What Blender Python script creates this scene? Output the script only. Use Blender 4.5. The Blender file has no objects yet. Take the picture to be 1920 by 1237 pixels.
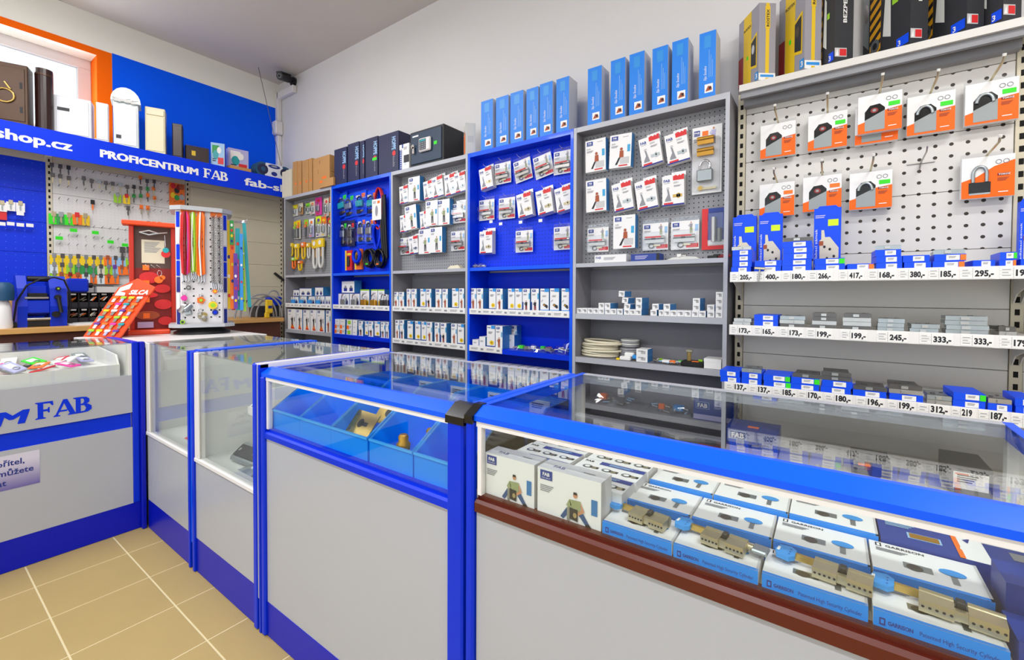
import bpy, math, random
from mathutils import Matrix, Vector, Euler
rnd = random.Random(7)
S = bpy.context.scene
COL = S.collection

# ---------------------------------------------------------------- camera
YAW, PIT, ROL = [math.radians(a) for a in (35.547, 1.1228, 0.2446)]
FPX, CX, CY, CAMH = 834.7, 960., 567.27, 1.345

def _axes():
    cr, sr = math.cos(ROL), math.sin(ROL)
    f = Vector((-math.sin(YAW)*math.cos(PIT), math.cos(YAW)*math.cos(PIT), -math.sin(PIT)))
    r = Vector((math.cos(YAW), math.sin(YAW), 0.))
    u = r.cross(f)
    return cr*r + sr*u, cr*u - sr*r, f
AR, AU, AF = _axes()
cam_d = bpy.data.cameras.new('camera'); cam = bpy.data.objects.new('camera', cam_d); COL.objects.link(cam)
cam_d.sensor_width = 36.; cam_d.lens = FPX/1920.*36.
cam_d.shift_y = -(618.5-CY)/1920.; cam_d.clip_start = .02; cam_d.clip_end = 100
m = Matrix((AR, AU, -AF)).transposed().to_4x4(); m.translation = (0, 0, CAMH); cam.matrix_world = m
S.camera = cam

# ---------------------------------------------------------------- world, lights, exposure
S.view_settings.view_transform = 'Standard'; S.view_settings.look = 'None'
S.view_settings.exposure = -0.82; S.view_settings.gamma = 1.0; S.view_settings.use_curve_mapping = False
W = bpy.data.worlds.new('World'); S.world = W; W.use_nodes = True
W.node_tree.nodes['Background'].inputs[0].default_value = (.86, .93, 1., 1)
W.node_tree.nodes['Background'].inputs[1].default_value = 2.6

def area(name, loc, target, sx, sy, power, col):
    d = bpy.data.lights.new(name, 'AREA'); d.shape = 'RECTANGLE'; d.size = sx; d.size_y = sy; d.energy = power; d.color = col
    o = bpy.data.objects.new(name, d); COL.objects.link(o); o.location = loc
    o.rotation_euler = (Vector(target)-Vector(loc)).to_track_quat('-Z', 'Y').to_euler()
    return o
# daylight through the shop-front windows behind the camera and the high window on the left
area('shopfront_daylight', (-1.3, -3.02, 1.75), (-1.3, 3, 1.5), 6.2, 2.5, 46, (.96, .98, 1.))
area('side_fill', (3.12, -.6, 1.8), (-3, .6, 1.4), 3.2, 2.2, 18, (.96, .98, 1.))  # unseen fill lamp in front of the closed right wall, no window there
area('left_window_daylight', (-5.5, -.25, 3.0), (0, .2, 1.2), 2.3, .8, 75, (.93, .97, 1.))
# ceiling fluorescent fittings of the shop (the fittings themselves are built further down)
LAMPS = [(-2.9, -.95), (-.6, -.95), (1.5, -.95), (-3.3, .55), (1.2, .9)]
for i, (lx, ly) in enumerate(LAMPS):
    area('tube_light', (lx, ly, 3.70), (lx, ly, 0), 1.2, .22, 74, (.98, .985, 1.))

# ---------------------------------------------------------------- photo pixel -> point on a known plane
def ray(x, y):
    return AR*((x-CX)/FPX) - AU*((y-CY)/FPX) + AF
def PY(x, y, Y): v = ray(x, y); t = Y/v.y; return Vector((v.x*t, Y, CAMH+v.z*t))
def PX(x, y, X): v = ray(x, y); t = X/v.x; return Vector((X, v.y*t, CAMH+v.z*t))
def PZ(x, y, Z): v = ray(x, y); t = (Z-CAMH)/v.z; return Vector((v.x*t, v.y*t, Z))

# ---------------------------------------------------------------- materials
def lin(h):
    h = h.lstrip('#'); c = [int(h[i:i+2], 16)/255. for i in (0, 2, 4)]
    return tuple(x/12.92 if x <= .04045 else ((x+.055)/1.055)**2.4 for x in c)+(1.,)
MATS = {}
SPEC = {}
def spec(name, col, rough=.5, metal=0., noise=0., nscale=8., bump=0., bscale=60., emit=0., spec_=.5, coat=0.):
    SPEC[name] = (col, rough, metal, noise, nscale, bump, bscale, emit, spec_, coat)
def M(name):
    if name in MATS: return MATS[name]
    col, rough, metal, noise, nscale, bump, bscale, emit, sp, coat = SPEC[name]
    mt = bpy.data.materials.new(name); mt.use_nodes = True; nt = mt.node_tree; b = nt.nodes['Principled BSDF']
    c = lin(col)
    b.inputs['Base Color'].default_value = c; b.inputs['Roughness'].default_value = rough; b.inputs['Metallic'].default_value = metal
    b.inputs['Specular IOR Level'].default_value = sp; b.inputs['Coat Weight'].default_value = coat
    if emit: b.inputs['Emission Color'].default_value = c; b.inputs['Emission Strength'].default_value = emit
    mt.diffuse_color = c
    if noise or bump:
        tc = nt.nodes.new('ShaderNodeTexCoord')
    if noise:
        n = nt.nodes.new('ShaderNodeTexNoise'); n.inputs['Scale'].default_value = nscale; n.inputs['Detail'].default_value = 5
        nt.links.new(tc.outputs['Object'], n.inputs['Vector'])
        mx = nt.nodes.new('ShaderNodeMix'); mx.data_type = 'RGBA'
        mx.inputs['A'].default_value = tuple(x*(1-noise) for x in c[:3])+(1,); mx.inputs['B'].default_value = tuple(min(1, x*(1+noise)) for x in c[:3])+(1,)
        nt.links.new(n.outputs['Fac'], mx.inputs['Factor']); nt.links.new(mx.outputs['Result'], b.inputs['Base Color'])
    if bump:
        n = nt.nodes.new('ShaderNodeTexNoise'); n.inputs['Scale'].default_value = bscale; n.inputs['Detail'].default_value = 3
        nt.links.new(tc.outputs['Object'], n.inputs['Vector'])
        bp = nt.nodes.new('ShaderNodeBump'); bp.inputs['Strength'].default_value = bump; bp.inputs['Distance'].default_value = .003
        nt.links.new(n.outputs['Fac'], bp.inputs['Height']); nt.links.new(bp.outputs['Normal'], b.inputs['Normal'])
    MATS[name] = mt
    return mt
def holes(name, base, pitch, rad, dark='#1c1a18', au='X', av='Z', rough=.45, ou=.5, ov=.5):
    """pegboard: a regular grid of dark round holes in object space"""
    mt = bpy.data.materials.new(name); mt.use_nodes = True; nt = mt.node_tree; b = nt.nodes['Principled BSDF']
    b.inputs['Roughness'].default_value = rough; b.inputs['Specular IOR Level'].default_value = .3
    tc = nt.nodes.new('ShaderNodeTexCoord'); sp = nt.nodes.new('ShaderNodeSeparateXYZ'); nt.links.new(tc.outputs['Object'], sp.inputs[0])
    def mth(op, a, bb=None):
        n = nt.nodes.new('ShaderNodeMath'); n.operation = op
        for i, v in enumerate((a, bb)):
            if v is None: continue
            if isinstance(v, (int, float)): n.inputs[i].default_value = v
            else: nt.links.new(v, n.inputs[i])
        return n.outputs[0]
    def cell(ax, off):
        f = mth('FRACT', mth('ADD', mth('DIVIDE', sp.outputs[ax], pitch), off+100.))
        d = mth('SUBTRACT', f, .5); return mth('MULTIPLY', d, d)
    d2 = mth('ADD', cell(au, ou), cell(av, ov))
    mask = mth('LESS_THAN', d2, (rad/pitch)**2)
    mx = nt.nodes.new('ShaderNodeMix'); mx.data_type = 'RGBA'
    mx.inputs['A'].default_value = lin(base); mx.inputs['B'].default_value = lin(dark)
    nt.links.new(mask, mx.inputs['Factor']); nt.links.new(mx.outputs['Result'], b.inputs['Base Color'])
    MATS[name] = mt
def glassmat(name, tint, boost=1.0, f0=.05):
    mt = bpy.data.materials.new(name); mt.use_nodes = True; nt = mt.node_tree
    for n in list(nt.nodes): nt.nodes.remove(n)
    out = nt.nodes.new('ShaderNodeOutputMaterial'); mix = nt.nodes.new('ShaderNodeMixShader')
    tr = nt.nodes.new('ShaderNodeBsdfTransparent'); tr.inputs[0].default_value = tint
    gl = nt.nodes.new('ShaderNodeBsdfGlossy'); gl.inputs['Roughness'].default_value = .0
    g = nt.nodes.new('ShaderNodeNewGeometry'); vm = nt.nodes.new('ShaderNodeVectorMath'); vm.operation = 'DOT_PRODUCT'
    nt.links.new(g.outputs['Normal'], vm.inputs[0]); nt.links.new(g.outputs['Incoming'], vm.inputs[1])
    def mth(op, a, bb=None):
        n = nt.nodes.new('ShaderNodeMath'); n.operation = op
        for i, v in enumerate((a, bb)):
            if v is None: continue
            if isinstance(v, (int, float)): n.inputs[i].default_value = v
            else: nt.links.new(v, n.inputs[i])
        return n.outputs[0]
    c = mth('ABSOLUTE', vm.outputs['Value'])
    fr = mth('MULTIPLY', mth('ADD', mth('MULTIPLY', mth('POWER', mth('SUBTRACT', 1., c), 5.), 1-f0), f0), boost)
    nt.links.new(mth('MINIMUM', fr, 1.), mix.inputs[0]); nt.links.new(tr.outputs[0], mix.inputs[1]); nt.links.new(gl.outputs[0], mix.inputs[2])
    nt.links.new(mix.outputs[0], out.inputs[0]); MATS[name] = mt
glassmat('glass', (.965, .985, .975, 1), 1.0, .045)
glassmat('clear_plastic', (.97, .975, .985, 1), 1.2, .06)
for n_, a in {
  'wall_paint': ('#dcd9d7', .85, 0, .025, 3, .12, 90), 'ceiling_paint': ('#d2cbc6', .9, 0, .03, 2.5, .2, 70),
  'blue_paint': ('#005cff', .8, 0, .03, 5, .1, 90, 0, .15), 'orange_paint': ('#ff6a00', .75, 0, .03, 5, .1, 90, 0, .15), 'wall_upper': ('#f4f3ea', .85, 0, .03, 3, .12, 90),
  'tile': ('#ad955e', .5, 0, .07, 5, .05, 80), 'grout': ('#d8c9a0', .9), 'pvc_white': ('#e8e4e2', .35),
  'blue_lam': ('#0034dc', .42, 0, .03, 6, 0, 60, 0, .22), 'blue_metal': ('#0030d2', .35, 0, .02, 6, 0, 60, 0, .25), 'blue_rail': ('#0058f4', .28, 0, .02, 4, 0, 60, 0, .3, .1), 'blue_dark': ('#0014b4', .35, 0, .03, 6, 0, 60, 0, .3),
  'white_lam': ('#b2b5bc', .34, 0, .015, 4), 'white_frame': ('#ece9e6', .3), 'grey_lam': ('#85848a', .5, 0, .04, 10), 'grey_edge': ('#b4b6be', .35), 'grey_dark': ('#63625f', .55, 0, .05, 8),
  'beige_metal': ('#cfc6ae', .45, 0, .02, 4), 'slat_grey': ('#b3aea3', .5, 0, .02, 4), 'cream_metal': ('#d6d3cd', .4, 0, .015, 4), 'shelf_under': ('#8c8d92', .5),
  'brown_rail': ('#58190a', .32, 0, .15, 20), 'black': ('#131315', .45), 'black_gloss': ('#0c0c0e', .18), 'charcoal': ('#2b2c31', .5), 'dark_slot': ('#0c0b09', .9),
  'wood': ('#d3a15c', .45, 0, .12, 9), 'wood_dark': ('#5a3020', .6, 0, .1, 9), 'card_brown': ('#bf8f57', .75, 0, .06, 12), 'card_dark': ('#8a5f36', .8),
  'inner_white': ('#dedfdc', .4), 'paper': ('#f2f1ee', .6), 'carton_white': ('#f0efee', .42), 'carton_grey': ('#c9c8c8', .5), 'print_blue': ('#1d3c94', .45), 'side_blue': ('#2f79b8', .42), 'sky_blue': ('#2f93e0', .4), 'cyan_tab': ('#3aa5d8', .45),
  'red': ('#d8262a', .45), 'dark_red': ('#8c1a16', .5), 'orange': ('#f5761e', .5), 'fluo_orange': ('#ff7a1f', .55), 'fluo_green': ('#33e01c', .55), 'yellow': ('#f3cf1a', .5), 'fluo_yellow': ('#d8f018', .5), 'pink': ('#f03aa8', .4), 'purple': ('#6a3aa0', .45), 'teal': ('#18a0a8', .4), 'green': ('#2f9a48', .5), 'lime': ('#9cd42a', .5),
  'ink': ('#16161f', .5), 'ink_blue': ('#1a2c86', .5), 'ink_grey': ('#8f9096', .6), 'skin': ('#c98f6c', .6), 'khaki': ('#9aa274', .6), 'denim': ('#2d5486', .6), 'rust': ('#a9532e', .6),
  'steel': ('#b9b8b4', .3, .9, .05, 30), 'zinc': ('#a8b0b2', .35, .85, .12, 30), 'brass': ('#c9a860', .3, .9, .05, 30), 'nickel': ('#c8bd9c', .28, .85, .05, 30), 'chrome': ('#d8d8da', .12, 1.), 'dark_steel': ('#6c6a68', .4, .85, .15, 30),
  'gold': ('#c89434', .35, .7), 'bronze_box': ('#4d3423', .38, .25, .06, 12), 'mail_white': ('#e4e6ec', .3), 'mail_cream': ('#e8dfb8', .35), 'bubble': ('#dfeaea', .2), 'maroon': ('#2c1512', .35),
  'safe_black': ('#1d1f24', .5, 0, .2, 60, .2, 150), 'safe_front': ('#22384f', .45, 0, .2, 60, .2, 150), 'navy': ('#1d2148', .45, 0, .05, 10), 'slim_blue': ('#2f86e8', .4, 0, .04, 6, 0, 60, 0, .3), 'pale_blue': ('#9cc4e8', .45),
  'bin_blue': ('#0090ff', .38, 0, .02, 6, 0, 60, 0, .3), 'bin_rim': ('#3fb0ff', .35), 'pack_blue': ('#0a4fee', .4, 0, 0, 8, 0, 60, 0, .3), 'grs_blue': ('#0a8cf0', .35, 0, 0, 8, 0, 60, 0, .3), 'tok_orange': ('#ff6a08', .42, 0, 0, 8, 0, 60, 0, .3), 'lock_grey': ('#9aa0a0', .45), 'cream': ('#ded6bc', .6), 'wire_grey': ('#9a9a9e', .6),
  'stand_white': ('#e6e3e4', .4), 'stand_grey': ('#b6b9bd', .4), 'silca_red': ('#ee4a14', .4), 'cab_red': ('#c42a16', .4), 'brown_board': ('#5a4640', .6), 'machine_blue': ('#0c34cc', .4, 0, .06, 8, 0, 60, 0, .35), 'lamp_emit': ('#fff6e4', .4, 0, 0, 8, 0, 60, 3.),
  'banner_blue': ('#0038e4', .5, 0, .02, 4, 0, 60, 0, .2), 'speaker_blue': ('#1c4f74', .5), 'tape_yellow': ('#e8c11c', .45), 'hazard': ('#e2a21a', .45), 'lilac': ('#b9b6e0', .4), 'grey_pack': ('#9b98a0', .45), 'window_frame': ('#dcd4d4', .4), 'sticker': ('#b3b0d6', .4), 'dirty_white': ('#d8d8d2', .6), 'strip_white': ('#eceae8', .35),
}.items(): spec(n_, *a)
holes('peg_grey', '#96979b', .025, .0034, '#2a2a2c'); holes('peg_blue', '#0038e6', .025, .0030, '#06185c')
holes('peg_white', '#d8d5d0', .05, .0072, '#3a342c', ov=0.); holes('peg_stand', '#e3e1e2', .048, .0058, '#26262a')
holes('peg_left_white', '#dedcda', .025, .0018, '#a8a29c', au='Y'); holes('peg_left_blue', '#0034dc', .05, .003, '#4a6ce8', au='Y')
glassmat('window_glass', (.97, .99, 1, 1), 1., .04)

# sticker with a vertical fade, printed
def fade(name, c0, c1, z0, z1):
    mt = bpy.data.materials.new(name); mt.use_nodes = True; nt = mt.node_tree; b = nt.nodes['Principled BSDF']; b.inputs['Roughness'].default_value = .35
    tc = nt.nodes.new('ShaderNodeTexCoord'); sp = nt.nodes.new('ShaderNodeSeparateXYZ'); nt.links.new(tc.outputs['Object'], sp.inputs[0])
    mr = nt.nodes.new('ShaderNodeMapRange'); mr.inputs[1].default_value = z0; mr.inputs[2].default_value = z1; nt.links.new(sp.outputs['Z'], mr.inputs[0])
    mx = nt.nodes.new('ShaderNodeMix'); mx.data_type = 'RGBA'; mx.inputs['A'].default_value = lin(c0); mx.inputs['B'].default_value = lin(c1)
    nt.links.new(mr.outputs[0], mx.inputs['Factor']); nt.links.new(mx.outputs['Result'], b.inputs['Base Color']); MATS[name] = mt
fade('sticker_print', '#6f66a8', '#d6d2e2', .40, .53)
# ---------------------------------------------------------------- mesh builder
_TXT = {}
def txt2d(s, bold=0., shear=0.):
    k = (s, bold, shear)
    if k in _TXT: return _TXT[k]
    c = bpy.data.curves.new('t', 'FONT'); c.body = s; c.size = 1.; c.resolution_u = 2; c.offset = bold; c.shear = shear
    o = bpy.data.objects.new('t', c); me = o.to_mesh()
    V = [(v.co.x, v.co.y) for v in me.vertices]; Fc = [tuple(p.vertices) for p in me.polygons]
    o.to_mesh_clear(); bpy.data.objects.remove(o); bpy.data.curves.remove(c)
    if V:
        x0 = min(v[0] for v in V); x1 = max(v[0] for v in V); y0 = min(v[1] for v in V); y1 = max(v[1] for v in V)
    else: x0 = x1 = y0 = y1 = 0
    _TXT[k] = (V, Fc, x0, x1, y0, y1)
    return _TXT[k]
class MB:
    def __init__(s): s.v = []; s.f = []; s.m = []; s.sm = []; s.mats = []; s.T = Matrix.Identity(4)
    def mi(s, n):
        if n not in s.mats: s.mats.append(n)
        return s.mats.index(n)
    def add(s, vs, fs, mat, smooth=False):
        o = len(s.v); s.v += [tuple(s.T @ Vector(p)) for p in vs]; k = s.mi(mat)
        for f in fs: s.f.append(tuple(i+o for i in f)); s.m.append(k); s.sm.append(smooth)
        return s
    def box(s, x0, x1, y0, y1, z0, z1, mat, top=None, front=None, right=None):
        vs = [(x0,y0,z0),(x1,y0,z0),(x1,y1,z0),(x0,y1,z0),(x0,y0,z1),(x1,y0,z1),(x1,y1,z1),(x0,y1,z1)]
        for f, mm in (((0,3,2,1),mat),((4,5,6,7),top or mat),((0,1,5,4),front or mat),((1,2,6,5),right or mat),((2,3,7,6),mat),((3,0,4,7),mat)):
            s.add(vs, [f], mm)
        return s
    def cbox(s, x0, x1, y0, y1, z0, z1, c, mat):
        """box with chamfered edges"""
        import itertools
        vs = []; idx = {}
        X = (x0, x1); Y = (y0, y1); Z = (z0, z1)
        for i, j, k in itertools.product((0, 1), repeat=3):
            sx, sy, sz = (1-2*i), (1-2*j), (1-2*k)
            for a in range(3):
                p = [X[i]+sx*c, Y[j]+sy*c, Z[k]+sz*c]; p[a] = (X[i], Y[j], Z[k])[a]
                idx[i, j, k, a] = len(vs); vs.append(tuple(p))
        fs = []
        q = [(0,0),(1,0),(1,1),(0,1)]
        for a in range(3):
            for e in (0, 1):
                f = []
                for u, w in q:
                    t = [u, w]; t.insert(a, e); f.append(idx[t[0], t[1], t[2], a])
                fs.append(tuple(f))
        for a, b in ((0,1),(0,2),(1,2)):
            o = 3-a-b
            for ea in (0,1):
                for eb in (0,1):
                    t0 = [0,0,0]; t0[a] = ea; t0[b] = eb; t1 = list(t0); t1[o] = 1
                    fs.append((idx[(*t0, a)], idx[(*t0, b)], idx[(*t1, b)], idx[(*t1, a)]))
        for i, j, k in itertools.product((0, 1), repeat=3): fs.append((idx[i,j,k,0], idx[i,j,k,1], idx[i,j,k,2]))
        return s.add(vs, fs, mat)
    def prism(s, pts, axis, a, b, mat, capmat=None):
        """extrude a 2-D outline along axis (0,1,2); outline given in the two other axes in order"""
        n = len(pts); vs = []
        for t in (a, b):
            for p in pts:
                q = list(p); q.insert(axis, t); vs.append(tuple(q))
        s.add(vs, [(i, (i+1) % n, n+(i+1) % n, n+i) for i in range(n)], mat)
        s.add(vs, [tuple(range(n)), tuple(range(2*n-1, n-1, -1))], capmat or mat)
        return s
    def cyl(s, p0, p1, r0, mat, r1=None, n=12, smooth=True, caps=True):
        p0 = Vector(p0); p1 = Vector(p1); r1 = r0 if r1 is None else r1
        d = (p1-p0).normalized(); u = d.orthogonal().normalized(); w = d.cross(u); vs = []
        for p, r in ((p0, r0), (p1, r1)):
            for i in range(n): a = 2*math.pi*i/n; vs.append(tuple(p+u*(r*math.cos(a))+w*(r*math.sin(a))))
        s.add(vs, [(i, (i+1) % n, n+(i+1) % n, n+i) for i in range(n)], mat, smooth)
        if caps: s.add(vs, [tuple(range(n-1, -1, -1)), tuple(range(n, 2*n))], mat)
        return s
    def tube(s, pts, r, mat, n=6, closed=False):
        P = [Vector(p) for p in pts]; N = len(P); vs = []; u = None
        for i, p in enumerate(P):
            a = P[i-1] if (i or closed) else p; b = P[(i+1) % N] if (i < N-1 or closed) else p
            d = (b-a).normalized()
            u = d.orthogonal().normalized() if u is None else (u-d*u.dot(d)).normalized()
            w = d.cross(u)
            for k in range(n): t = 2*math.pi*k/n; vs.append(tuple(p+u*(r*math.cos(t))+w*(r*math.sin(t))))
        fs = []
        for i in range(N if closed else N-1):
            j = (i+1) % N
            for k in range(n): fs.append((i*n+k, i*n+(k+1) % n, j*n+(k+1) % n, j*n+k))
        s.add(vs, fs, mat, True)
        if not closed: s.add(vs, [tuple(range(n-1, -1, -1)), tuple(range((N-1)*n, N*n))], mat)
        return s
    def lathe(s, prof, c, mat, n=16):
        """profile of (radius, z) turned about the vertical through c"""
        vs = []
        for r, z in prof:
            for i in range(n): a = 2*math.pi*i/n; vs.append((c[0]+r*math.cos(a), c[1]+r*math.sin(a), c[2]+z))
        fs = []
        for k in range(len(prof)-1):
            for i in range(n): fs.append((k*n+i, k*n+(i+1) % n, (k+1)*n+(i+1) % n, (k+1)*n+i))
        s.add(vs, fs, mat, True)
        s.add(vs, [tuple(range(n-1, -1, -1)), tuple(range((len(prof)-1)*n, len(prof)*n))], mat)
        return s
    # flat print on a face: a frame is (origin, U, V); points are (u, v), lift keeps layers apart
    def fr(s, o, U, V): s.F = (Vector(o), Vector(U), Vector(V), Vector(U).cross(Vector(V)).normalized()); return s
    def front(s, x=0, y=0, z=0): return s.fr((x, y, z), (1, 0, 0), (0, 0, 1))
    def up(s, x=0, y=0, z=0): return s.fr((x, y, z), (1, 0, 0), (0, 1, 0))
    def side(s, x=0, y=0, z=0): return s.fr((x, y, z), (0, 1, 0), (0, 0, 1))
    def P(s, pts, mat, lift=1):
        o, U, V, N = s.F
        return s.add([tuple(o+U*a+V*b+N*(.0005*lift)) for a, b in pts], [tuple(range(len(pts)))], mat)
    def R(s, u0, v0, u1, v1, mat, lift=1): return s.P([(u0, v0), (u1, v0), (u1, v1), (u0, v1)], mat, lift)
    def E(s, u, v, ru, rv, mat, lift=1, n=12): return s.P([(u+ru*math.cos(2*math.pi*i/n), v+rv*math.sin(2*math.pi*i/n)) for i in range(n)], mat, lift)
    def text(s, t, u, v, h, mat, lift=2, al='l', bold=0., shear=0., width=None, rot=0.):
        V2, Fc, x0, x1, y0, y1 = txt2d(t, bold)
        if not V2: return s
        k = h/max(1e-6, (txt2d('H', bold)[5]-txt2d('H', bold)[4])); kx = k if width is None else width/(x1-x0)
        off = {'l': x0, 'c': (x0+x1)/2, 'r': x1}[al]; o, U, V, N = s.F; ca, sa = math.cos(rot), math.sin(rot); vs = []
        for x, y in V2:
            a, b = (x-off)*kx+shear*y*k, y*k
            vs.append(tuple(o+U*(u+a*ca-b*sa)+V*(v+a*sa+b*ca)+N*(.0005*lift)))
        return s.add(vs, Fc, mat)
    def strong(s, t, u, v, h, mat, al, shear, width, d=.004):   # heavy lettering: three thin strikes side by side
        for i, dx in enumerate((-d, 0, d)):
            for dz in (0, d*.8): s.text(t, u+dx, v+dz, h-d*.8, mat, 2+.4*i+.2*(dz > 0), al, 0., shear, width-2*d)
        return s
    def lines(s, u, v, w, h, n, mat='ink_grey', lift=2):
        for i in range(n):
            b = v-h*i*1.9; s.R(u, b, u+w*(.65+.35*((i*7919+3) % 5)/4.), b+h, mat, lift)
        return s
    def mesh(s, name):
        me = bpy.data.meshes.new(name); me.from_pydata(s.v, [], s.f)
        for n in s.mats: me.materials.append(M(n))
        me.polygons.foreach_set('material_index', s.m); me.polygons.foreach_set('use_smooth', s.sm); me.update()
        return me
def link(name, me, parent=None, loc=(0, 0, 0), rot=(0, 0, 0), scale=None):
    if isinstance(me, MB): me = me.mesh(name)
    o = bpy.data.objects.new(name, me); COL.objects.link(o); o.location = loc; o.rotation_euler = rot
    if scale: o.scale = scale
    if parent is not None: o.parent = parent
    return o
def tag(o, label, cat, group=None):
    o['label'] = label; o['category'] = cat
    if group: o['group'] = group
    return o
def thing(name, label, cat, loc=(0, 0, 0), rz=0., group=None):
    o = bpy.data.objects.new(name, None); COL.objects.link(o); o.location = loc; o.rotation_euler = (0, 0, rz); o.empty_display_size = .05
    return tag(o, label, cat, group)
def struct(o): o['kind'] = 'structure'; return o
def dup(root, loc, rot=None, label=None, group=None):
    r = root.copy(); COL.objects.link(r); r.location = loc
    if rot is not None: r.rotation_euler = rot
    if label: r['label'] = label
    if group: r['group'] = group
    for ch in list(root.children):
        c = ch.copy(); COL.objects.link(c); c.parent = r
        for g in ch.children:
            d = g.copy(); COL.objects.link(d); d.parent = c
    return r
NUM = ['', 'second', 'third', 'fourth', 'fifth', 'sixth', 'seventh', 'eighth', 'ninth', 'tenth', 'eleventh', 'twelfth', 'thirteenth', 'fourteenth', 'fifteenth', 'sixteenth', 'seventeenth', 'eighteenth', 'nineteenth', 'twentieth', 'twenty-first', 'twenty-second', 'twenty-third', 'twenty-fourth']
def ordn(i, n):
    if n == 1: return 'only one'
    if i == 0: return 'leftmost'
    if i == n-1: return 'rightmost'
    return NUM[i]+' from left'
# small pictograms
def fig(mb, u, v, h, shirt='rust', legs='denim', lift=2):
    mb.E(u, v+h*.93, h*.055, h*.07, 'skin', lift)
    mb.P([(u-h*.1, v+h*.5), (u+h*.1, v+h*.5), (u+h*.13, v+h*.83), (u-h*.12, v+h*.84)], shirt, lift)
    mb.P([(u-h*.12, v+h*.83), (u-h*.24, v+h*.66), (u-h*.1, v+h*.56), (u-h*.09, v+h*.62), (u-h*.17, v+h*.67)], shirt, lift)
    mb.P([(u-h*.1, v), (u-h*.02, v), (u+.0, v+h*.5), (u-h*.1, v+h*.5)], legs, lift)
    mb.P([(u+h*.04, v), (u+h*.12, v), (u+h*.1, v+h*.5), (u, v+h*.5)], legs, lift)
def logo(mb, u, v, w, h, lift=2):
    mb.R(u, v, u+w, v+h, 'print_blue', lift); mb.text('FAB', u+w/2, v+h*.42, h*.38, 'paper', lift+1, 'c', .03)
    mb.text('ASSA ABLOY', u+w/2, v+h*.14, h*.13, 'paper', lift+1, 'c')
def lockpic(mb, u, v, w, mat='zinc', lift=3):
    mb.R(u-w*.5, v-w*.22, u+w*.5, v+w*.12, mat, lift); mb.E(u+w*.1, v-w*.05, w*.22, w*.3, mat, lift); mb.E(u+w*.1, v-w*.02, w*.09, w*.12, 'ink', lift+1)
# ================================================================ the room
XW, YW, ZC = -5.37, 2.73, 3.82
XE, YS = 3.2, -3.1
# floor: bedding slab + single tiles where the photo shows them
floor = struct(link('floor', MB().box(XW-.4, XE+.2, YS-.2, YW+.2, -.06, -.0014, 'grout')))
TP, TX0, TY0 = .3285, -2.600, .698
tile_me = {}
def tile_mesh(w, d):
    k = (round(w, 3), round(d, 3))
    if k not in tile_me:
        mb = MB(); g = .0032; c = .0008
        mb.add([(g,g,-.003),(w-g,g,-.003),(w-g,d-g,-.003),(g,d-g,-.003),(g,g,-c),(w-g,g,-c),(w-g,d-g,-c),(g,d-g,-c),(g+c,g+c,0),(w-g-c,g+c,0),(w-g-c,d-g-c,0),(g+c,d-g-c,0)],
               [(0,1,5,4),(1,2,6,5),(2,3,7,6),(3,0,4,7),(4,5,9,8),(5,6,10,9),(6,7,11,10),(7,4,8,11),(8,9,10,11)], 'tile')
        tile_me[k] = mb.mesh('tile')
    return tile_me[k]
for i in range(-8, 18):
    for j in range(-12, 7):
        x, y = TX0+i*TP, TY0+j*TP
        if not (XW-.2 < x < XE and YS-.3 < y < YW): continue
        if i < -3 or i > 6 or j > 1 or j < -5: continue
        link('tile', tile_mesh(TP, TP), floor, (x, y, 0))
# the rest of the floor (out of the frame or behind the counters) as larger slabs of the same ceramic
x_lo, x_hi = TX0-3*TP, TX0+7*TP; y_lo, y_hi = TY0-5*TP, TY0+2*TP
for nx, (a, b, c, d) in enumerate(((XW, x_lo, YS, YW), (x_hi, XE, YS, YW), (x_lo, x_hi, YS, y_lo), (x_lo, x_hi, y_hi, YW))):
    link('tile_field', MB().box(a+.002, b-.002, c+.002, d-.002, -.0013, 0, 'tile'), floor)
struct(link('ceiling', MB().box(XW-.3, XE+.2, YS-.2, YW+.2, ZC, ZC+.1, 'ceiling_paint')))
struct(link('wall_back', MB().box(XW-.3, XE+.2, YW, YW+.15, 0, ZC, 'wall_paint')))
# left wall with the high window
WY0, WY1, WZ0, WZ1 = -1.7, 1.112, 2.72, 3.464
mb = MB(); t = .3
mb.box(XW-t, XW, YS-.2, YW, 0, WZ0, 'wall_upper'); mb.box(XW-t, XW, YS-.2, YW, WZ1, ZC, 'wall_upper')
mb.box(XW-t, XW, YS-.2, WY0, WZ0, WZ1, 'wall_upper'); mb.box(XW-t, XW, WY1, YW, WZ0, WZ1, 'wall_upper')
wl = struct(link('wall_left', mb))
mb = MB(); e = .003
mb.box(XW, XW+e, 1.214, 2.695, 2.2, 3.527, 'blue_paint'); link('blue_paint_field', mb, wl)
mb = MB(); mb.box(XW, XW+e, WY0-.1, 1.212, WZ1, 3.522, 'orange_paint'); mb.box(XW, XW+e, WY1, 1.212, 2.2, WZ1, 'orange_paint')
mb.box(XW-.21, XW, WY1-.004, WY1-.0005, WZ0, WZ1, 'orange_paint'); link('orange_paint_band', mb, wl)
win = struct(bpy.data.objects.new('window_1', None)); COL.objects.link(win)
mb = MB(); fx0, fx1 = XW-.25, XW-.19
mb.cbox(fx0, fx1, WY0, WY1-.004, WZ1-.085, WZ1, .004, 'window_frame'); mb.cbox(fx0, fx1, WY0, WY1-.004, WZ0, WZ0+.07, .004, 'window_frame')
mb.cbox(fx0, fx1, WY1-.095, WY1-.004, WZ0+.07, WZ1-.085, .004, 'window_frame'); mb.cbox(fx0, fx1, WY0, WY0+.09, WZ0+.07, WZ1-.085, .004, 'window_frame')
mb.cbox(fx0, fx1, -.34, -.24, WZ0+.07, WZ1-.085, .004, 'window_frame'); link('window_frame', mb, win)
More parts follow.
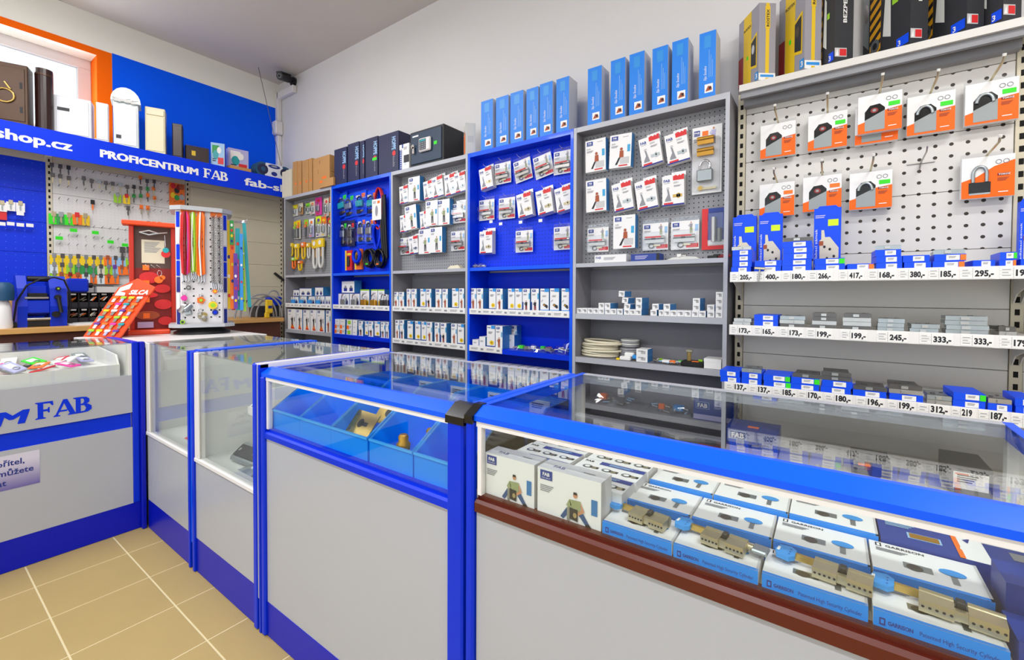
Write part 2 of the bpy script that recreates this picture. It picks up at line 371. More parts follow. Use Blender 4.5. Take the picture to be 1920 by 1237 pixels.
for a, b in ((WY0+.09, -.34), (-.24, WY1-.095)):
    link('pane', MB().box(fx0+.02, fx0+.034, a, b, WZ0+.07, WZ1-.085, 'window_glass'), win)
link('window_handle', MB().cbox(fx1, fx1+.03, .985, 1.01, 2.95, 3.06, .004, 'pvc_white'), win)
# wall behind the camera with the shop-front glazing, wall on the right
mb = MB(); mb.box(XW-.3, -4.5, YS-.2, YS, 0, ZC, 'wall_paint'); mb.box(1.9, XE+.2, YS-.2, YS, 0, ZC, 'wall_paint')
mb.box(-4.5, 1.9, YS-.2, YS, 0, .45, 'wall_paint'); mb.box(-4.5, 1.9, YS-.2, YS, 3.05, ZC, 'wall_paint'); struct(link('wall_front', mb))
w2 = struct(bpy.data.objects.new('window_2', None)); COL.objects.link(w2)
mb = MB()
for y in (-4.5, -2.4, -.3, 1.84): mb.box(y, y+.06, YS-.13, YS-.07, .45, 3.05, 'pvc_white')
mb.box(-4.5, 1.9, YS-.13, YS-.07, .45, .51, 'pvc_white'); mb.box(-4.5, 1.9, YS-.13, YS-.07, 2.99, 3.05, 'pvc_white'); link('window_frame', mb, w2)
for y in (-4.44, -2.34, -.24): link('pane', MB().box(y, y+2.04, YS-.11, YS-.1, .51, 2.99, 'window_glass'), w2)
struct(link('wall_right', MB().box(XE, XE+.15, YS-.2, YW+.2, 0, ZC, 'wall_paint')))
# ceiling light fittings (out of the frame)
for i, (lx, ly) in enumerate(LAMPS):
    t = thing('ceiling_light', 'white fluorescent ceiling fitting out of view, '+ordn(i, len(LAMPS)), 'lamp', (lx, ly, ZC), 0, 'ceiling fittings')
    link('housing', MB().box(-.65, .65, -.14, .14, -.07, 0, 'pvc_white'), t)
    link('diffuser', MB().box(-.62, .62, -.12, .12, -.085, -.07, 'lamp_emit'), t)

# ---------------------------------------------------------------- security camera, cable duct
cc = PY(545, 146, 2.6)
t = thing('security_camera', 'small black bullet security camera under the ceiling in the corner', 'camera', (0, 0, 0))
hub = Vector((-5.02, YW, 3.755))
mb = MB(); mb.cyl(hub, hub+Vector((0, -.03, 0)), .05, 'black', n=16); link('wall_mount', mb, t)
mb = MB(); mb.tube([hub+Vector((0, -.03, 0)), hub+Vector((.01, -.06, .0)), hub+Vector((.03, -.1, -.01))], .016, 'black', 8); link('bracket_arm', mb, t)
d = Vector((.48, -.80, -.26)).normalized()
mb = MB(); a0 = hub+Vector((.02, -.08, -.0)); mb.cyl(a0, a0+d*.17, .042, 'black', n=16); mb.cyl(a0+d*.17, a0+d*.18, .042, 'charcoal', r1=.036, n=16); mb.cyl(a0+d*.18, a0+d*.183, .022, 'ink_grey', n=16); mb.cyl(a0+d*.183, a0+d*.186, .015, 'black_gloss', n=16)
link('camera_body', mb, t)
mb = MB(); mb.prism([(-.036, -.01), (.036, -.01), (.026, .006), (-.026, .006)], 1, 0, .19, 'black'); sh = link('sun_shield', mb, t, a0+Vector((0, 0, .042)), (0, 0, 0)); sh.rotation_euler = d.to_track_quat('Y', 'Z').to_euler()
t = thing('cable_duct', 'white plastic cable duct running down the room corner', 'duct')
mb = MB(); mb.cbox(-5.33, -4.97, YW-.05, YW-.001, 3.62, 3.70, .006, 'pvc_white'); link('horizontal_run', mb, t)
mb = MB(); mb.cbox(XW+.005, XW+.065, YW-.05, YW-.001, 2.3, 3.2, .006, 'pvc_white'); link('vertical_run', mb, t)
mb = MB(); mb.cbox(XW+.005, XW+.10, YW-.09, YW-.001, 3.20, 3.36, .012, 'pvc_white'); link('junction_cover', mb, t)
mb = MB(); mb.cbox(XW+.005, XW+.065, YW-.05, YW-.001, 3.36, 3.70, .006, 'pvc_white'); link('vertical_run', mb, t)

# ================================================================ counters
YCF = .842
def blue_counter(name, label, x0, x1, ztop, rail_h, gz0, rail_mat, rail_z0, kick_top, yb, postL, postR):
    t = thing(name, label, 'counter', (0, 0, 0))
    zr = ztop-.020-rail_h  # bottom of the front rail face
    # front top rail: vertical face + chamfer up to the glass
    mb = MB(); mb.prism([(YCF, zr), (YCF, zr+rail_h), (YCF+.034, ztop), (YCF+.046, ztop), (YCF+.046, zr)], 0, x0+.0, x1, 'blue_rail'); link('front_top_rail', mb, t)
    link('glazing_bead', MB().box(x0+.03, x1-.03, YCF+.004, YCF+.02, zr-.014, zr, 'white_frame'), t)
    for xx, s_, nm in ((x0, 1, 'side_top_rail'), (x1, -1, 'side_top_rail')):
        mb = MB(); o = [(xx, zr), (xx, zr+rail_h+.006), (xx+s_*.016, ztop), (xx+s_*.034, ztop), (xx+s_*.034, zr)]
        mb.prism([(a, b) for a, b in o], 1, YCF+.046, yb, 'blue_rail'); link(nm, mb, t)
    link('back_top_rail', MB().box(x0+.034, x1-.034, yb-.03, yb, ztop-.03, ztop, 'grey_edge'), t)
    link('glass_top', MB().box(x0+.034, x1-.034, YCF+.046, yb-.03, ztop-.008, ztop-.001, 'glass'), t)
    link('front_glass', MB().box(x0+.05, x1-.03, YCF+.008, YCF+.013, gz0, zr-.014, 'glass'), t)
    for xx in (x0+.008, x1-.014): link('side_glass', MB().box(xx, xx+.006, YCF+.05, yb-.04, gz0, zr, 'glass'), t)
    link('display_deck', MB().box(x0+.006, x1-.006, YCF+.014, yb-.006, gz0-.03, gz0-.004, 'inner_white'), t)
    for a in (x0+.034, x1-.046): link('vertical_bead', MB().box(a, a+.012, YCF+.004, YCF+.02, gz0, zr-.014, 'white_frame'), t)
    # lower rail
    mb = MB(); h = gz0-rail_z0
    mb.prism([(YCF-.002, rail_z0), (YCF-.002, rail_z0+h*.55), (YCF+.004, rail_z0+h*.72), (YCF+.012, rail_z0+h*.74), (YCF+.012, gz0), (YCF+.03, gz0), (YCF+.03, rail_z0)], 0, x0+.03, x1-.02, rail_mat); link('lower_rail', mb, t)
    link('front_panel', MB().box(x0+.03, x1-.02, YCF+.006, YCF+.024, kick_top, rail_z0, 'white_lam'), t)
    link('kick_board', MB().box(x0+.03, x1-.02, YCF+.004, YCF+.02, 0.002, kick_top, 'blue_dark'), t)
    for a, b in (postL, postR):
        mb = MB(); mb.cbox(a, b, YCF-.006, YCF+.014, 0.001, zr, .005, 'blue_metal'); link('corner_post', mb, t)
    for a in (x0+.004, x1-.03):
        link('back_post', MB().box(a, a+.026, yb-.03, yb-.002, 0.001, ztop-.03, 'white_frame'), t)
    link('side_panel', MB().box(x0+.004, x0+.02, YCF+.05, yb-.03, 0.002, gz0-.03, 'white_lam'), t); link('side_panel', MB().box(x1-.02, x1-.004, YCF+.05, yb-.03, 0.002, gz0-.03, 'white_lam'), t)
    link('back_panel', MB().box(x0+.03, x1-.03, yb-.02, yb-.006, 0.002, gz0-.03, 'white_lam'), t)
    return t
def corner_cap(t, a, b, z0, z1):
    mb = MB(); mb.prism([(YCF-.008, z0), (YCF-.008, z0+.02), (YCF+.03, z1), (YCF+.05, z1), (YCF+.05, z0)], 0, a, b, 'black_gloss'); link('corner_cap', mb, t)
c3 = blue_counter('display_counter', 'blue framed glass display counter holding light blue plastic bins', -1.808, -.748, 1.052, .013, .817, 'blue_metal', .782, .135, 1.47, (-1.806, -1.778), (-.805, -.75))
corner_cap(c3, -.808, -.744, 1.012, 1.058)
c4 = blue_counter('display_counter', 'blue framed glass display counter with brown rail and boxed cylinders', -.742, .352, 1.062, .013, .845, 'brown_rail', .804, .135, 1.455, (-.741, -.715), (.32, .35))
corner_cap(c4, -.742, -.716, 1.022, 1.064)

def tall_case(name, label, x0, x1, yb, left_white):
    t = thing(name, label, 'counter')
    zt, gz = 1.063, .556
    link('kick_board', MB().box(x0, x1, YCF+.004, YCF+.02, .002, .165, 'blue_dark'), t)
    link('front_panel', MB().box(x0, x1, YCF+.004, YCF+.022, .165, gz-.018, 'white_lam'), t)
    link('sill_strip', MB().cbox(x0, x1, YCF-.004, YCF+.03, gz-.018, gz, .002, 'white_frame'), t)
    link('front_post', MB().cbox(x0, x0+left_white, YCF-.001, YCF+.03, gz, zt-.004, .002, 'white_frame'), t)
    link('front_glass', MB().box(x0+left_white, x1, YCF+.006, YCF+.012, gz, zt-.004, 'glass'), t)
    link('glass_top', MB().box(x0, x1, YCF+.002, yb-.02, zt-.007, zt, 'glass'), t)
    link('deck', MB().box(x0, x1, YCF+.02, yb-.02, gz-.04, gz-.006, 'inner_white'), t)
    link('back_panel', MB().box(x0, x1, yb-.02, yb, .002, zt-.008, 'inner_white'), t)
    for a in (x0+.001, x1-.013): link('side_panel', MB().box(a, a+.012, YCF+.03, yb-.02, .002, gz if a > x0+.1 else zt-.008, 'inner_white'), t)
    return t
t2a = tall_case('showcase', 'white glass-fronted showcase with black lock plate, next to blue bin counter', -2.466, -1.868, 1.47, .045)
mb = MB(); mb.cbox(-1.868, -1.840, YCF-.006, YCF+.03, .001, 1.063, .003, 'blue_metal'); link('blue_edge_post', mb, t2a)
mb = MB(); mb.box(-1.838, -1.824, YCF-.002, YCF+.03, .13, 1.05, 'grey_edge'); link('aluminium_strip', mb, t2a)
mb = MB(); mb.box(-1.822, -1.811, YCF-.006, YCF+.03, .001, 1.063, 'blue_metal'); link('blue_edge_post', mb, t2a)
mb = MB(); mb.box(-1.868, -1.855, YCF, 1.47, 1.05, 1.066, 'blue_metal'); link('blue_edge_rail', mb, t2a)
mb = MB(); mb.box(-1.855, -1.811, YCF, 1.47, 1.05, 1.066, 'white_frame'); link('white_edge_rail', mb, t2a)
t2b = tall_case('showcase', 'narrow white glass-fronted showcase with red leaflet in the counter corner', -3.150, -2.54, 1.47, .045)
for a, b in ((-2.54, -2.522), (-2.490, -2.468)):
    mb = MB(); mb.cbox(a, b, YCF-.006, YCF+.03, .001, 1.063, .003, 'blue_metal'); link('blue_edge_post', mb, t2b)
link('aluminium_strip', MB().box(-2.520, -2.492, YCF, YCF+.03, .13, 1.06, 'blue_rail'), t2b)
link('blue_edge_rail', MB().box(-2.54, -2.468, YCF+.03, 1.47, 1.056, 1.066, 'blue_rail'), t2b)
# left counter, its front faces +x
XCF = -3.188
t1 = thing('display_counter', 'long white counter with blue lettering and blue stripe on the left', 'counter')
Y0, Y1 = -1.1, .788
xb = XCF-.50
link('kick_board', MB().box(XCF-.02, XCF-.001, Y0, Y1+.03, .002, .155, 'blue_dark'), t1)
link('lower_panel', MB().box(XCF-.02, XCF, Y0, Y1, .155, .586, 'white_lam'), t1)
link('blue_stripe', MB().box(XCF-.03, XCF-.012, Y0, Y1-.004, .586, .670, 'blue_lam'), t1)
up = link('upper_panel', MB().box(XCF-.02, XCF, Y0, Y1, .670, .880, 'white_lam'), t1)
link('front_glass', MB().box(XCF-.014, XCF-.008, Y0, Y1-.01, .880, 1.056, 'glass'), t1)
link('glass_top', MB().box(xb+.01, XCF, Y0, Y1, 1.056, 1.063, 'glass'), t1)
link('deck', MB().box(xb, XCF-.02, Y0, Y1-.02, .845, .872, 'white_lam'), t1)
link('back_panel', MB().box(xb-.02, xb, Y0, Y1-.02, .002, 1.05, 'white_lam'), t1)
link('end_panel', MB().box(xb, XCF-.02, Y1-.02, Y1, .002, 1.055, 'white_frame'), t1)
link('end_panel', MB().box(xb, XCF-.02, Y0, Y0+.02, .002, 1.055, 'white_frame'), t1)
link('glazing_post', MB().box(XCF-.022, XCF-.001, Y1-.014, Y1, .88, 1.056, 'white_frame'), t1)
mb = MB(); mb.cbox(XCF-.03, XCF+.004, Y1+.001, Y1+.030, .155, 1.066, .003, 'blue_metal'); link('corner_post', mb, t1)
mb = MB(); mb.cbox(XCF-.008, XCF+.036, Y1+.031, Y1+.051, .001, 1.066, .003, 'blue_dark'); link('corner_post', mb, t1)
mb = MB(); mb.box(xb, XCF-.03, Y1+.001, Y1+.03, 1.05, 1.066, 'blue_metal'); link('end_rail', mb, t1)
# lettering on the upper panel
SER = {'F': [[(0,0),(.44,0),(.44,.05),(.33,.1),(.33,.43),(.5,.43),(.55,.33),(.6,.33),(.6,.66),(.55,.66),(.5,.55),(.33,.55),(.33,.89),(.6,.89),(.7,.74),(.76,.74),(.74,1),(0,1),(0,.95),(.1,.9),(.1,.1),(0,.05)]],
 'A': [[(-.03,0),(.27,0),(.27,.05),(.17,.09),(.24,.26),(.56,.26),(.6,.36),(.28,.36),(.44,.76),(.5,1),(.4,1),(.07,.12),(-.03,.05)], [(.4,1),(.58,1),(.93,.1),(1.02,.05),(1.02,0),(.6,0),(.6,.05),(.68,.1),(.56,.4),(.43,.8)]],
 'B': [[(0,0),(.34,0),(.34,1),(0,1),(0,.95),(.11,.9),(.11,.1),(0,.05)], [(.34,.9),(.46,.88),(.5,.75),(.46,.6),(.34,.57),(.34,.5),(.6,.52),(.74,.64),(.74,.84),(.6,.97),(.34,1)], [(.34,0),(.66,.03),(.84,.16),(.84,.38),(.68,.52),(.34,.57),(.34,.48),(.5,.46),(.58,.28),(.52,.12),(.34,.1)]]}
def serif(mb, word, u, v, h, mat, adv, k=1., lift=2):
    for i, ch in enumerate(word):
        for j, pl in enumerate(SER[ch]): mb.P([(u+adv[i]*h+a*h*k, v+b*h) for a, b in pl], mat, lift+.6*j)
mb = MB(); mb.fr((XCF+.0005, 0, 0), (0, 1, 0), (0, 0, 1))
mb.strong('PROFICENTRUM', .372, .706, .066, 'blue_lam', 'r', .28, 1.05, .005)
serif(mb, 'FAB', .412, .712, .084, 'blue_lam', (0, .78, 1.62))
link('lettering', mb, up)
st = MB(); st.box(XCF, XCF+.001, -.35, .425, .397, .562, 'sticker_print'); st.fr((XCF+.001, 0, 0), (0, 1, 0), (0, 0, 1))
for s_, y, z in (('přítel,', .374, .512), ('můžete', .404, .466), ('at', .314, .42)): st.text(s_, y, z, .028, 'ink_blue', 1, 'r', .02)
link('sticker', st, t1)
# corner cabinet between the two runs, with a white top
t = thing('corner_cabinet', 'white topped corner cabinet joining the two counter runs', 'cabinet')
link('body', MB().box(-3.97, -3.155, YCF+.02, 1.49, .002, 1.03, 'white_lam'), t)
link('top_board', MB().cbox(-3.99, -3.152, Y1+.053, 1.51, 1.03, 1.0615, .003, 'white_frame'), t)
link('side_leg', MB().box(-3.84, xb-.022, .70, Y1+.053, .002, 1.03, 'white_lam'), t)
link('side_shelf', MB().cbox(-3.86, xb-.022, .67, Y1+.053, 1.03, 1.0615, .003, 'white_frame'), t)
# ================================================================ shelving units along the back wall
YF, YPEG, YBK = 2.48, 2.578, 2.71
UX = [-4.785, -3.905, -3.035, -2.176, -1.308, -.425]
ZTOP = 2.37; SHZ = [1.535, 1.226, .957, .68, .40]
UNAME = ['far grey unit', 'far blue unit', 'middle grey unit', 'near blue unit', 'near grey unit']
UNITS = []; STRIPS = {}
def price_strip(parent, x0, x1, y, z0, z1, tags, prices=None, big=False, tv=.25):
    sp = link('price_strip', MB().box(x0, x1, y-.004, y, z0, z1, 'strip_white'), parent)
    for i, (a, b) in enumerate(tags):
        mb = MB(); h = z1-z0; mb.box(a+.002, b-.002, y-.0056, y-.0042, z0+h*.06, z1-h*.06, 'paper'); mb.front(a, y-.0056, z0)
        w = b-a
        if big:
            mb.R(w*.36, h*.1, w*.362+.0006, h*.9, 'ink_grey', 1)
            for k in range(3): mb.R(w*.08, h*(.25+.22*k), w*(.24+.06*((i+k) % 2)), h*(.25+.22*k)+.0022, 'ink_grey', 1)
            mb.R(w*.02, h*.38, w*.36, h*.38+.0005, 'ink_grey', 1); mb.R(w*.02, h*.62, w*.36, h*.62+.0005, 'ink_grey', 1)
            mb.text(prices[i], w*.42, h*tv, h*.48, 'ink', 1, 'l', .045, 0, w*.5 if len(prices[i]) > 3 else w*.4)
        else:
            mb.lines(w*.1, h*.55, w*.5, h*.1, 2, 'ink_grey', 1); mb.R(w*.72, h*.3, w*.9, h*.62, 'ink_grey', 1)
        link('price_tag', mb, sp)
    return sp
def split(x0, x1, n): return [(x0+(x1-x0)*i/n, x0+(x1-x0)*(i+1)/n) for i in range(n)]
for u in range(5):
    blue = u % 2; x0, x1 = UX[u]+.001, UX[u+1]-.001
    lam = 'blue_lam' if blue else 'grey_lam'; edge = 'blue_rail' if blue else 'grey_edge'; T_ = .020
    lab = ['light grey open shelving unit with yellow packs, at the far end', 'blue open shelving unit with padlock packs and coiled cables', 'grey open shelving unit topped by black safe',
           'blue open shelving unit under six slim blue boxes, beside light grey unit', 'light grey open shelving unit with cable coils, beside the white pegboard'][u]
    t = thing('shelving_unit', lab, 'shelf'); UNITS.append(t)
    for a in (x0, x1-T_): link('side_panel', MB().box(a, a+T_, YF, YBK, .001, ZTOP, lam, front=edge), t)
    link('top_board', MB().box(x0+T_, x1-T_, YF+.001, YBK, ZTOP-.030, ZTOP, lam, front=edge), t)
    o = link('pegboard', MB().box(-.5*(x1-x0)+T_, .5*(x1-x0)-T_, 0, .008, -.41, .41, 'peg_blue' if blue else 'peg_grey'), t, ((x0+x1)/2, YPEG, (SHZ[0]+ZTOP)/2-.005))
    link('back_panel', MB().box(x0+T_, x1-T_, YBK-.012, YBK, .05, SHZ[0]-.03, lam), t)
    link('plinth', MB().box(x0+T_, x1-T_, YF+.02, YF+.04, .001, .08, lam), t)
    for k, z in enumerate(SHZ+[.10]):
        sh = link('shelf', MB().box(x0+T_, x1-T_, YF+.002, (YPEG-.001 if k == 0 else YBK-.013), z-(.024 if k == 0 else .033), z, lam, front=edge if (k == 0 or not blue) else 'blue_lam'), t)
        n = {(0, 1): 5, (1, 1): 5, (2, 1): 5, (2, 2): 5, (3, 1): 7}.get((u, k), 0)
        if n: price_strip(sh, x0+T_, x1-T_, YF+.001, z-.030, z+.012, split(x0+T_+.004, x1-T_-.004, n))
        if (u, k) == (3, 2): price_strip(sh, x0+T_, x0+T_+.30, YF+.001, z-.030, z+.012, split(x0+T_+.004, x0+T_+.296, 2))

# ================================================================ white wall gondola on the right
GX0, GX1, YB = -.372, .590, 2.63
GYS = {1: 2.30, 2: 2.30, 3: 2.20, 4: 2.20}; GZS = {1: 1.452, 2: 1.206, 3: .953, 4: .64}
def post(t, x):
    mb = MB(); mb.box(x-.018, x+.018, YB-.006, YB+.03, .001, 2.40, 'beige_metal')
    for k in range(48): mb.box(x-.007, x+.007, YB-.0066, YB-.006, .08+k*.05-.012, .08+k*.05+.012, 'dark_slot')
    link('slotted_upright', mb, t)
def gondola(label, x0, x1, first):
    t = thing('wall_gondola', label, 'shelf')
    if first: post(t, x0-.02)
    post(t, x1+.02)
    pw = x1-x0
    for k in range(10):
        zt = 2.287-.249*k
        if zt < .2: break
        peg = k < 3
        o = link('pegboard_panel' if peg else 'back_panel', MB().cbox(-pw/2, pw/2, 0, .012, -.1235, .1235, .0015, 'peg_white' if peg else 'cream_metal'), t, ((x0+x1)/2, YB, zt-.1245))
    link('back_panel', MB().cbox(x0, x1, YB, YB+.012, 2.289, 2.40, .0015, 'cream_metal'), t)
    # top shelf
    link('top_shelf', MB().box(x0-.016, x1+.016, 2.50, YB, 2.366, 2.398, 'cream_metal', front='cream_metal'), t)
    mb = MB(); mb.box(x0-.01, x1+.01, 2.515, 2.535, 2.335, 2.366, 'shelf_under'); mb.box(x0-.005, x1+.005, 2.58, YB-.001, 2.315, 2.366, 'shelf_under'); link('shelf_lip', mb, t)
    for k in (1, 2, 3, 4):
        sh = link('shelf', MB().box(x0-.012, x1+.012, GYS[k]+.001, YB-.001, GZS[k]-.034, GZS[k]-.004, 'cream_metal'), t)
        for xx in (x0-.012, x1+.006):
            mb = MB(); mb.prism([(YB-.01, GZS[k]-.034), (GYS[k]+.06, GZS[k]-.034), (GYS[k]+.08, GZS[k]-.045), (YB-.05, GZS[k]-.10), (YB-.01, GZS[k]-.14)], 0, xx, xx+.004, 'cream_metal'); link('shelf_bracket', mb, t)
        STRIPS[first, k] = sh
    link('base', MB().box(x0-.012, x1+.012, 2.2, YB-.001, .002, .12, 'cream_metal'), t)
    return t
gon = gondola('white wall gondola with pegboard of orange padlock packs and price strips', GX0, GX1, True)
gon2 = gondola('next white wall gondola at the right edge of the picture', GX1+.04, GX1+1.0, False)
def tagspan(lst, ox, oy, sc, Y, yy): return [(PY(ox+a/sc, yy, Y).x, PY(ox+b/sc, yy, Y).x) for a, b in lst]
T1 = tagspan([(65,212),(218,385),(390,550),(556,712),(748,912),(930,1115),(1124,1308),(1312,1505),(1510,1748),(1760,2020)], 1350, 300, 3.368, GYS[1]-.005, 518)
T2 = tagspan([(62,202),(210,355),(375,530),(542,715),(757,935),(985,1195),(1255,1480),(1515,1735),(1762,1990)], 1350, 540, 3.368, GYS[2]-.005, 625)
T3 = tagspan([(32,177),(180,326),(330,487),(490,650),(655,840),(855,1045),(1055,1242),(1245,1457),(1460,1625),(1630,1830),(1835,2060)], 1350, 540, 3.368, GYS[3]-.005, 745)
clampx = lambda L: [(max(a, GX0-.010), min(b, GX1+.01)) for a, b in L if a < GX1]
price_strip(STRIPS[True, 1], GX0-.012, GX1+.012, GYS[1]-.0005, 1.405, 1.452, clampx(T1), ['205,-','400,-','180,-','266,-','417,-','168,-','380,-','185,-','295,-','193,-'], True)
price_strip(STRIPS[True, 2], GX0-.012, GX1+.012, GYS[2]-.0005, 1.159, 1.206, clampx(T2), ['173,-','165,-','173,-','199,-','199,-','245,-','333,-','333,-','179,-'], True)
price_strip(STRIPS[True, 3], GX0-.012, GX1+.012, GYS[3]-.0005, .904, .953, clampx(T3), ['137,-','137,-','185,-','170,-','180,-','196,-','199,-','312,-','219','187,-','210,-'], True, .42)
x2 = GX1+.04
price_strip(STRIPS[False, 1], x2-.012, x2+.972, GYS[1]-.0005, 1.405, 1.452, split(x2, x2+.97, 8), ['193,-']*8, True)
price_strip(STRIPS[False, 2], x2-.012, x2+.972, GYS[2]-.0005, 1.159, 1.206, split(x2, x2+.97, 8), ['179,-']*8, True)
price_strip(STRIPS[False, 3], x2-.012, x2+.972, GYS[3]-.0005, .904, .953, split(x2, x2+.97, 8), ['210,-']*8, True)
# ================================================================ kinds of packaging
KIND = {}
def k_cartonA():
    w, h, t = .134, .194, .045; mb = MB(); mb.box(-w/2, w/2, -t, 0, -h/2, h/2, 'carton_white', right='side_blue'); mb.front(-w/2, -t, -h/2)
    logo(mb, w*.08, h*.82, w*.3, h*.13); mb.text('2000', w*.08, h*.7, h*.045, 'ink_grey', 2); mb.lines(w*.08, h*.655, w*.35, h*.012, 3)
    mb.lines(w*.6, h*.9, w*.28, h*.012, 1)
    mb.P([(w*.5, h*.1), (w*.92, h*.1), (w*.92, h*.3), (w*.5, h*.3)], 'carton_grey', 1)
    mb.E(w*.55, h*.55, w*.065, h*.045, 'rust', 3); mb.P([(w*.46, h*.3), (w*.66, h*.3), (w*.65, h*.5), (w*.48, h*.5)], 'rust', 3); mb.P([(w*.44, h*.3), (w*.52, h*.3), (w*.38, h*.09), (w*.28, h*.09)], 'ink', 3)
    mb.R(w*.82, h*.45, w*.95, h*.66, 'cyan_tab', 2); mb.R(w*.45, h*.035, w*.85, h*.075, 'red', 2)
    return mb
def k_cartonC():   # same carton with a standing figure
    w, h, t = .136, .198, .045; mb = MB(); mb.box(-w/2, w/2, -t, 0, -h/2, h/2, 'carton_white', right='side_blue'); mb.front(-w/2, -t, -h/2)
    logo(mb, w*.1, h*.83, w*.3, h*.12); mb.lines(w*.1, h*.76, w*.3, h*.012, 3); fig(mb, w*.56, h*.1, h*.55, 'khaki', 'charcoal')
    mb.R(w*.8, h*.45, w*.93, h*.64, 'cyan_tab', 2); mb.R(w*.5, h*.03, w*.85, h*.07, 'red', 2); return mb
def k_cartonB(num='2000', pic='zinc'):
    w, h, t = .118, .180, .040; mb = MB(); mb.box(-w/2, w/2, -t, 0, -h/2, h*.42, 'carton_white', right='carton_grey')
    mb.prism([(-w*.5, h*.42), (w*.5, h*.42), (w*.5, h*.56), (-w*.15, h*.56), (-w*.15, h*.5), (-w*.5, h*.5)], 1, -.002, 0, 'carton_white'); mb.front(-w/2, -t, -h/2)
    mb.text('FAB', w*.07, h*.73, h*.085, 'print_blue', 2, 'l', .03); mb.lines(w*.08, h*.69, w*.3, h*.01, 1)
    mb.P([(w*.5, h*.76), (w, h*.76), (w, h*.92), (w*.9, h*.92), (w*.86, h*.88), (w*.8, h*.92), (w*.72, h*.88), (w*.64, h*.92), (w*.5, h*.89)], 'red', 2)
    mb.text(num, w*.52, h*.66, h*.055, 'ink_grey', 2); mb.lines(w*.54, h*.6, w*.36, h*.01, 3)
    mb.P([(w*.12, h*.14), (w*.42, h*.14), (w*.36, h*.3), (w*.3, h*.5), (w*.22, h*.52), (w*.26, h*.34), (w*.14, h*.2)], 'ink_grey', 2); mb.E(w*.27, h*.54, w*.07, h*.035, 'carton_grey', 3)
    lockpic(mb, w*.7, h*.3, w*.42, pic, 3); mb.R(0, 0, w, h*.045, 'ink_blue', 2); mb.R(w*.08, h*.045, w*.5, h*.1, 'red', 2); return mb
def k_flat(w, d, h, top='pack_blue', stick='paper', extra=None):   # flat box lying on a shelf, origin front-bottom centre
    mb = MB(); mb.box(-w/2, w/2, 0, d, 0, h, top); mb.front(-w/2, 0, 0); mb.R(w*.38, h*.14, w*.8, h*.86, stick); mb.lines(w*.45, h*.6, w*.26, h*.09, 2, 'ink_grey', 2)
    if extra: mb.R(w*.82, h*.1, w*1., h*.9, extra, 2)
    return mb
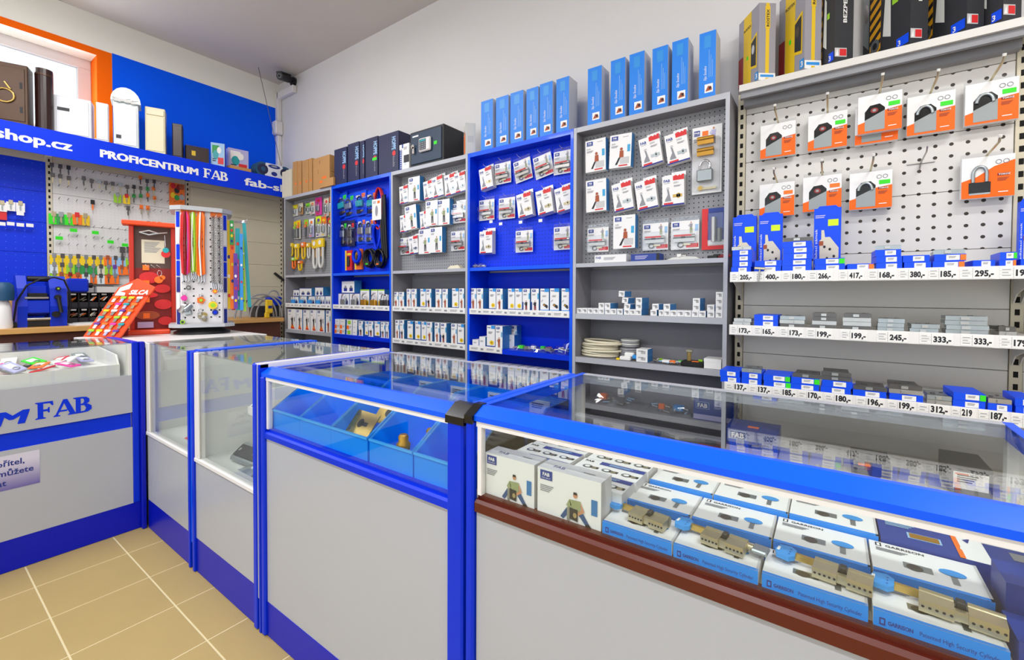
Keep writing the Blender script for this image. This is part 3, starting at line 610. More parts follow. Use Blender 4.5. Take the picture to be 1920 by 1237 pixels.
def box_std(w=.06, h=.16, d=.07, kind='man'):
    """carton standing on a shelf, origin front-bottom-left"""
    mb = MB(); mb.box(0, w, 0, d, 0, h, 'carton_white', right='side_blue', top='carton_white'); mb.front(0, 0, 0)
    if kind == 'man':
        logo(mb, w*.15, h*.86, w*.45, h*.1); mb.lines(w*.15, h*.76, w*.5, h*.012, 3); fig(mb, w*.52, h*.03, h*.48, 'rust', 'rust'); mb.R(w*.82, h*.52, w*.97, h*.74, 'cyan_tab', 2)
    elif kind == 'man2':
        logo(mb, w*.15, h*.86, w*.45, h*.1); mb.lines(w*.15, h*.76, w*.5, h*.012, 3); fig(mb, w*.52, h*.03, h*.46, 'ink', 'dark_red'); mb.R(0, h*.05, w*.14, h*.42, 'print_blue', 2); mb.R(w*.84, h*.55, w, h*.8, 'cyan_tab', 2)
    elif kind == 'yel':
        mb.R(0, 0, w, h*.1, 'print_blue', 2); mb.R(w*.55, h*.86, w, h, 'sky_blue', 2); mb.text('FAB', w*.1, h*.88, h*.06, 'print_blue', 2, 'l', .02); mb.lines(w*.2, h*.72, w*.6, h*.014, 4); mb.E(w*.62, h*.24, w*.26, h*.1, 'yellow', 3); mb.E(w*.62, h*.24, w*.09, h*.035, 'gold', 4)
    elif kind == 'grn':
        mb.R(0, 0, w, h*.1, 'sky_blue', 2); mb.R(w*.5, h*.86, w, h, 'sky_blue', 2); mb.text('FAB', w*.1, h*.88, h*.06, 'print_blue', 2, 'l', .02); mb.lines(w*.25, h*.7, w*.5, h*.014, 3); mb.P([(w*.3, h*.3), (w*.8, h*.16), (w*.92, h*.22), (w*.85, h*.3), (w*.45, h*.37)], 'charcoal', 3); mb.E(w*.5, h*.3, w*.1, h*.04, 'gold', 4); mb.P([(w*.1, h*.42), (w*.35, h*.52), (w*.33, h*.54), (w*.1, h*.45)], 'ink_grey', 3)
    elif kind == 'lad':
        logo(mb, w*.12, h*.86, w*.3, h*.1); mb.lines(w*.12, h*.74, w*.3, h*.012, 2); fig(mb, w*.55, h*.2, h*.45, 'charcoal', 'charcoal'); mb.P([(w*.35, h*.08), (w*.8, h*.08), (w*.6, h*.3), (w*.55, h*.3)], 'orange', 2); mb.R(w*.4, h*.04, w*.85, h*.09, 'red', 3); mb.R(w*.76, h*.4, w*.86, h*.6, 'ink_grey', 2)
    elif kind == 'bar':
        mb.lines(w*.15, h*.7, w*.55, h*.06, 2, 'ink_grey'); 
        for i in range(5): mb.R(w*(.45+.08*i), h*.25, w*(.48+.08*i), h*.75, 'ink', 2)
    elif kind == 'pad':
        mb.R(0, h*.92, w, h, 'print_blue', 2)
        for q in (.3, .75): mb.R(w*(q-.13), h*.12, w*(q+.13), h*.4, 'ink_blue', 2); mb.E(w*q, h*.45, w*.09, h*.14, 'ink_grey', 2)
    elif kind == 'padtall':
        mb.R(0, h*.93, w, h, 'lime', 2); mb.R(w*.06, h*.05, w*.94, h*.35, 'yellow', 2); mb.R(w*.2, h*.08, w*.5, h*.3, 'gold', 3); mb.E(w*.35, h*.38, w*.12, h*.09, 'ink_grey', 3); mb.lines(w*.2, h*.8, w*.6, h*.015, 4)
    elif kind == 'lab_o': mb.R(w*.0, h*.1, w*.45, h*.85, 'fluo_orange', 2); mb.lines(w*.55, h*.7, w*.35, h*.08, 3)
    elif kind == 'lab_g': mb.R(w*.2, h*.1, w*.75, h*.85, 'lime', 2); mb.lines(w*.05, h*.7, w*.12, h*.08, 3)
    elif kind == 'plain': mb.lines(w*.2, h*.6, w*.5, h*.04, 2)
    return mb
def mesh_of(key, fn):
    if key not in KIND: KIND[key] = fn().mesh(key)
    return KIND[key]
STD = {'man': (.06, .16, .07), 'man2': (.06, .16, .07), 'yel': (.06, .16, .07), 'grn': (.06, .16, .07), 'lad': (.10, .19, .10), 'bar': (.036, .034, .12), 'pad': (.10, .09, .08), 'padtall': (.08, .14, .08), 'lab_o': (.08, .034, .08), 'lab_g': (.08, .034, .08), 'plain': (.08, .05, .08)}
def put_box(name, label, cat, kind, x0, x1, y, z0, z1, depth, group, rz=0.):
    w0, h0, d0 = STD[kind]; me = mesh_of('carton_'+kind, lambda: box_std(w0, h0, d0, kind))
    o = link(name, me, None, (x0, y, z0), (0, 0, rz), ((x1-x0)/w0, depth/d0, (z1-z0)/h0)); return tag(o, label, cat, group)
# wire hooks in the pegboards
hk = MB(); hk.tube([(0, 0, 0), (0, -.055, .002), (0, -.07, .012)], .0016, 'chrome', 5); HOOK = hk.mesh('hook')
hk = MB(); hk.tube([(0, 0, 0), (0, -.055, .002)], .0016, 'chrome', 5); hk.box(-.014, .014, -.060, -.058, -.012, .008, 'paper'); HOOKTAG = hk.mesh('hook_with_tag')
def hang(me, name, label, cat, group, u, cx, cy, tilt, half_h, t=.045, sc=1., lift=0., yaw=0.):
    p = PY(cx, cy, YPEG-.045); o = link(name, me, None, (p.x, YPEG-.012-lift, p.z), (0, math.radians(-tilt), yaw), (sc, 1, sc)); tag(o, label, cat, group)
    a = math.radians(tilt); link('hook', HOOK, UNITS[u], (p.x-math.sin(a)*half_h*.95, YPEG-.001, p.z+math.cos(a)*half_h*.95*sc))
    return o
# blister card with lock cylinder
def blister_proto():
    t = thing('blister_pack', 'x', 'blister pack')
    w, h = .142, .150
    mb = MB(); mb.box(-w/2, w/2, -.003, 0, -h/2, h/2, 'carton_white'); mb.box(-w/2, w/2, -.002, 0, h/2, h/2+.022, 'clear_plastic'); mb.front(-w/2, -.003, -h/2)
    logo(mb, w*.06, h*.8, w*.24, h*.14); mb.lines(w*.06, h*.72, w*.3, h*.014, 3); fig(mb, w*.72, h*.55, h*.4, 'grey_pack', 'khaki'); mb.R(w*.86, h*.62, w*.97, h*.85, 'pale_blue', 2); mb.R(w*.55, h*.06, w*.98, h*.2, 'red', 2)
    link('card', mb, t)
    mb = MB(); z = -h*.06; mb.cyl((-w*.38, -.017, z), (w*.38, -.017, z), .011, 'steel', n=12); mb.box(-w*.38, w*.38, -.022, -.012, z-.028, z, 'steel'); mb.cyl((-w*.1, -.017, z), (w*.06, -.017, z), .0115, 'dark_steel', n=10)
    mb.fr((-w*.34, -.029, z), (1, 0, 0), (0, 0, 1)); mb.R(0, .0, w*.62, .009, 'red', 1); link('lock_cylinder', mb, t)
    mb = MB(); mb.tube([(-.02+.015*math.cos(a*.628), -.008, -h*.34+.012*math.sin(a*.628)) for a in range(10)], .003, 'dark_steel', 5, True); mb.box(-.01, .03, -.01, -.006, -h*.36, -h*.3, 'nickel'); link('keys', mb, t)
    mb = MB(); mb.prism([(-w*.46, -h*.46), (w*.46, -h*.46), (w*.46, h*.16), (-w*.46, h*.16)], 1, -.033, -.0032, 'clear_plastic'); link('plastic_dome', mb, t)
    return t
BL = blister_proto(); BLused = []
def hang_bl(label, u, cx, cy, tilt, sc=1., lift=0.):
    p = PY(cx, cy, YPEG-.03); a = math.radians(tilt); loc = (p.x, YPEG-.012-lift, p.z)
    if not BLused:
        BLused.append(1); o = BL; o.location = loc; o.rotation_euler = (0, -a, 0); o['label'] = label
    else: o = dup(BL, loc, (0, -a, 0), label)
    o['group'] = 'cylinder blister packs'; o.scale = (sc, 1, sc)
    link('hook', HOOK, UNITS[u], (p.x-math.sin(a)*.08, YPEG-.001, p.z+math.cos(a)*.088*sc))
KA = mesh_of('A', k_cartonA); KC = mesh_of('C', k_cartonC); KB = mesh_of('B2', k_cartonB); KB1 = mesh_of('B1', lambda: k_cartonB('1000', 'nickel')); KB3 = mesh_of('B3', lambda: k_cartonB('2001', 'brass'))
ROWN = ['top row', 'middle row', 'bottom row']
def row(u, r, items):
    n = len(items)
    for i, (k, cx, cy, tilt, *ex) in enumerate(items):
        where = f'{ordn(i, n)} in {ROWN[r]} of {UNAME[u]}'; sc = ex[0] if ex else 1.; lift = (i % 2)*.004
        if k == 'BL': hang_bl('clear blister with lock cylinder, '+where, u, cx, cy, tilt, sc, lift)
        elif k in 'AC': hang(KA if k == 'A' else KC, 'hanging_carton', 'white carton with small figure, '+where, 'carton', 'white figure cartons on pegboards', u, cx, cy, tilt, .106, sc=sc, lift=lift)
        else: hang({'B': KB, 'b': KB1, 'd': KB3}[k], 'hanging_carton', 'white red-cornered lock carton, '+where, 'carton', 'red-cornered lock cartons', u, cx, cy, tilt, .095, sc=sc, lift=lift)
# near grey unit (5)
row(4, 0, [('A', 1118, 292, 1), ('A', 1165, 284, -2), ('B', 1220, 281, 9), ('B', 1270, 275, 8)])
row(4, 1, [('A', 1119, 367, 1), ('B', 1168, 367, 8), ('B', 1212, 363, 8), ('d', 1263, 355, 1)])
row(4, 2, [('BL', 1119, 449, 0), ('A', 1172, 435, 0), ('BL', 1227, 443, 0, 1.03), ('BL', 1283, 440, 0, 1.05)])
# near blue unit (4)
row(3, 0, [('b', 912, 333, 9, .95), ('BL', 941, 324, 2), ('BL', 978, 318, 10), ('BL', 1017, 310, 11), ('BL', 1054, 303, 0)])
row(3, 1, [('BL', 910, 393, 0), ('BL', 948.5, 390, 0), ('b', 984, 383, 8), ('b', 1022, 377, 9), ('b', 1057, 372, 9, .97)])
row(3, 2, [('b', 912, 453, 0), ('BL', 981, 452, 0), ('BL', 1054, 446, 0)])
for cx, cy in ((948, 421), (1022, 415), (930, 417), (985, 418)): link('hook', HOOKTAG, UNITS[3], tuple(PY(cx, cy, YPEG-.001)))
# middle grey unit (3)
row(2, 0, [('B', 758, 364, 3, .9), ('C', 779, 355, 0), ('B', 804, 355, 6, .9), ('B', 822, 349, 7), ('B', 845, 345, 6), ('B', 864, 341, 5, .92)])
row(2, 1, [('B', 759, 418, 3, .88), ('C', 773, 408, 5), ('B', 797, 411, 5, .88), ('C', 812, 400, 0), ('C', 833, 398, 0), ('BL', 859, 399, 0)])
row(2, 2, [('BL', 757, 461, 0, .95), ('B', 777, 458, 4, .9), ('C', 798, 453, 0), ('C', 820, 450, 0), ('BL', 856, 451, 0)])

# big blister with padlock and two cylinders, red-blue pack (near grey unit)
p = PY(1324, 298, YPEG-.03)
t = thing('blister_pack', 'tall clear blister with padlock and two brass cylinders', 'blister pack', (p.x, YPEG-.012, p.z))
w, h = .15, .36
mb = MB(); mb.box(-w/2, w/2, -.003, 0, -h/2, h/2, 'carton_white'); mb.front(-w/2, -.003, -h/2); logo(mb, w*.06, h*.87, w*.2, h*.08); mb.R(w*.34, h*.86, w*.54, h*.93, 'orange', 2); fig(mb, w*.72, h*.72, h*.25, 'lilac', 'grey_pack'); mb.lines(w*.06, h*.82, w*.5, h*.01, 3); link('card', mb, t)
for q in (.06, -.0): 
    mb = MB(); mb.cyl((-w*.3, -.02, q*1.0+.05), (w*.25, -.02, q+.05), .012, 'gold', n=10); mb.box(-w*.3, w*.25, -.026, -.014, q+.02, q+.05, 'gold'); link('lock_cylinder', mb, t)
mb = MB(); mb.cbox(-.045, .035, -.034, -.006, -.12, -.055, .005, 'zinc'); mb.tube([(-.03, -.02, -.055), (-.03, -.02, -.03), (-.02, -.02, -.012), (-.005, -.02, -.005), (.01, -.02, -.012), (.02, -.02, -.03), (.02, -.02, -.055)], .006, 'chrome', 8); link('padlock', mb, t)
mb = MB(); mb.box(-.04, .05, -.012, -.008, -.16, -.148, 'nickel'); mb.cyl((-.03, -.014, -.15), (-.03, -.006, -.15), .013, 'brass'); link('keys', mb, t)
mb = MB(); mb.cbox(-w*.47, w*.47, -.042, -.0032, -h*.48, h*.3, .008, 'clear_plastic'); link('plastic_dome', mb, t)
p = PY(1338, 428, YPEG-.03)
t = thing('blister_pack', 'red and blue blister pack with steel cylinder by the upright', 'blister pack', (p.x, YPEG-.012, p.z))
mb = MB(); mb.box(-.062, .062, -.003, 0, -.11, .11, 'red', front='red'); mb.front(0, -.003, -.11); mb.R(-.03, .05, .06, .22, 'print_blue', 1); mb.R(-.03, .02, .06, .05, 'paper', 1); link('card', mb, t)
mb = MB(); mb.cyl((0, -.018, -.07), (0, -.018, .06), .013, 'steel'); mb.cyl((.028, -.016, -.07), (.028, -.016, .0), .012, 'dark_steel'); link('lock_cylinder', mb, t)
mb = MB(); mb.cbox(-.028, .055, -.036, -.0032, -.09, .085, .006, 'clear_plastic'); link('plastic_dome', mb, t)
# lying boxes at the foot of the pegboards
def lying(name, label, cat, px0, px1, py, u, h, d, mat, fn=None):
    a, b = PY(px0, py, YF+.012).x, PY(px1, py, YF+.012).x; w = b-a
    mb = MB(); mb.box(0, w, 0, d, 0, h, mat); mb.front(0, 0, 0)
    if fn: fn(mb, w, h)
    return tag(link(name, mb, None, (a, YF+.012, SHZ[0]+.0005)), label, cat)
def f1(mb, w, h): mb.text('FAB', w*.04, h*.5, h*.32, 'print_blue', 1, 'l', .02); mb.lines(w*.3, h*.6, w*.4, h*.07, 3, 'ink_grey', 1)
def f2(mb, w, h): mb.lines(w*.15, h*.65, w*.5, h*.1, 3, 'lilac', 1); mb.R(w*.9, 0, w, h, 'ink', 1)
lying('lying_carton', 'white carton lying under pegboard of near grey unit', 'carton', 1115, 1174, 484, 4, .045, .08, 'carton_white', f1)
lying('lying_carton', 'dark blue carton lying under pegboard of near grey unit', 'carton', 1183, 1236, 481, 4, .04, .08, 'print_blue', f2)
mb = MB(); mb.prism([(0, 0), (.17, 0), (.15, .012), (.1, .016), (.03, .012)], 1, 0, .06, 'dirty_white'); mb.cyl((.06, .02, .02), (.10, .02, .02), .012, 'steel'); mb.box(.055, .075, .0, .012, .012, .03, 'paper')
tag(link('fitting_bag', mb, None, (PY(1250, 484, YF+.012).x, YF+.012, SHZ[0]+.0005)), 'small bag with steel fitting lying under big blister', 'bag')
mb = MB(); mb.cbox(0, .05, 0, .03, 0, .014, .003, 'black'); mb.cbox(.04, .11, .005, .025, .002, .018, .003, 'dark_red'); mb.box(.03, .06, -.002, .032, .012, .02, 'black')
tag(link('lever_handle', mb, None, (PY(1326, 481, YF+.012).x, YF+.012, SHZ[0]+.0005)), 'small black and red handle lying by the grey upright', 'handle')
def crumple(name, label, cx, cy, Y, z, w, d, h, mat, seed=1, n=7, accents=()):
    r = random.Random(seed); vs = []; fs = []
    for j in range(n):
        for i in range(n):
            e = min(i, j, n-1-i, n-1-j)
            vs.append((w*(i/(n-1)-.5), d*j/(n-1), (0 if e == 0 else h*(.35+.65*r.random()))))
    for j in range(n-1):
        for i in range(n-1): fs.append((j*n+i, j*n+i+1, (j+1)*n+i+1, (j+1)*n+i))
    mb = MB(); clear = mat == 'bubble'; mb.add(vs, fs, 'clear_plastic' if clear else mat)
    if not clear: mb.add([(v[0], v[1], 0) for v in vs], [(0, n*(n-1), n*n-1, n-1)], mat)
    else:
        for k in range(14):
            x, y, zz = r.uniform(-.42, .36)*w, r.uniform(.12, .8)*d, r.uniform(.004, h*.4); a = r.uniform(0, 3.1)
            mb.tube([(x-.02*math.cos(a), y-.02*math.sin(a)*.6, zz+.003), (x+.02*math.cos(a), y+.02*math.sin(a)*.6, zz+.006)], .0045, r.choice(['steel', 'zinc', 'nickel', 'paper', 'dirty_white', 'dark_steel', 'pale_blue']), 5)
    for m_, u, v, s in accents: mb.box(w*(u-.5), w*(u-.5)+s, d*v, d*v+s*.8, h*.3, h*.75, m_)
    p = PY(cx, cy, Y); return tag(link(name, mb, None, (p.x, Y, z)), label, 'bag')
crumple('plastic_bag', 'crumpled clear plastic bag at the foot of blue pegboard', 894, 495, YF+.012, SHZ[0]+.0006, .13, .06, .04, 'bubble', 3)
crumple('paper_scrap', 'yellowish crumpled paper at the foot of middle grey pegboard', 850, 500, YF+.012, SHZ[0]+.0006, .13, .06, .028, 'cream', 5)
# ================================================================ boxes on the shelves of the units
def shelf_row(u, k, items, ox, oy, sc, yb, kinds_label, group, shelf_name, depth=.11, z=None, ylift=.016):
    """items: (kind, x0, x1, ytop) in crop pixels; boxes stand on shelf k just behind its front edge"""
    zz = SHZ[k] if z is None else z; n = len(items)
    for i, (kind, a, b, yt) in enumerate(items):
        Y = YF+ylift+(i % 3)*.003; xa, xb = PY(ox+a/sc, 560, Y).x, PY(ox+b/sc, 560, Y).x
        h = PY(ox+(a+b)/2/sc, oy+yt/sc, Y).z-zz
        put_box('shelf_carton', f'{kinds_label[kind]}, {ordn(i, n)} on {shelf_name} of {UNAME[u]}', 'carton', kind, xa+.001, xb-.001, Y, zz+.0005, zz+max(.02, h), depth, group)
KL = {'man': 'slim white carton with rust figure', 'man2': 'slim white carton with dark figure', 'yel': 'slim white carton with yellow spot', 'grn': 'slim white lock-print carton', 'lad': 'tall white carton with red bar', 'bar': 'small white barcode box', 'pad': 'white padlock box', 'padtall': 'tall yellow-green padlock box', 'lab_o': 'small box with orange label', 'lab_g': 'small box with green label', 'plain': 'small plain white box'}
g = 'cartons on the shelves'
shelf_row(2, 1, [('man',40,95,150),('man',98,152,150),('man',178,222,118),('man',226,282,118),('yel',318,374,118),('man2',376,432,118),('man',475,538,118),('man',545,602,118),('yel',645,712,112),('man',716,770,112)], 730, 520, 5.486, 0, KL, g, 'upper shelf')
shelf_row(2, 2, [('man',60,102,438),('man2',106,152,438),('yel',185,243,450),('yel',265,322,452),('yel',330,381,458),('man',383,442,460),('man',465,517,465),('man2',525,588,470),('man',635,697,475),('yel',702,770,480)], 730, 520, 5.486, 0, KL, g, 'middle shelf')
shelf_row(3, 1, [('man',830,895,112),('man',898,965,112),('yel',1025,1096,113),('man',1099,1166,115),('yel',1220,1290,115),('yel',1292,1366,115),('man2',1369,1446,115),('man2',1458,1538,115),('grn',1552,1642,115),('grn',1652,1746,113),('grn',1770,1850,113)], 730, 520, 5.486, 0, KL, g, 'upper shelf')
shelf_row(3, 2, [('plain',855,921,640),('plain',926,990,610),('yel',1003,1088,495),('man',1092,1166,500)], 730, 520, 5.486, 0, KL, g, 'middle shelf')
shelf_row(0, 2, [('lad',76,205,570),('lad',207,303,575),('lad',315,421,580),('lad',425,525,582),('lad',527,648,585),('man',666,742,590)], 530, 510, 8.248, 0, KL, g, 'middle shelf', .13)
shelf_row(0, 1, [('pad',128,246,372),('pad',262,372,365),('pad',400,500,365),('pad',510,575,362),('pad',580,650,362),('pad',660,742,362)], 530, 510, 8.248, 0, KL, g, 'upper shelf', .09, ylift=.055)
shelf_row(1, 1, [('pad',862,1028,318),('pad',1036,1192,318),('padtall',1202,1340,268),('padtall',1368,1470,268),('padtall',1474,1575,268),('pad',1585,1642,335)], 530, 510, 8.248, 0, KL, g, 'upper shelf', .09, ylift=.055)
shelf_row(1, 2, [('man2',1170,1242,760),('yel',1270,1322,765),('man2',1325,1402,765),('yel',1420,1502,765),('man2',1516,1582,775),('man2',1590,1642,775)], 530, 510, 8.248, 0, KL, g, 'middle shelf')
# second layer in the far units
for nm, u, kind, a, b, y0, y1, k in (('low padlock box set back, leftmost', 0, 'pad', 165, 255, 270, 350, 1), ('wide padlock box set back, second', 0, 'pad', 262, 445, 245, 350, 1), ('tall padlock box set back, third', 0, 'pad', 502, 625, 228, 350, 1), ('padlock box standing on two others', 1, 'pad', 915, 1108, 130, 305, 1)):
    Y = YF+.07 if u else YF+.075; zb = SHZ[1]+(.125 if u else .0905); xa, xb = PY(530+a/8.248, 540, Y).x, PY(530+b/8.248, 540, Y).x
    h = PY(530+(a+b)/2/8.248, 510+y0/8.248, Y).z-zb
    put_box('shelf_carton', f'white {nm}, upper shelf of {UNAME[u]}', 'carton', kind, xa, xb, Y, zb, zb+max(h, .05), .08, g)
# little labelled boxes, stacked, far blue unit
for c, (a, b, kinds) in enumerate(((800, 880, ('lab_o', 'lab_o', 'plain')), (882, 962, ('lab_o', 'lab_o', 'plain')), (986, 1070, ('lab_g', 'lab_o', 'lab_g')), (1075, 1150, ('plain', 'plain', 'plain')))):
    for r_, kd in enumerate(kinds):
        Y = YF+.016; xa, xb = PY(530+a/8.248, 610, Y).x, PY(530+b/8.248, 610, Y).x
        put_box('label_box', f'{KL[kd]}, {ordn(c, 4)} stack, {["bottom", "middle", "top"][r_]}, middle shelf of far blue unit', 'box', kd, xa+.001, xb-.001, Y+r_*.002, SHZ[2]+.0005+r_*.0465, SHZ[2]+r_*.0465+.046, .08, 'stacked label boxes')
# padlocks standing in front of their boxes
def padlock_mesh(body, r=.5):
    mb = MB(); mb.cbox(-.026, .026, 0, .022, 0, .042, .004, body)
    mb.tube([(-.016, .011, .042), (-.016, .011, .06), (-.011, .011, .071), (0, .011, .076), (.011, .011, .071), (.016, .011, .06), (.016, .011, .042)], .0045, 'chrome', 8); return mb
for kind, body, u, lst in (('blue', 'sky_blue', 0, [145, 272, 400, 530]), ('steel', 'zinc', 1, [920, 1085]), ('brass', 'gold', 1, [1235, 1383]), ('dark', 'dark_steel', 1, [1535, 1580])):
    me = padlock_mesh(body).mesh('padlock_'+kind)
    for i, a in enumerate(lst):
        Y = YF+.018; p = PY(530+a/8.248, 560, Y); s_ = 1.15 if u == 0 else 1.45
        tag(link('padlock', me, None, (p.x, Y, SHZ[1]+.0005), (0, 0, 0), (s_, 1, s_)), f'{kind} padlock in front of boxes, {ordn(i, len(lst))} on upper shelf of {UNAME[u]}', 'padlock', 'display padlocks')
# small barcode boxes, near grey unit
SB = [(0, [10,76,145,215,284,360,432,510,595,668,738,925,1028,1092,1172,1258,1343,1436,1522,1630,1732]), (1, [280,355,740,946,1085,1448,1626,1732]), (2, [740,1448,1732]), (3, [1732])]
LAY = ['bottom', 'second', 'third', 'top']
for lay, xs in SB:
    for i, a in enumerate(xs):
        nx = xs[i+1] if i+1 < len(xs) else a+90; x = PY(1080+a/6.62, 584, YF+.016).x; w_ = min(.0368, PY(1080+nx/6.62, 584, YF+.016).x-x)
        x = min(x, UX[5]-.024-w_)
        z = SHZ[1]+.0005+lay*.0335
        put_box('barcode_box', f'small white barcode box, {ordn(i, len(xs))} of {LAY[lay]} layer, near grey unit', 'box', 'bar', x, x+w_-.001, YF+.014+lay*.002, z, z+.033, .12, 'small barcode boxes')
for i, (a, y, tl) in enumerate(((630, 280, 8), (605, 212, 8), (565, 142, 3))):
    p = PY(1080+a/6.62, 530+y/6.62, YF+.016); w0, h0, d0 = STD['bar']; z = SHZ[1]+.0345+i*.036
    o = link('barcode_box', KIND['carton_bar'], None, (p.x-.018, YF+.016, z), (0, math.radians(tl), 0), (1, .9, .97)); tag(o, f'tilted small barcode box, {["lowest", "middle", "topmost"][i]} of the leaning tower', 'box', 'small barcode boxes')
# lower shelf behind the counters
kk = ['man', 'man', 'yel', 'man2', 'man', 'grn', 'man', 'man2', 'yel', 'man']
for u in (2, 3):
    w = (UX[u+1]-UX[u]-.06)/10
    for i, kd in enumerate(kk):
        x = UX[u]+.03+i*w; put_box('shelf_carton', f'{KL[kd]}, {ordn(i, 10)} on low shelf of {UNAME[u]}', 'carton', kd, x+.003, x+w-.006, YF+.016, SHZ[3]+.0005, SHZ[3]+.165, .11, g)
# ---- third shelf of the near units: bags, cables, tools
crumple('parts_bag', 'clear bag of small parts with green sticker, near blue unit', 978, 650, YF+.02, SHZ[2]+.0006, .20, .12, .045, 'bubble', 11, 8, (('fluo_green', .3, .1, .04), ('steel', .6, .0, .03), ('paper', .75, .3, .03)))
crumple('parts_bag', 'clear bag of small parts with orange spot, near blue unit', 1022, 655, YF+.02, SHZ[2]+.0006, .17, .13, .045, 'bubble', 12, 8, (('orange', .4, .3, .03), ('fluo_green', .05, .5, .03), ('steel', .5, .0, .04)))
crumple('parts_bag', 'puffy clear plastic bag beside the blue upright', 1056, 658, YF+.02, SHZ[2]+.0006, .10, .12, .085, 'bubble', 13, 6)
for i, (a, b, y0, kd) in enumerate(((1188, 1285, 585, 'plain'), (1240, 1310, 492, 'man'))):
    Y = YF+.10+i*.05; put_box('shelf_carton', ['low grey-blue box behind figure cartons, middle shelf of near blue unit', 'pale tall carton at the back, middle shelf of near blue unit'][i], 'carton', kd, PY(730+a/5.486, 640, Y).x, PY(730+b/5.486, 640, Y).x, Y, SHZ[2]+.0005, PY(730+a/5.486, 520+y0/5.486, Y).z, .06, g)
# cream cable coil
def coil(name, label, c, rx, ry, rz, n, r, mat, seed, cat='cable'):
    q = random.Random(seed); mb = MB()
    for k in range(n):
        ox, oz, t1, t2 = q.uniform(-.012, .012), rz*k/max(1, n-1), q.uniform(-.05, .05), q.uniform(.85, 1.05)
        pts = [(c[0]+ox+rx*t2*math.cos(a), c[1]+ry*t2*math.sin(a), c[2]+r+oz+t1*.25*math.cos(a)*(.5 if k else 0)) for a in [2*math.pi*i/24 for i in range(24)]]
        mb.tube(pts, r, mat, 6, True)
    return tag(link(name, mb), label, cat)
pc = PY(1130, 655, YF+.115)
coil('cable_coil', 'coil of thick cream cable, middle shelf of near grey unit', (pc.x-.01, YF+.115, SHZ[2]+.003), .125, .085, .085, 7, .0075, 'cream', 4)
mb = MB(); sx = PY(1178, 650, YF+.11).x
mb.lathe([(.055, 0), (.055, .012), (.03, .014), (.03, .06), (.05, .062), (.05, .066)], (0, 0, 0), 'wire_grey', 20)
for k in range(4): mb.tube([(.05*math.cos(a), .05*math.sin(a), .02+k*.012) for a in [2*math.pi*i/20 for i in range(20)]], .006, 'wire_grey', 6, True)
for k in range(4): mb.tube([(.046*math.cos(a), .046*math.sin(a), .076+k*.011) for a in [2*math.pi*i/20 for i in range(20)]], .0055, 'dirty_white' if k % 2 else 'wire_grey', 6, True)
tag(link('wire_spool', mb, None, (sx, YF+.14, SHZ[2]+.0005), (0, 0, 0), (1.1, 1, 1)), 'grey wire spool with stacked rings beside cream cable coil', 'spool')
mb = MB(); mb.cbox(-.035, .03, 0, .03, 0, .022, .004, 'paper'); mb.cbox(-.01, .045, .012, .04, .022, .045, .004, 'paper'); mb.cbox(.04, .07, .005, .03, .012, .034, .004, 'sky_blue'); mb.tube([(.06, .02, .01), (.1, .01, .006), (.13, .03, .006)], .004, 'black', 6); mb.box(-.055, -.035, 0, .02, 0, .01, 'yellow')
tag(link('cable_plug', mb, None, (PY(1172, 672, YF+.03).x, YF+.03, SHZ[2]+.0005)), 'white and blue cable connectors lying before the wire spool', 'connector')
for i in range(2):
    put_box('barcode_box', f'white box with black barcode, {["lower", "upper"][i]} of two beside the wire spool', 'box', 'bar', PY(1193, 672, YF+.03).x, PY(1214, 672, YF+.03).x, YF+.03, SHZ[2]+.0005+i*.037, SHZ[2]+.037+i*.037, .09, 'barcode pair')
crumple('parts_bag', 'clear bag with white parts and lime sticker, near grey unit', 1240, 676, YF+.02, SHZ[2]+.0006, .11, .10, .03, 'bubble', 21, 7, (('lime', .2, .6, .02), ('paper', .5, .1, .04)))
crumple('parts_bag', 'clear bag with orange and green stickers, near grey unit', 1268, 678, YF+.02, SHZ[2]+.0006, .09, .10, .03, 'bubble', 22, 7, (('fluo_orange', .1, .1, .025), ('fluo_green', .5, .4, .025)))
mb = MB(); mb.cbox(0, .115, 0, .09, 0, .026, .004, 'black'); mb.box(.055, .09, .01, .02, .026, .03, 'orange'); mb.cbox(.028, .048, .02, .032, .026, .088, .003, 'brass'); mb.cbox(.022, .056, .018, .034, .074, .09, .002, 'nickel'); mb.box(.08, .10, .05, .06, .026, .036, 'lime')
tag(link('lock_mechanism', mb, None, (PY(1276, 690, YF+.025).x, YF+.025, SHZ[2]+.0005)), 'black tray with brass lock mechanism, middle shelf of near grey unit', 'lock part')
mb = MB(); w = PY(1352, 690, YF+.02).x-PY(1320, 690, YF+.02).x; mb.box(0, w, 0, .1, 0, .05, 'paper'); mb.box(-.001, w+.001, -.001, .101, .034, .052, 'carton_white')
tag(link('lidded_box', mb, None, (min(PY(1320, 690, YF+.02).x, UX[5]-.024-w), YF+.02, SHZ[2]+.0005)), 'plain white lidded box at right end of near grey unit', 'box')

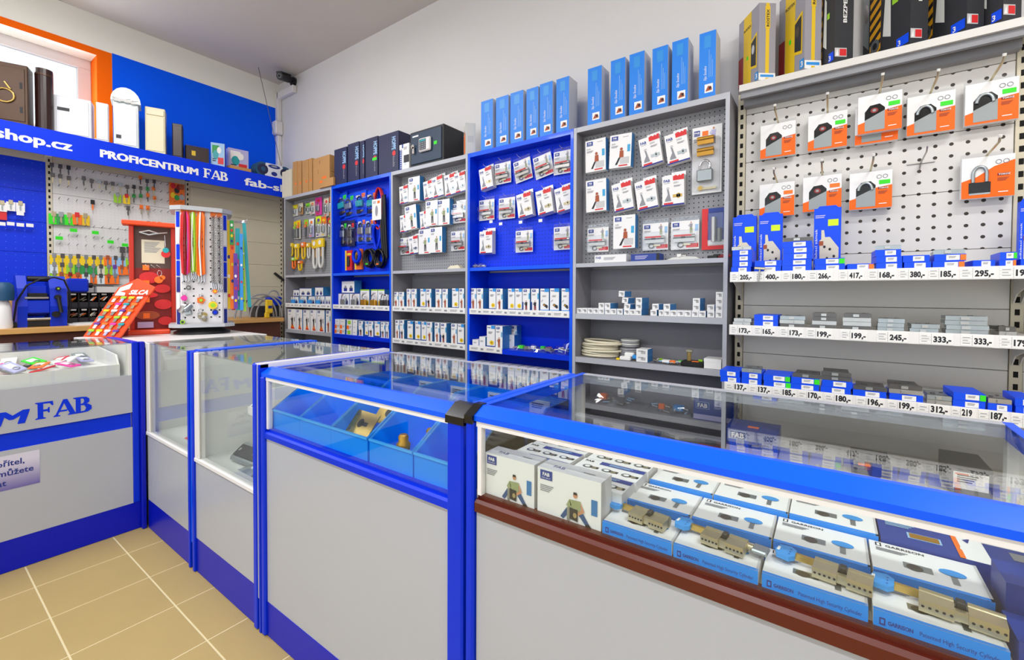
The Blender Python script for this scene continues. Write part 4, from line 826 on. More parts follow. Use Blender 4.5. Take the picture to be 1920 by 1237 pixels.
# ================================================================ pegboard goods of the two far units
def pack(name, label, cat, group, u, cx, cy, w, h, fn, tilt=0., lift=0.):
    p = PY(cx, cy, YPEG-.03); t = thing(name, label, cat, (p.x, YPEG-.008-lift, p.z), 0, group); t.rotation_euler = (0, math.radians(-tilt), 0); fn(t, w, h)
    link('hook', HOOK, UNITS[u], (p.x, YPEG-.001, p.z+h*.47)); return t
def padpack(body, card='pack_blue', spot='orange', shackle='black'):
    def f(t, w, h):
        mb = MB(); mb.box(-w/2, w/2, -.003, 0, -h/2, h/2, card); mb.front(-w/2, -.003, -h/2); mb.R(w*.1, h*.75, w*.45, h*.84, 'paper', 1); mb.R(w*.6, h*.72, w*.9, h*.88, spot, 1); mb.R(w*.03, h*.68, w*.97, h*.7, 'pale_blue', 1); link('card', mb, t)
        mb = MB(); b = w*.27; mb.cbox(-b, b, -.03, -.006, -h*.16, h*.1, .005, body); mb.tube([(-b*.6, -.018, h*.1), (-b*.6, -.018, h*.2), (0, -.018, h*.26), (b*.6, -.018, h*.2), (b*.6, -.018, h*.1)], .006, shackle, 6); mb.box(-b*.5, b*.9, -.014, -.008, -h*.36, -h*.3, 'brass'); mb.cbox(-b, b*.2, -.016, -.006, -h*.42, -h*.26, .003, 'black'); link('padlock', mb, t)
        link('plastic_dome', MB().cbox(-w*.44, w*.44, -.04, -.0032, -h*.46, h*.3, .008, 'clear_plastic'), t)
    return f
gp = 'blue carded padlocks'
for i, (cx, cy, tl, body, sp_) in enumerate(((641, 384, 8, 'teal', 'fluo_green'), (652, 385, 5, 'zinc', 'fluo_green'), (675, 380, 2, 'teal', 'orange'), (694, 379, 0, 'teal', 'orange'))):
    pack('padlock_pack', f'blue carded padlock, {ordn(i, 4)} in top row of far blue unit', 'padlock pack', gp, 1, cx, cy, .175, .225, padpack(body, 'pack_blue', sp_), tl, .012*(1-i % 2))
for i, (cx, cy, body, sp_) in enumerate(((641, 437, 'zinc', 'fluo_green'), (657, 437, 'dark_steel', 'red'), (675, 431, 'steel', 'orange'), (692, 431, 'steel', 'orange'))):
    pack('padlock_pack', f'blue carded padlock, {ordn(i, 4)} in middle row of far blue unit', 'padlock pack', gp, 1, cx, cy, .115 if i < 2 else .135, .245, padpack(body, 'navy' if i < 2 else 'pack_blue', sp_), 0, .012*(i % 2))
def loop_lock(cable, card, n=3):
    def f(t, w, h):
        mb = MB()
        for k in range(n):
            o = .008*k; mb.tube([(w*.42*math.cos(a)*(1-.06*k), -.012-o, h*.46*math.sin(a)) for a in [2*math.pi*i/20 for i in range(20)]], .0065, cable, 6, True)
        link('cable_loop', mb, t)
        mb = MB(); mb.box(-w*.42, w*.42, -.045, -.041, -h*.26, h*.2, card); mb.front(-w*.42, -.045, -h*.26); mb.E(w*.42, h*.2, w*.13, h*.12, 'grey_pack', 1); mb.R(w*.5, h*.36, w*.72, h*.42, 'orange', 1); mb.lines(w*.1, h*.4, w*.3, h*.015, 2); link('card', mb, t)
    return f
pack('cable_lock', 'red cable lock with white card, far blue unit', 'cable lock', None, 1, 710, 391, .15, .40, loop_lock('red', 'paper'))
pack('cable_lock', 'blue cable loop hanging below red cable lock', 'cable lock', None, 1, 708, 445, .11, .24, lambda t, w, h: link('cable_loop', MB().tube([(w*.42*math.cos(a), -.03+.01*math.sin(2*a), h*.46*math.sin(a)) for a in [2*math.pi*i/20 for i in range(20)]], .012, 'blue_lam', 6, True), t))
def coilpack(col):
    def f(t, w, h):
        q = random.Random(hash(col) % 97+3); mb = MB()
        for k in range(5):
            rr = .75+.06*k; mb.tube([(w*.45*rr*math.cos(a)+q.uniform(-.005, .005), -.012-.011*(k % 4), h*.42*rr*math.sin(a)) for a in [2*math.pi*i/18 for i in range(18)]], .009, col, 6, True)
        link('coiled_cable', mb, t)
        mb = MB(); mb.cbox(-.02, .025, -.062, -.03, -h*.35, -h*.15, .006, 'charcoal'); mb.box(-.012, .02, -.064, -.0622, -h*.3, -h*.24, 'fluo_green' if col == 'black' else 'orange'); link('lock_head', mb, t)
    return f
pack('coil_lock', 'black coiled cable lock, left one in bottom row of far blue unit', 'cable lock', None, 1, 694, 484, .16, .2, coilpack('black'))
pack('coil_lock', 'black coiled cable lock with ring, right one in bottom row of far blue unit', 'cable lock', None, 1, 714, 484, .15, .2, coilpack('black_gloss'))
def hangcable(t, w, h):
    for k in range(3): link('cable', MB().tube([(-.03+.03*k, -.02-.012*k, h*.5), (-.035+.03*k, -.03, 0), (-.02+.025*k, -.02, -h*.5)], .012, 'black', 6), t)
pack('hanging_cable', 'bunch of black cables hanging beside the grey upright', 'cable', None, 1, 721, 425, .1, .55, hangcable)
def tallcard(c1, c2):
    def f(t, w, h):
        mb = MB(); mb.box(-w/2, w/2, -.02, 0, -h/2, h/2, c1); mb.front(-w/2, -.02, -h/2); mb.R(0, 0, w*.22, h, c2, 1); mb.R(w*.35, h*.3, w*.75, h*.5, 'charcoal', 1); mb.R(w*.3, h*.75, w*.9, h*.86, c2, 1); link('card', mb, t)
        link('tool', MB().cbox(-w*.1, w*.2, -.034, -.02, -h*.3, h*.2, .004, 'charcoal'), t)
    return f
pack('carded_tool', 'red and yellow carded pack, bottom row of far blue unit', 'pack', None, 1, 653, 488, .105, .19, tallcard('red', 'yellow'))
def coilcard(t, w, h):
    tallcard('orange', 'yellow')(t, w, h); link('coiled_cable', MB().tube([(.02+w*.45*math.cos(a), -.05, h*.15+h*.3*math.sin(a)) for a in [2*math.pi*i/18 for i in range(18)]], .016, 'blue_lam', 8, True), t)
pack('carded_tool', 'yellow carded pack with blue coil, bottom row of far blue unit', 'pack', None, 1, 671, 486, .105, .19, coilcard)
# far grey unit
def smallpack(c1, c2, c3, long=False):
    def f(t, w, h):
        mb = MB(); mb.box(-w/2, w/2, -.003, 0, -h/2, h/2, c1); mb.front(-w/2, -.003, -h/2); mb.R(0, h*.62, w, h, c2, 1); mb.E(w*.5, h*.8, w*.25, h*.09, c3, 2); mb.R(w*.1, h*.05, w*.5, h*.12, c3, 1); link('card', mb, t)
        mb = MB()
        if long: mb.cyl((0, -.014, -h*.45), (0, -.014, h*.1), .009, 'charcoal', n=8); mb.cbox(-.012, .012, -.026, -.004, h*.05, h*.2, .003, c3)
        else: mb.cbox(-w*.22, w*.22, -.024, -.004, -h*.3, h*.02, .004, 'zinc'); mb.tube([(-w*.14, -.014, h*.02), (-w*.12, -.014, h*.14), (0, -.014, h*.18), (w*.12, -.014, h*.14), (w*.14, -.014, h*.02)], .004, 'chrome', 6)
        link('lock', mb, t); link('plastic_dome', MB().cbox(-w*.42, w*.42, -.034, -.0032, -h*.47, h*.24, .006, 'clear_plastic'), t)
    return f
rows1 = [
 [(550, 394, .11, .12, 'paper', 'yellow', 'fluo_yellow', 0), (562, 391, .09, .12, 'card_brown', 'cream', 'dirty_white', 0), (575, 390, .10, .11, 'paper', 'lime', 'fluo_green', 0), (584, 389, .09, .13, 'paper', 'cream', 'orange', 0), (594, 386, .115, .18, 'pink', 'pink', 'red', 0), (610, 388, .08, .18, 'dirty_white', 'cream', 'red', 0), (617, 386, .05, .2, 'tape_yellow', 'orange', 'red', 0)],
 [(551, 431, .075, .19, 'dirty_white', 'yellow', 'lime', 1), (558, 430, .075, .2, 'dirty_white', 'yellow', 'orange', 1), (571, 428, .08, .19, 'grey_pack', 'lime', 'orange', 1), (582, 427, .095, .19, 'lilac', 'paper', 'orange', 0), (594, 424, .10, .21, 'paper', 'fluo_yellow', 'purple', 0), (605, 424, .095, .2, 'dirty_white', 'orange', 'yellow', 0), (615, 426, .07, .2, 'grey_pack', 'red', 'lime', 0)]]
for r_, lst in enumerate(rows1):
    for i, (cx, cy, w, h, a, b, c, lg) in enumerate(lst):
        pack('carded_lock', f'small carded lock, {ordn(i, len(lst))} in {ROWN[r_]} of far grey unit', 'lock pack', 'small carded locks', 0, cx, cy, w, h, smallpack(a, b, c, lg), 0, .008*(i % 2))
def ulock(c1, c2):
    def f(t, w, h):
        mb = MB(); mb.tube([(-w*.36, -.02, h*.3), (-w*.36, -.02, -h*.3), (-w*.2, -.02, -h*.44), (0, -.02, -h*.48), (w*.2, -.02, -h*.44), (w*.36, -.02, -h*.3), (w*.36, -.02, h*.3)], w*.13, c1, 8); link('shackle', mb, t)
        mb = MB(); mb.cbox(-w*.5, w*.5, -.035, -.005, h*.2, h*.5, .006, c2); mb.front(-w*.5, -.035, h*.2); mb.E(w*.5, h*.17, w*.25, h*.08, 'paper', 1); link('lock_body', mb, t)
        link('card', MB().box(-w*.2, w*.2, -.012, -.008, -h*.1, h*.2, 'card_brown'), t)
    return f
lst = [(546, 468, .07, .14, 'tape_yellow', 'yellow'), (558, 472, .08, .17, 'tape_yellow', 'yellow'), (569, 470, .08, .18, 'tape_yellow', 'orange'), (580, 470, .06, .16, 'dirty_white', 'tape_yellow'), (591, 477, .10, .30, 'dirty_white', 'tape_yellow'), (603, 475, .10, .30, 'dirty_white', 'yellow'), (551, 493, .08, .12, 'orange', 'lime'), (564, 498, .08, .10, 'tape_yellow', 'orange')]
for i, (cx, cy, w, h, a, b) in enumerate(lst):
    pack('shackle_lock', f'yellow-headed shackle lock, {ordn(i, 6)} in bottom row of far grey unit' if i < 6 else f'small yellow lock hanging low in far grey unit, {["left", "right"][i-6]} one', 'lock', 'yellow shackle locks', 0, cx, cy, w, h, ulock(a, b), 0, .008*(i % 2))
# ================================================================ things on top of the units
def topbox(name, label, cat, px0, px1, pyt, pyb, mb_fn, depth, group=None, Y=YF+.006, z=ZTOP, rz=0.):
    xa, xb = PY(px0, (pyt+pyb)/2, Y).x, PY(px1, (pyt+pyb)/2, Y).x; h = PY((px0+px1)/2, pyt, Y).z-z
    mb = MB(); mb_fn(mb, xb-xa, h, depth); o = link(name, mb, None, (xa, Y, z+.0006), (0, 0, rz)); return tag(o, label, cat, group)
def slim(mb, w, h, d):
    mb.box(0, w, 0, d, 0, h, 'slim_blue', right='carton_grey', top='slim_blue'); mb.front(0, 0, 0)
    mb.R(w*.35, h*.07, w*.85, h*.2, 'paper'); mb.P([(w*.4, h*.09), (w*.8, h*.1), (w*.75, h*.16), (w*.55, h*.17)], 'rust', 2); mb.E(w*.68, h*.135, w*.08, h*.02, 'ink', 3)
    mb.text('Siju Soudce', w*.45, h*.26, w*.16, 'paper', 1, 'l', .0, .2, h*.22, math.pi/2); 
    for q in range(3): mb.R(w*(.6+.1*q), h*.3, w*(.62+.1*q), h*(.72-.08*q), 'pale_blue')
    mb.R(w*.3, h*.76, w*.7, h*.94, 'sky_blue')
for u, lst in ((3, [(902, 924, 188, 275), (930, 953, 181, 270), (957, 981, 172, 263), (987, 1009, 165, 256), (1012, 1036, 155, 250), (1043, 1067, 146, 243)]), (4, [(1102, 1128, 126, 228), (1145, 1172, 111, 219), (1180, 1208, 99, 210), (1223, 1252, 88, 199), (1260, 1290, 75, 190), (1311, 1342, 60, 176)])):
    for i, (a, b, c, d) in enumerate(lst):
        topbox('slim_box', f'slim upright light blue box, {ordn(i, 6)} on top of {UNAME[u]}', 'box', a, b, c, d, slim, .11, 'slim blue boxes')
def brown(mb, w, h, d):
    mb.box(0, w, 0, d, 0, h, 'card_brown'); mb.front(0, 0, 0); mb.R(w*.3, h*.5, w*.33, h*.55, 'card_dark'); mb.R(w*.3, h*.58, w*.33, h*.62, 'card_dark'); mb.R(w*.55, h*.3, w*.8, h*.37, 'fluo_orange'); mb.R(w*.4, h*.8, w*.43, h*.9, 'card_dark'); mb.side(w, 0, 0); mb.R(d*.1, h*.48, d*.9, h*.5, 'card_dark')
bl = [(549, 558, 303, 361), (558, 566, 302, 359), (567, 579, 300, 357), (579, 586, 297, 353), (587, 619, 294, 350)]
for i, (a, b, c, d) in enumerate(bl):
    topbox('cardboard_box', f'brown cardboard box standing upright, {ordn(i, 5)} on far grey unit', 'box', a, b-.9, c, d, brown, .16, 'brown cardboard boxes', YF+.008+.006*(i % 2))
topbox('cardboard_box', 'small flat orange-brown box leaning before the cardboard boxes', 'box', 598, 625, 335, 349, lambda mb, w, h, d: (mb.box(0, w, 0, d, 0, h, 'card_brown'), mb.front(0, 0, 0), mb.R(w*.05, h*.6, w*.25, h*.9, 'fluo_orange'))[0], .02, None, YF-.018)
for i, (a, b, c, d) in enumerate(((529, 536, 322, 362), (536, 547, 318, 363))):
    topbox('white_carton', f'plain white carton at far left end of grey unit, {["left", "right"][i]} one', 'carton', a, b, c, d, lambda mb, w, h, d: mb.box(0, w, 0, d, 0, h, 'cream'), .12, None, YF+.004)
def hoppe(mb, w, h, d):
    mb.box(0, w, 0, d, 0, h, 'navy'); mb.front(0, 0, 0); mb.text('HOPPE', w*.68, h*.88, min(w*.3, .05), 'pale_blue', 1, 'l', .03, 0, h*.33, -math.pi/2); mb.E(w*.78, h*.46, min(.022, w*.2), .022, 'red'); mb.lines(w*.72, h*.36, w*.1, h*.02, 7, 'ink_grey', 1)
for i, (a, b, c, d, g_) in enumerate(((627, 651, 278, 342, 0), (652, 674, 268, 338, 0), (675, 684, 264, 334, 0), (685, 709, 258, 332, 1), (710, 748, 250, 325, 0))):
    o = topbox('handle_box', f'dark navy box with red dot, {ordn(i, 5)} on far blue unit', 'box', a, b-.9, c, d, hoppe, .17, 'dark navy boxes', YF+.004+.008*(i % 2))
    if g_: link('price_sticker', MB().box(.10, .16, -.0008, -.0002, .14, .165, 'fluo_green'), o)
def wb(mb, w, h, d):
    mb.box(0, w, 0, d, 0, h, 'carton_white'); mb.front(0, 0, 0); mb.R(0, 0, w*.26, h*.8, 'print_blue'); mb.R(w*.26, h*.85, w*.4, h, 'print_blue')
    for i in range(9): mb.E(w*.16, h*(.08+.085*i), w*.05, h*.025, 'paper', 2)
    mb.R(w*.45, h*.25, w, h*.55, 'charcoal', 1); mb.E(w*.6, h*.2, w*.12, h*.05, 'zinc', 2); mb.lines(w*.45, h*.85, w*.4, h*.02, 3)
topbox('white_blue_carton', 'white carton with blue strip left of the black safe', 'carton', 749, 767, 270, 319, wb, .12)
# safe
Y = YF+.004; xa, xb = PY(768, 270, Y).x, PY(831, 270, Y).x; h = PY(800, 240, Y).z-ZTOP; w = xb-xa
t = thing('safe', 'small black electronic safe with keypad standing on grey unit', 'safe', (xa, Y, ZTOP+.0006))
D = .245
mb = MB(); mb.cbox(0, w, .006, D, 0, h, .004, 'safe_black'); link('body', mb, t)
mb = MB(); mb.cbox(w*.05, w*.95, -.002, .008, h*.06, h*.94, .003, 'safe_front'); dr = link('door', mb, t)
mb = MB(); mb.cbox(w*.34, w*.68, -.026, -.001, h*.34, h*.72, .008, 'pvc_white'); mb.front(w*.37, -.026, h*.38); mb.R(0, 0, w*.2, h*.3, 'charcoal')
for i in range(3):
    for j in range(4): mb.R(w*(.015+.06*i), h*(.02+.055*j), w*(.055+.06*i), h*(.055+.055*j), 'ink_grey', 2)
mb.R(w*.015, h*.24, w*.185, h*.285, 'teal', 2); link('keypad', mb, dr)
mb = MB(); mb.cyl((w*.15, -.02, h*.55), (w*.15, -.002, h*.55), .018, 'chrome', n=14); mb.cbox(w*.13, w*.19, -.02, -.012, h*.34, h*.55, .003, 'chrome'); link('key', mb, dr)
link('price_sticker', MB().box(w*.74, w*.83, -.0035, -.002, h*.48, h*.57, 'fluo_green'), dr)
link('label', MB().box(w*.1, w*.28, -.0035, -.002, h*.83, h*.87, 'paper'), dr)
def wo(mb, w, h, d):
    mb.box(0, w, 0, d, 0, h, 'dirty_white'); mb.front(0, 0, 0); mb.R(w*.2, h*.4, w*.8, h*.6, 'carton_grey')
    mb.fr((0, d, 0), (0, -1, 0), (0, 0, 1)); mb.R(d*.15, h*.08, d*.9, h*.7, 'orange'); mb.R(d*.15, h*.72, d*.6, h*.8, 'card_dark')
topbox('white_orange_carton', 'white carton with orange side right of the black safe', 'carton', 873, 891, 227, 287, lambda mb, w, h, d: wo(mb, w*.8, h, d), .12, None, YF+.008, ZTOP, math.radians(48))
# ================================================================ goods on the right gondola
# angled boxes on the top shelf
def angled(name, label, pxc, pyb, ws, wf, h, fn, i):
    p = PY(pxc, pyb, 2.512); rz = math.radians(38)
    # local: spine along +x from the origin corner, wide face along +y on the left
    mb = MB(); fn(mb, ws, wf, h); o = link(name, mb, None, (p.x, 2.512, 2.3988), (0, 0, rz)); return tag(o, label, 'box', 'angled boxes on the gondola top')
def rostex(mb, ws, wf, h):
    mb.box(0, ws, 0, wf, 0, h, 'grey_pack'); mb.front(0, 0, 0); mb.R(ws*.4, 0, ws*.62, h, 'tape_yellow'); mb.R(ws*.36, h*.68, ws*.66, h*.96, 'tape_yellow', 2); mb.text('ROSTEX', ws*.6, h*.7, ws*.16, 'ink', 3, 'l', .03, 0, h*.22, math.pi/2)
    mb.R(0, h*.02, ws, h*.11, 'paper', 3); mb.R(ws*.1, h*.06, ws*.9, h*.09, 'sky_blue', 4); mb.R(ws*.4, 0, ws*.62, h*.05, 'tape_yellow', 4)
    mb.fr((0, wf, 0), (0, -1, 0), (0, 0, 1)); mb.R(wf*.26, 0, wf*.64, h, 'tape_yellow'); mb.P([(wf*.62, h*.24), (wf*.92, h*.2), (wf*.92, h*.66), (wf*.62, h*.6)], 'tape_yellow', 2); mb.P([(wf*.64, h*.27), (wf*.88, h*.24), (wf*.88, h*.62), (wf*.64, h*.57)], 'charcoal', 3); mb.E(wf*.74, h*.47, wf*.07, h*.06, 'chrome', 4)
    mb.R(wf*.25, h*.78, wf*.66, h*.86, 'tape_yellow', 2); mb.text('ROSTEX', wf*.27, h*.8, h*.035, 'ink', 3, 'l', .03, 0, wf*.36); mb.R(wf*.84, h*.04, wf*.99, h*.14, 'sky_blue', 3); mb.text('3', wf*.92, h*.06, h*.06, 'paper', 4, 'c', .03); mb.R(wf*.42, h*.4, wf*.5, h*.45, 'fluo_green', 2)
    mb.R(0, h*.1, wf*.24, h*.5, 'dark_red', 1)
def secur(mb, ws, wf, h):
    mb.box(0, ws, 0, wf, 0, h, 'charcoal'); mb.front(0, 0, 0); mb.text('BEZPEČNOSTNÍ', ws*.64, h*.42, ws*.2, 'paper', 1, 'l', .02, 0, h*.62, math.pi/2); mb.R(ws*.02, h*.07, ws*.66, h*.16, 'carton_grey', 1); mb.R(ws*.28, h*.08, ws*.64, h*.15, 'red', 2); mb.P([(ws*.06, h*.08), (ws*.22, h*.08), (ws*.16, h*.15)], 'paper', 2)
    mb.fr((0, wf, 0), (0, -1, 0), (0, 0, 1)); mb.R(wf*.16, 0, wf*.4, h, 'hazard')
    for k in range(9): mb.P([(wf*.16, h*(.11*k)), (wf*.4, h*(.11*k+.1)), (wf*.4, h*(.11*k+.15)), (wf*.16, h*(.11*k+.05))], 'ink', 2)
    mb.E(wf*.28, h*.2, wf*.1, h*.07, 'zinc', 3); mb.E(wf*.28, h*.2, wf*.05, h*.035, 'ink', 4); mb.P([(wf*.45, h*.25), (wf*.62, h*.2), (wf*.6, h*.7), (wf*.5, h*.75)], 'dirty_white', 2); mb.P([(0, h*.3), (wf*.14, h*.2), (wf*.14, h*.8), (0, h*.8)], 'zinc', 2); mb.E(wf*.07, h*.6, wf*.06, h*.1, 'chrome', 3); mb.R(wf*.74, h*.04, wf*.98, h*.13, 'pack_blue', 3); mb.text('3', wf*.8, h*.055, h*.05, 'paper', 4, 'c', .02); mb.R(wf*.64, h*.5, wf*.76, h*.56, 'lime', 3)
for i, (cx, yb, ws, wf, h, fn, lb) in enumerate(((1422, 140, .084, .18, .385, rostex, 'yellow and grey fitting box standing at an angle, smaller one at left'), (1508, 123, .080, .19, .44, rostex, 'yellow and grey fitting box standing at an angle, larger one'), (1564, 108, .088, .125, .44, secur, 'black fitting box with white lettering, leftmost of the black ones'), (1706, 78, .078, .24, .44, secur, 'black fitting box with hazard stripes, second of the black ones'), (1812, 54, .072, .23, .44, secur, 'black fitting box with hazard stripes, third of the black ones'), (1880, 40, .075, .15, .44, secur, 'black fitting box at the right edge of the top shelf'))):
    angled('fitting_box', lb, cx, yb, ws, wf, h, fn, i)
# orange padlock packs
def tokoz(kind=0):
    w, h, t = .150, .165, .03; mb = MB(); mb.box(-w/2, w/2, -t, 0, -h/2, h/2, 'carton_white'); mb.box(-w/2, w/2, -.002, 0, h/2, h/2+.022, 'clear_plastic'); mb.front(-w/2, -t, -h/2)
    if kind == 2: mb.P([(0, 0), (w, 0), (w, h*.86), (w*.62, h*.74), (w*.3, h*.52), (0, h*.42)], 'tok_orange')
    else: mb.P([(0, 0), (w, 0), (w, h*.6), (w*.64, h*.55), (w*.14, h*.3), (0, h*.26)], 'tok_orange')
    if kind < 2:
        mb.P([(w*.16, h*.05), (w*.62, h*.05), (w*.62, h*.62), (w*.5, h*.74), (w*.28, h*.72), (w*.16, h*.56)], 'black_gloss', 2); mb.P([(w*.16, h*.05), (w*.62, h*.05), (w*.62, h*.55), (w*.16, h*.34)], 'lock_grey', 3)
        if kind == 0: mb.E(w*.38, h*.58, w*.09, h*.07, 'dark_red', 3); mb.E(w*.38, h*.58, w*.045, h*.035, 'lock_grey', 4)
        else: 
            o, U, V, N = mb.F; mb.tube([o+U*(w*(.38+.16*math.cos(a)))+V*(h*(.5+.2*math.sin(a)))+N*.004 for a in [math.pi*i/10 for i in range(11)]], .006, 'zinc', 6)
    else:
        mb.P([(w*.14, h*.12), (w*.56, h*.12), (w*.56, h*.38), (w*.14, h*.38)], 'black_gloss', 3); mb.R(w*.15, h*.08, w*.55, h*.12, 'zinc', 3)
        o, U, V, N = mb.F; mb.tube([o+U*(w*(.35+.13*math.cos(a)))+V*(h*(.58+.18*math.sin(a)))+N*.004 for a in [math.pi*i/10 for i in range(11)]]+[o+U*(w*.22)+V*(h*.38)+N*.004], .006, 'zinc', 6); mb.tube([o+U*(w*.48)+V*(h*.6)+N*.004, o+U*(w*.48)+V*(h*.38)+N*.004], .006, 'zinc', 6)
    for q in (.7, .84):
        o, U, V, N = mb.F; mb.tube([o+U*(w*(q)+.008*math.cos(a))+V*(h*.84+.008*math.sin(a))+N*.0008 for a in [2*math.pi*i/10 for i in range(10)]], .0012, 'ink_grey', 4, True)
    mb.R(w*.68, h*.5, w*.9, h*.56, 'dark_red', 4); mb.text('TOKOZ', w*.7, h*.51, h*.04, 'paper', 5, 'l', .02); mb.lines(w*.68, h*.44, w*.24, h*.012, 4, 'rust', 4); mb.lines(w*.7, h*.1, w*.2, h*.02, 1, 'paper', 4)
    return mb
TK = [mesh_of('tok%d' % k, lambda k=k: tokoz(k)) for k in range(3)]
hk = MB(); hk.tube([(0, 0, 0), (0, -.19, .012), (0, -.205, .03)], .0042, 'nickel', 6); hk.cyl((0, -.203, .026), (0, -.207, .034), .006, 'paper', n=8); hk.box(-.02, .02, -.004, 0, -.006, .006, 'steel'); GH = hk.mesh('gondola_hook')
def tk(i, n, r, k, cx, cy, st, extra='', dy=0., tilt=0.):
    p = PY(cx, cy, YB-.05); o = link('padlock_pack', TK[k], None, (p.x, YB-.018-dy, p.z), (0, math.radians(-tilt), 0)); tag(o, f'orange and white padlock pack, {extra}{ordn(i, n)} in {r} row', 'padlock pack', 'orange padlock packs')
    if st: link('price_sticker', MB().box(.03, .068, -.0316, -.0306, .022, .04, st), o)
    if extra != 'rear copy behind ': link('hook', GH, gon, (p.x, YB, p.z+.088))
for i, (k, cx, cy) in enumerate(((0, 1458, 262), (0, 1551, 245), (0, 1648, 215), (1, 1745, 212), (1, 1859, 190))): tk(i, 5, 'upper', k, cx, cy, 'fluo_green' if i else None, '', .032 if i == 2 else 0)
tk(2, 5, 'upper', 0, 1643, 232, None, 'rear copy behind ')
for i, (k, cx, cy) in enumerate(((0, 1456, 374), (0, 1541, 362), (1, 1632, 356), (2, 1852, 331))): tk(i, 4, 'lower', k, cx, cy, ('fluo_orange', 'fluo_orange', 'fluo_green', None)[i])
p = PY(1726, 306, YB)
mb = MB(); mb.tube([(-.045, -.003, 0), (.045, -.003, 0)], .003, 'steel', 6); mb.tube([(0, -.003, 0), (0, -.15, .012), (0, -.165, .028)], .003, 'steel', 6); mb.tube([(0, -.003, 0), (-.005, -.02, -.03)], .003, 'steel', 6); link('hook', mb, gon, tuple(p))
# blue flat boxes and mortise locks
FLAT = {}
def flat(i_extra): 
    if i_extra not in FLAT: FLAT[i_extra] = k_flat(.092, .15, .026, 'pack_blue', 'paper', i_extra).mesh('flat_blue_box')
    return FLAT[i_extra]
def lockcase(mat):
    mb = MB(); w, d, h = .085, .16, .016
    mb.box(-w/2+.006, w/2-.006, .004, d*.75, .002, h-.001, mat); mb.box(-w/2, w/2, 0, .004, 0, h, mat); mb.box(-w/2+.004, w/2-.004, .004, .012, .001, h+.001, 'dark_steel')
    mb.cyl((-.015, .05, h-.001), (-.015, .05, h+.001), .009, 'dark_steel', n=10); mb.cyl((.02, .08, h-.001), (.02, .08, h+.001), .006, 'dark_steel', n=10); mb.box(-.012, .006, -.008, 0, .003, h-.003, 'steel'); return mb
LK = {m_: lockcase(m_).mesh('mortise_lock_'+m_) for m_ in ('steel', 'zinc', 'dark_steel')}
ORD = ['lowest', 'second', 'third', 'fourth', 'fifth', 'sixth']
def stack(sh, col, ncol, x, n, kinds, w=None, tilt=0.):
    z = GZS[sh]-.0035; Y = GYS[sh]+.004; q = random.Random(sh*100+col)
    for j in range(n):
        kd = kinds[j % len(kinds)] if isinstance(kinds, (list, tuple)) else kinds
        jx, jr = q.uniform(-.003, .003), math.radians(q.uniform(-3, 3))
        if kd in ('L', 'Z', 'D'):
            o = link('mortise_lock', LK[{'L': 'steel', 'Z': 'zinc', 'D': 'dark_steel'}[kd]], None, (x+jx, Y+.004+j*.001, z), (0, 0, jr), ((w or .09)/.085, 1, 1)); z += .0172
            tag(o, f'steel mortise lock, {ORD[j]} in {ordn(col, ncol)} stack on {["", "upper", "middle", "lower"][sh]} priced shelf', 'lock', 'mortise locks on the gondola')
        else:
            o = link('flat_box', flat({'B': None, 'G': 'fluo_green', 'O': 'fluo_orange'}[kd]), None, (x+jx, Y+j*.001, z), (0, 0, jr), ((w or .092)/.092, 1, 1)); z += .0264
            tag(o, f'flat blue box, {ORD[j]} in {ordn(col, ncol)} stack on {["", "upper", "middle", "lower"][sh]} priced shelf', 'box', 'flat blue lock boxes')
def gx(c, sh, oy=300): return PY(1350+c/3.368, {1: 500, 2: 605, 3: 710}[sh], GYS[sh]+.004).x
S1 = [(25,200,['B','B','B','B','L']),(212,388,['B','B']),(392,585,['B','B','B','B','B','D']),(592,788,['B','G']),(795,970,['O']),(978,1150,['B','B','B','Z']),(1156,1335,['B','B']),(1342,1552,['O','O','Z']),(1598,1748,['B']),(1762,1878,['O','G']),(1886,2000,['B'])]
for i, (a, b, kd) in enumerate(S1): xa, xb = max(gx(a, 1), GX0-.008), gx(b, 1); stack(1, i, len(S1), (xa+xb)/2, len(kd), kd, xb-xa-.004)
S2 = [(80,200,['L','L']),(215,375,['B','B']),(372,540,['D','L','Z']),(575,740,['D','L','D','D']),(770,960,['D','L','L','D']),(990,1170,['Z','Z','Z']),(1200,1395,['Z','Z']),(1420,1705,['Z','Z','Z','Z']),(1762,1890,['L','D'])]
for i, (a, b, kd) in enumerate(S2): xa, xb = gx(a, 2), gx(b, 2); stack(2, i, len(S2), (xa+xb)/2, len(kd), kd, min(xb-xa-.006, .13))
S3 = [(0,130,['B','B']),(135,265,['B','B','Z']),(270,445,['G','G']),(450,635,['B','G','D']),(638,835,['B','B','D','D']),(842,1060,['B','D']),(1070,1290,['B','L','D']),(1305,1470,['L','Z']),(1475,1690,['B','G']),(1700,1860,['B','L']),(1868,2010,['B','B'])]
for i, (a, b, kd) in enumerate(S3): xa, xb = max(gx(a, 3), GX0-.06), gx(b, 3); stack(3, i, len(S3), (xa+xb)/2, len(kd), kd, xb-xa-.003)
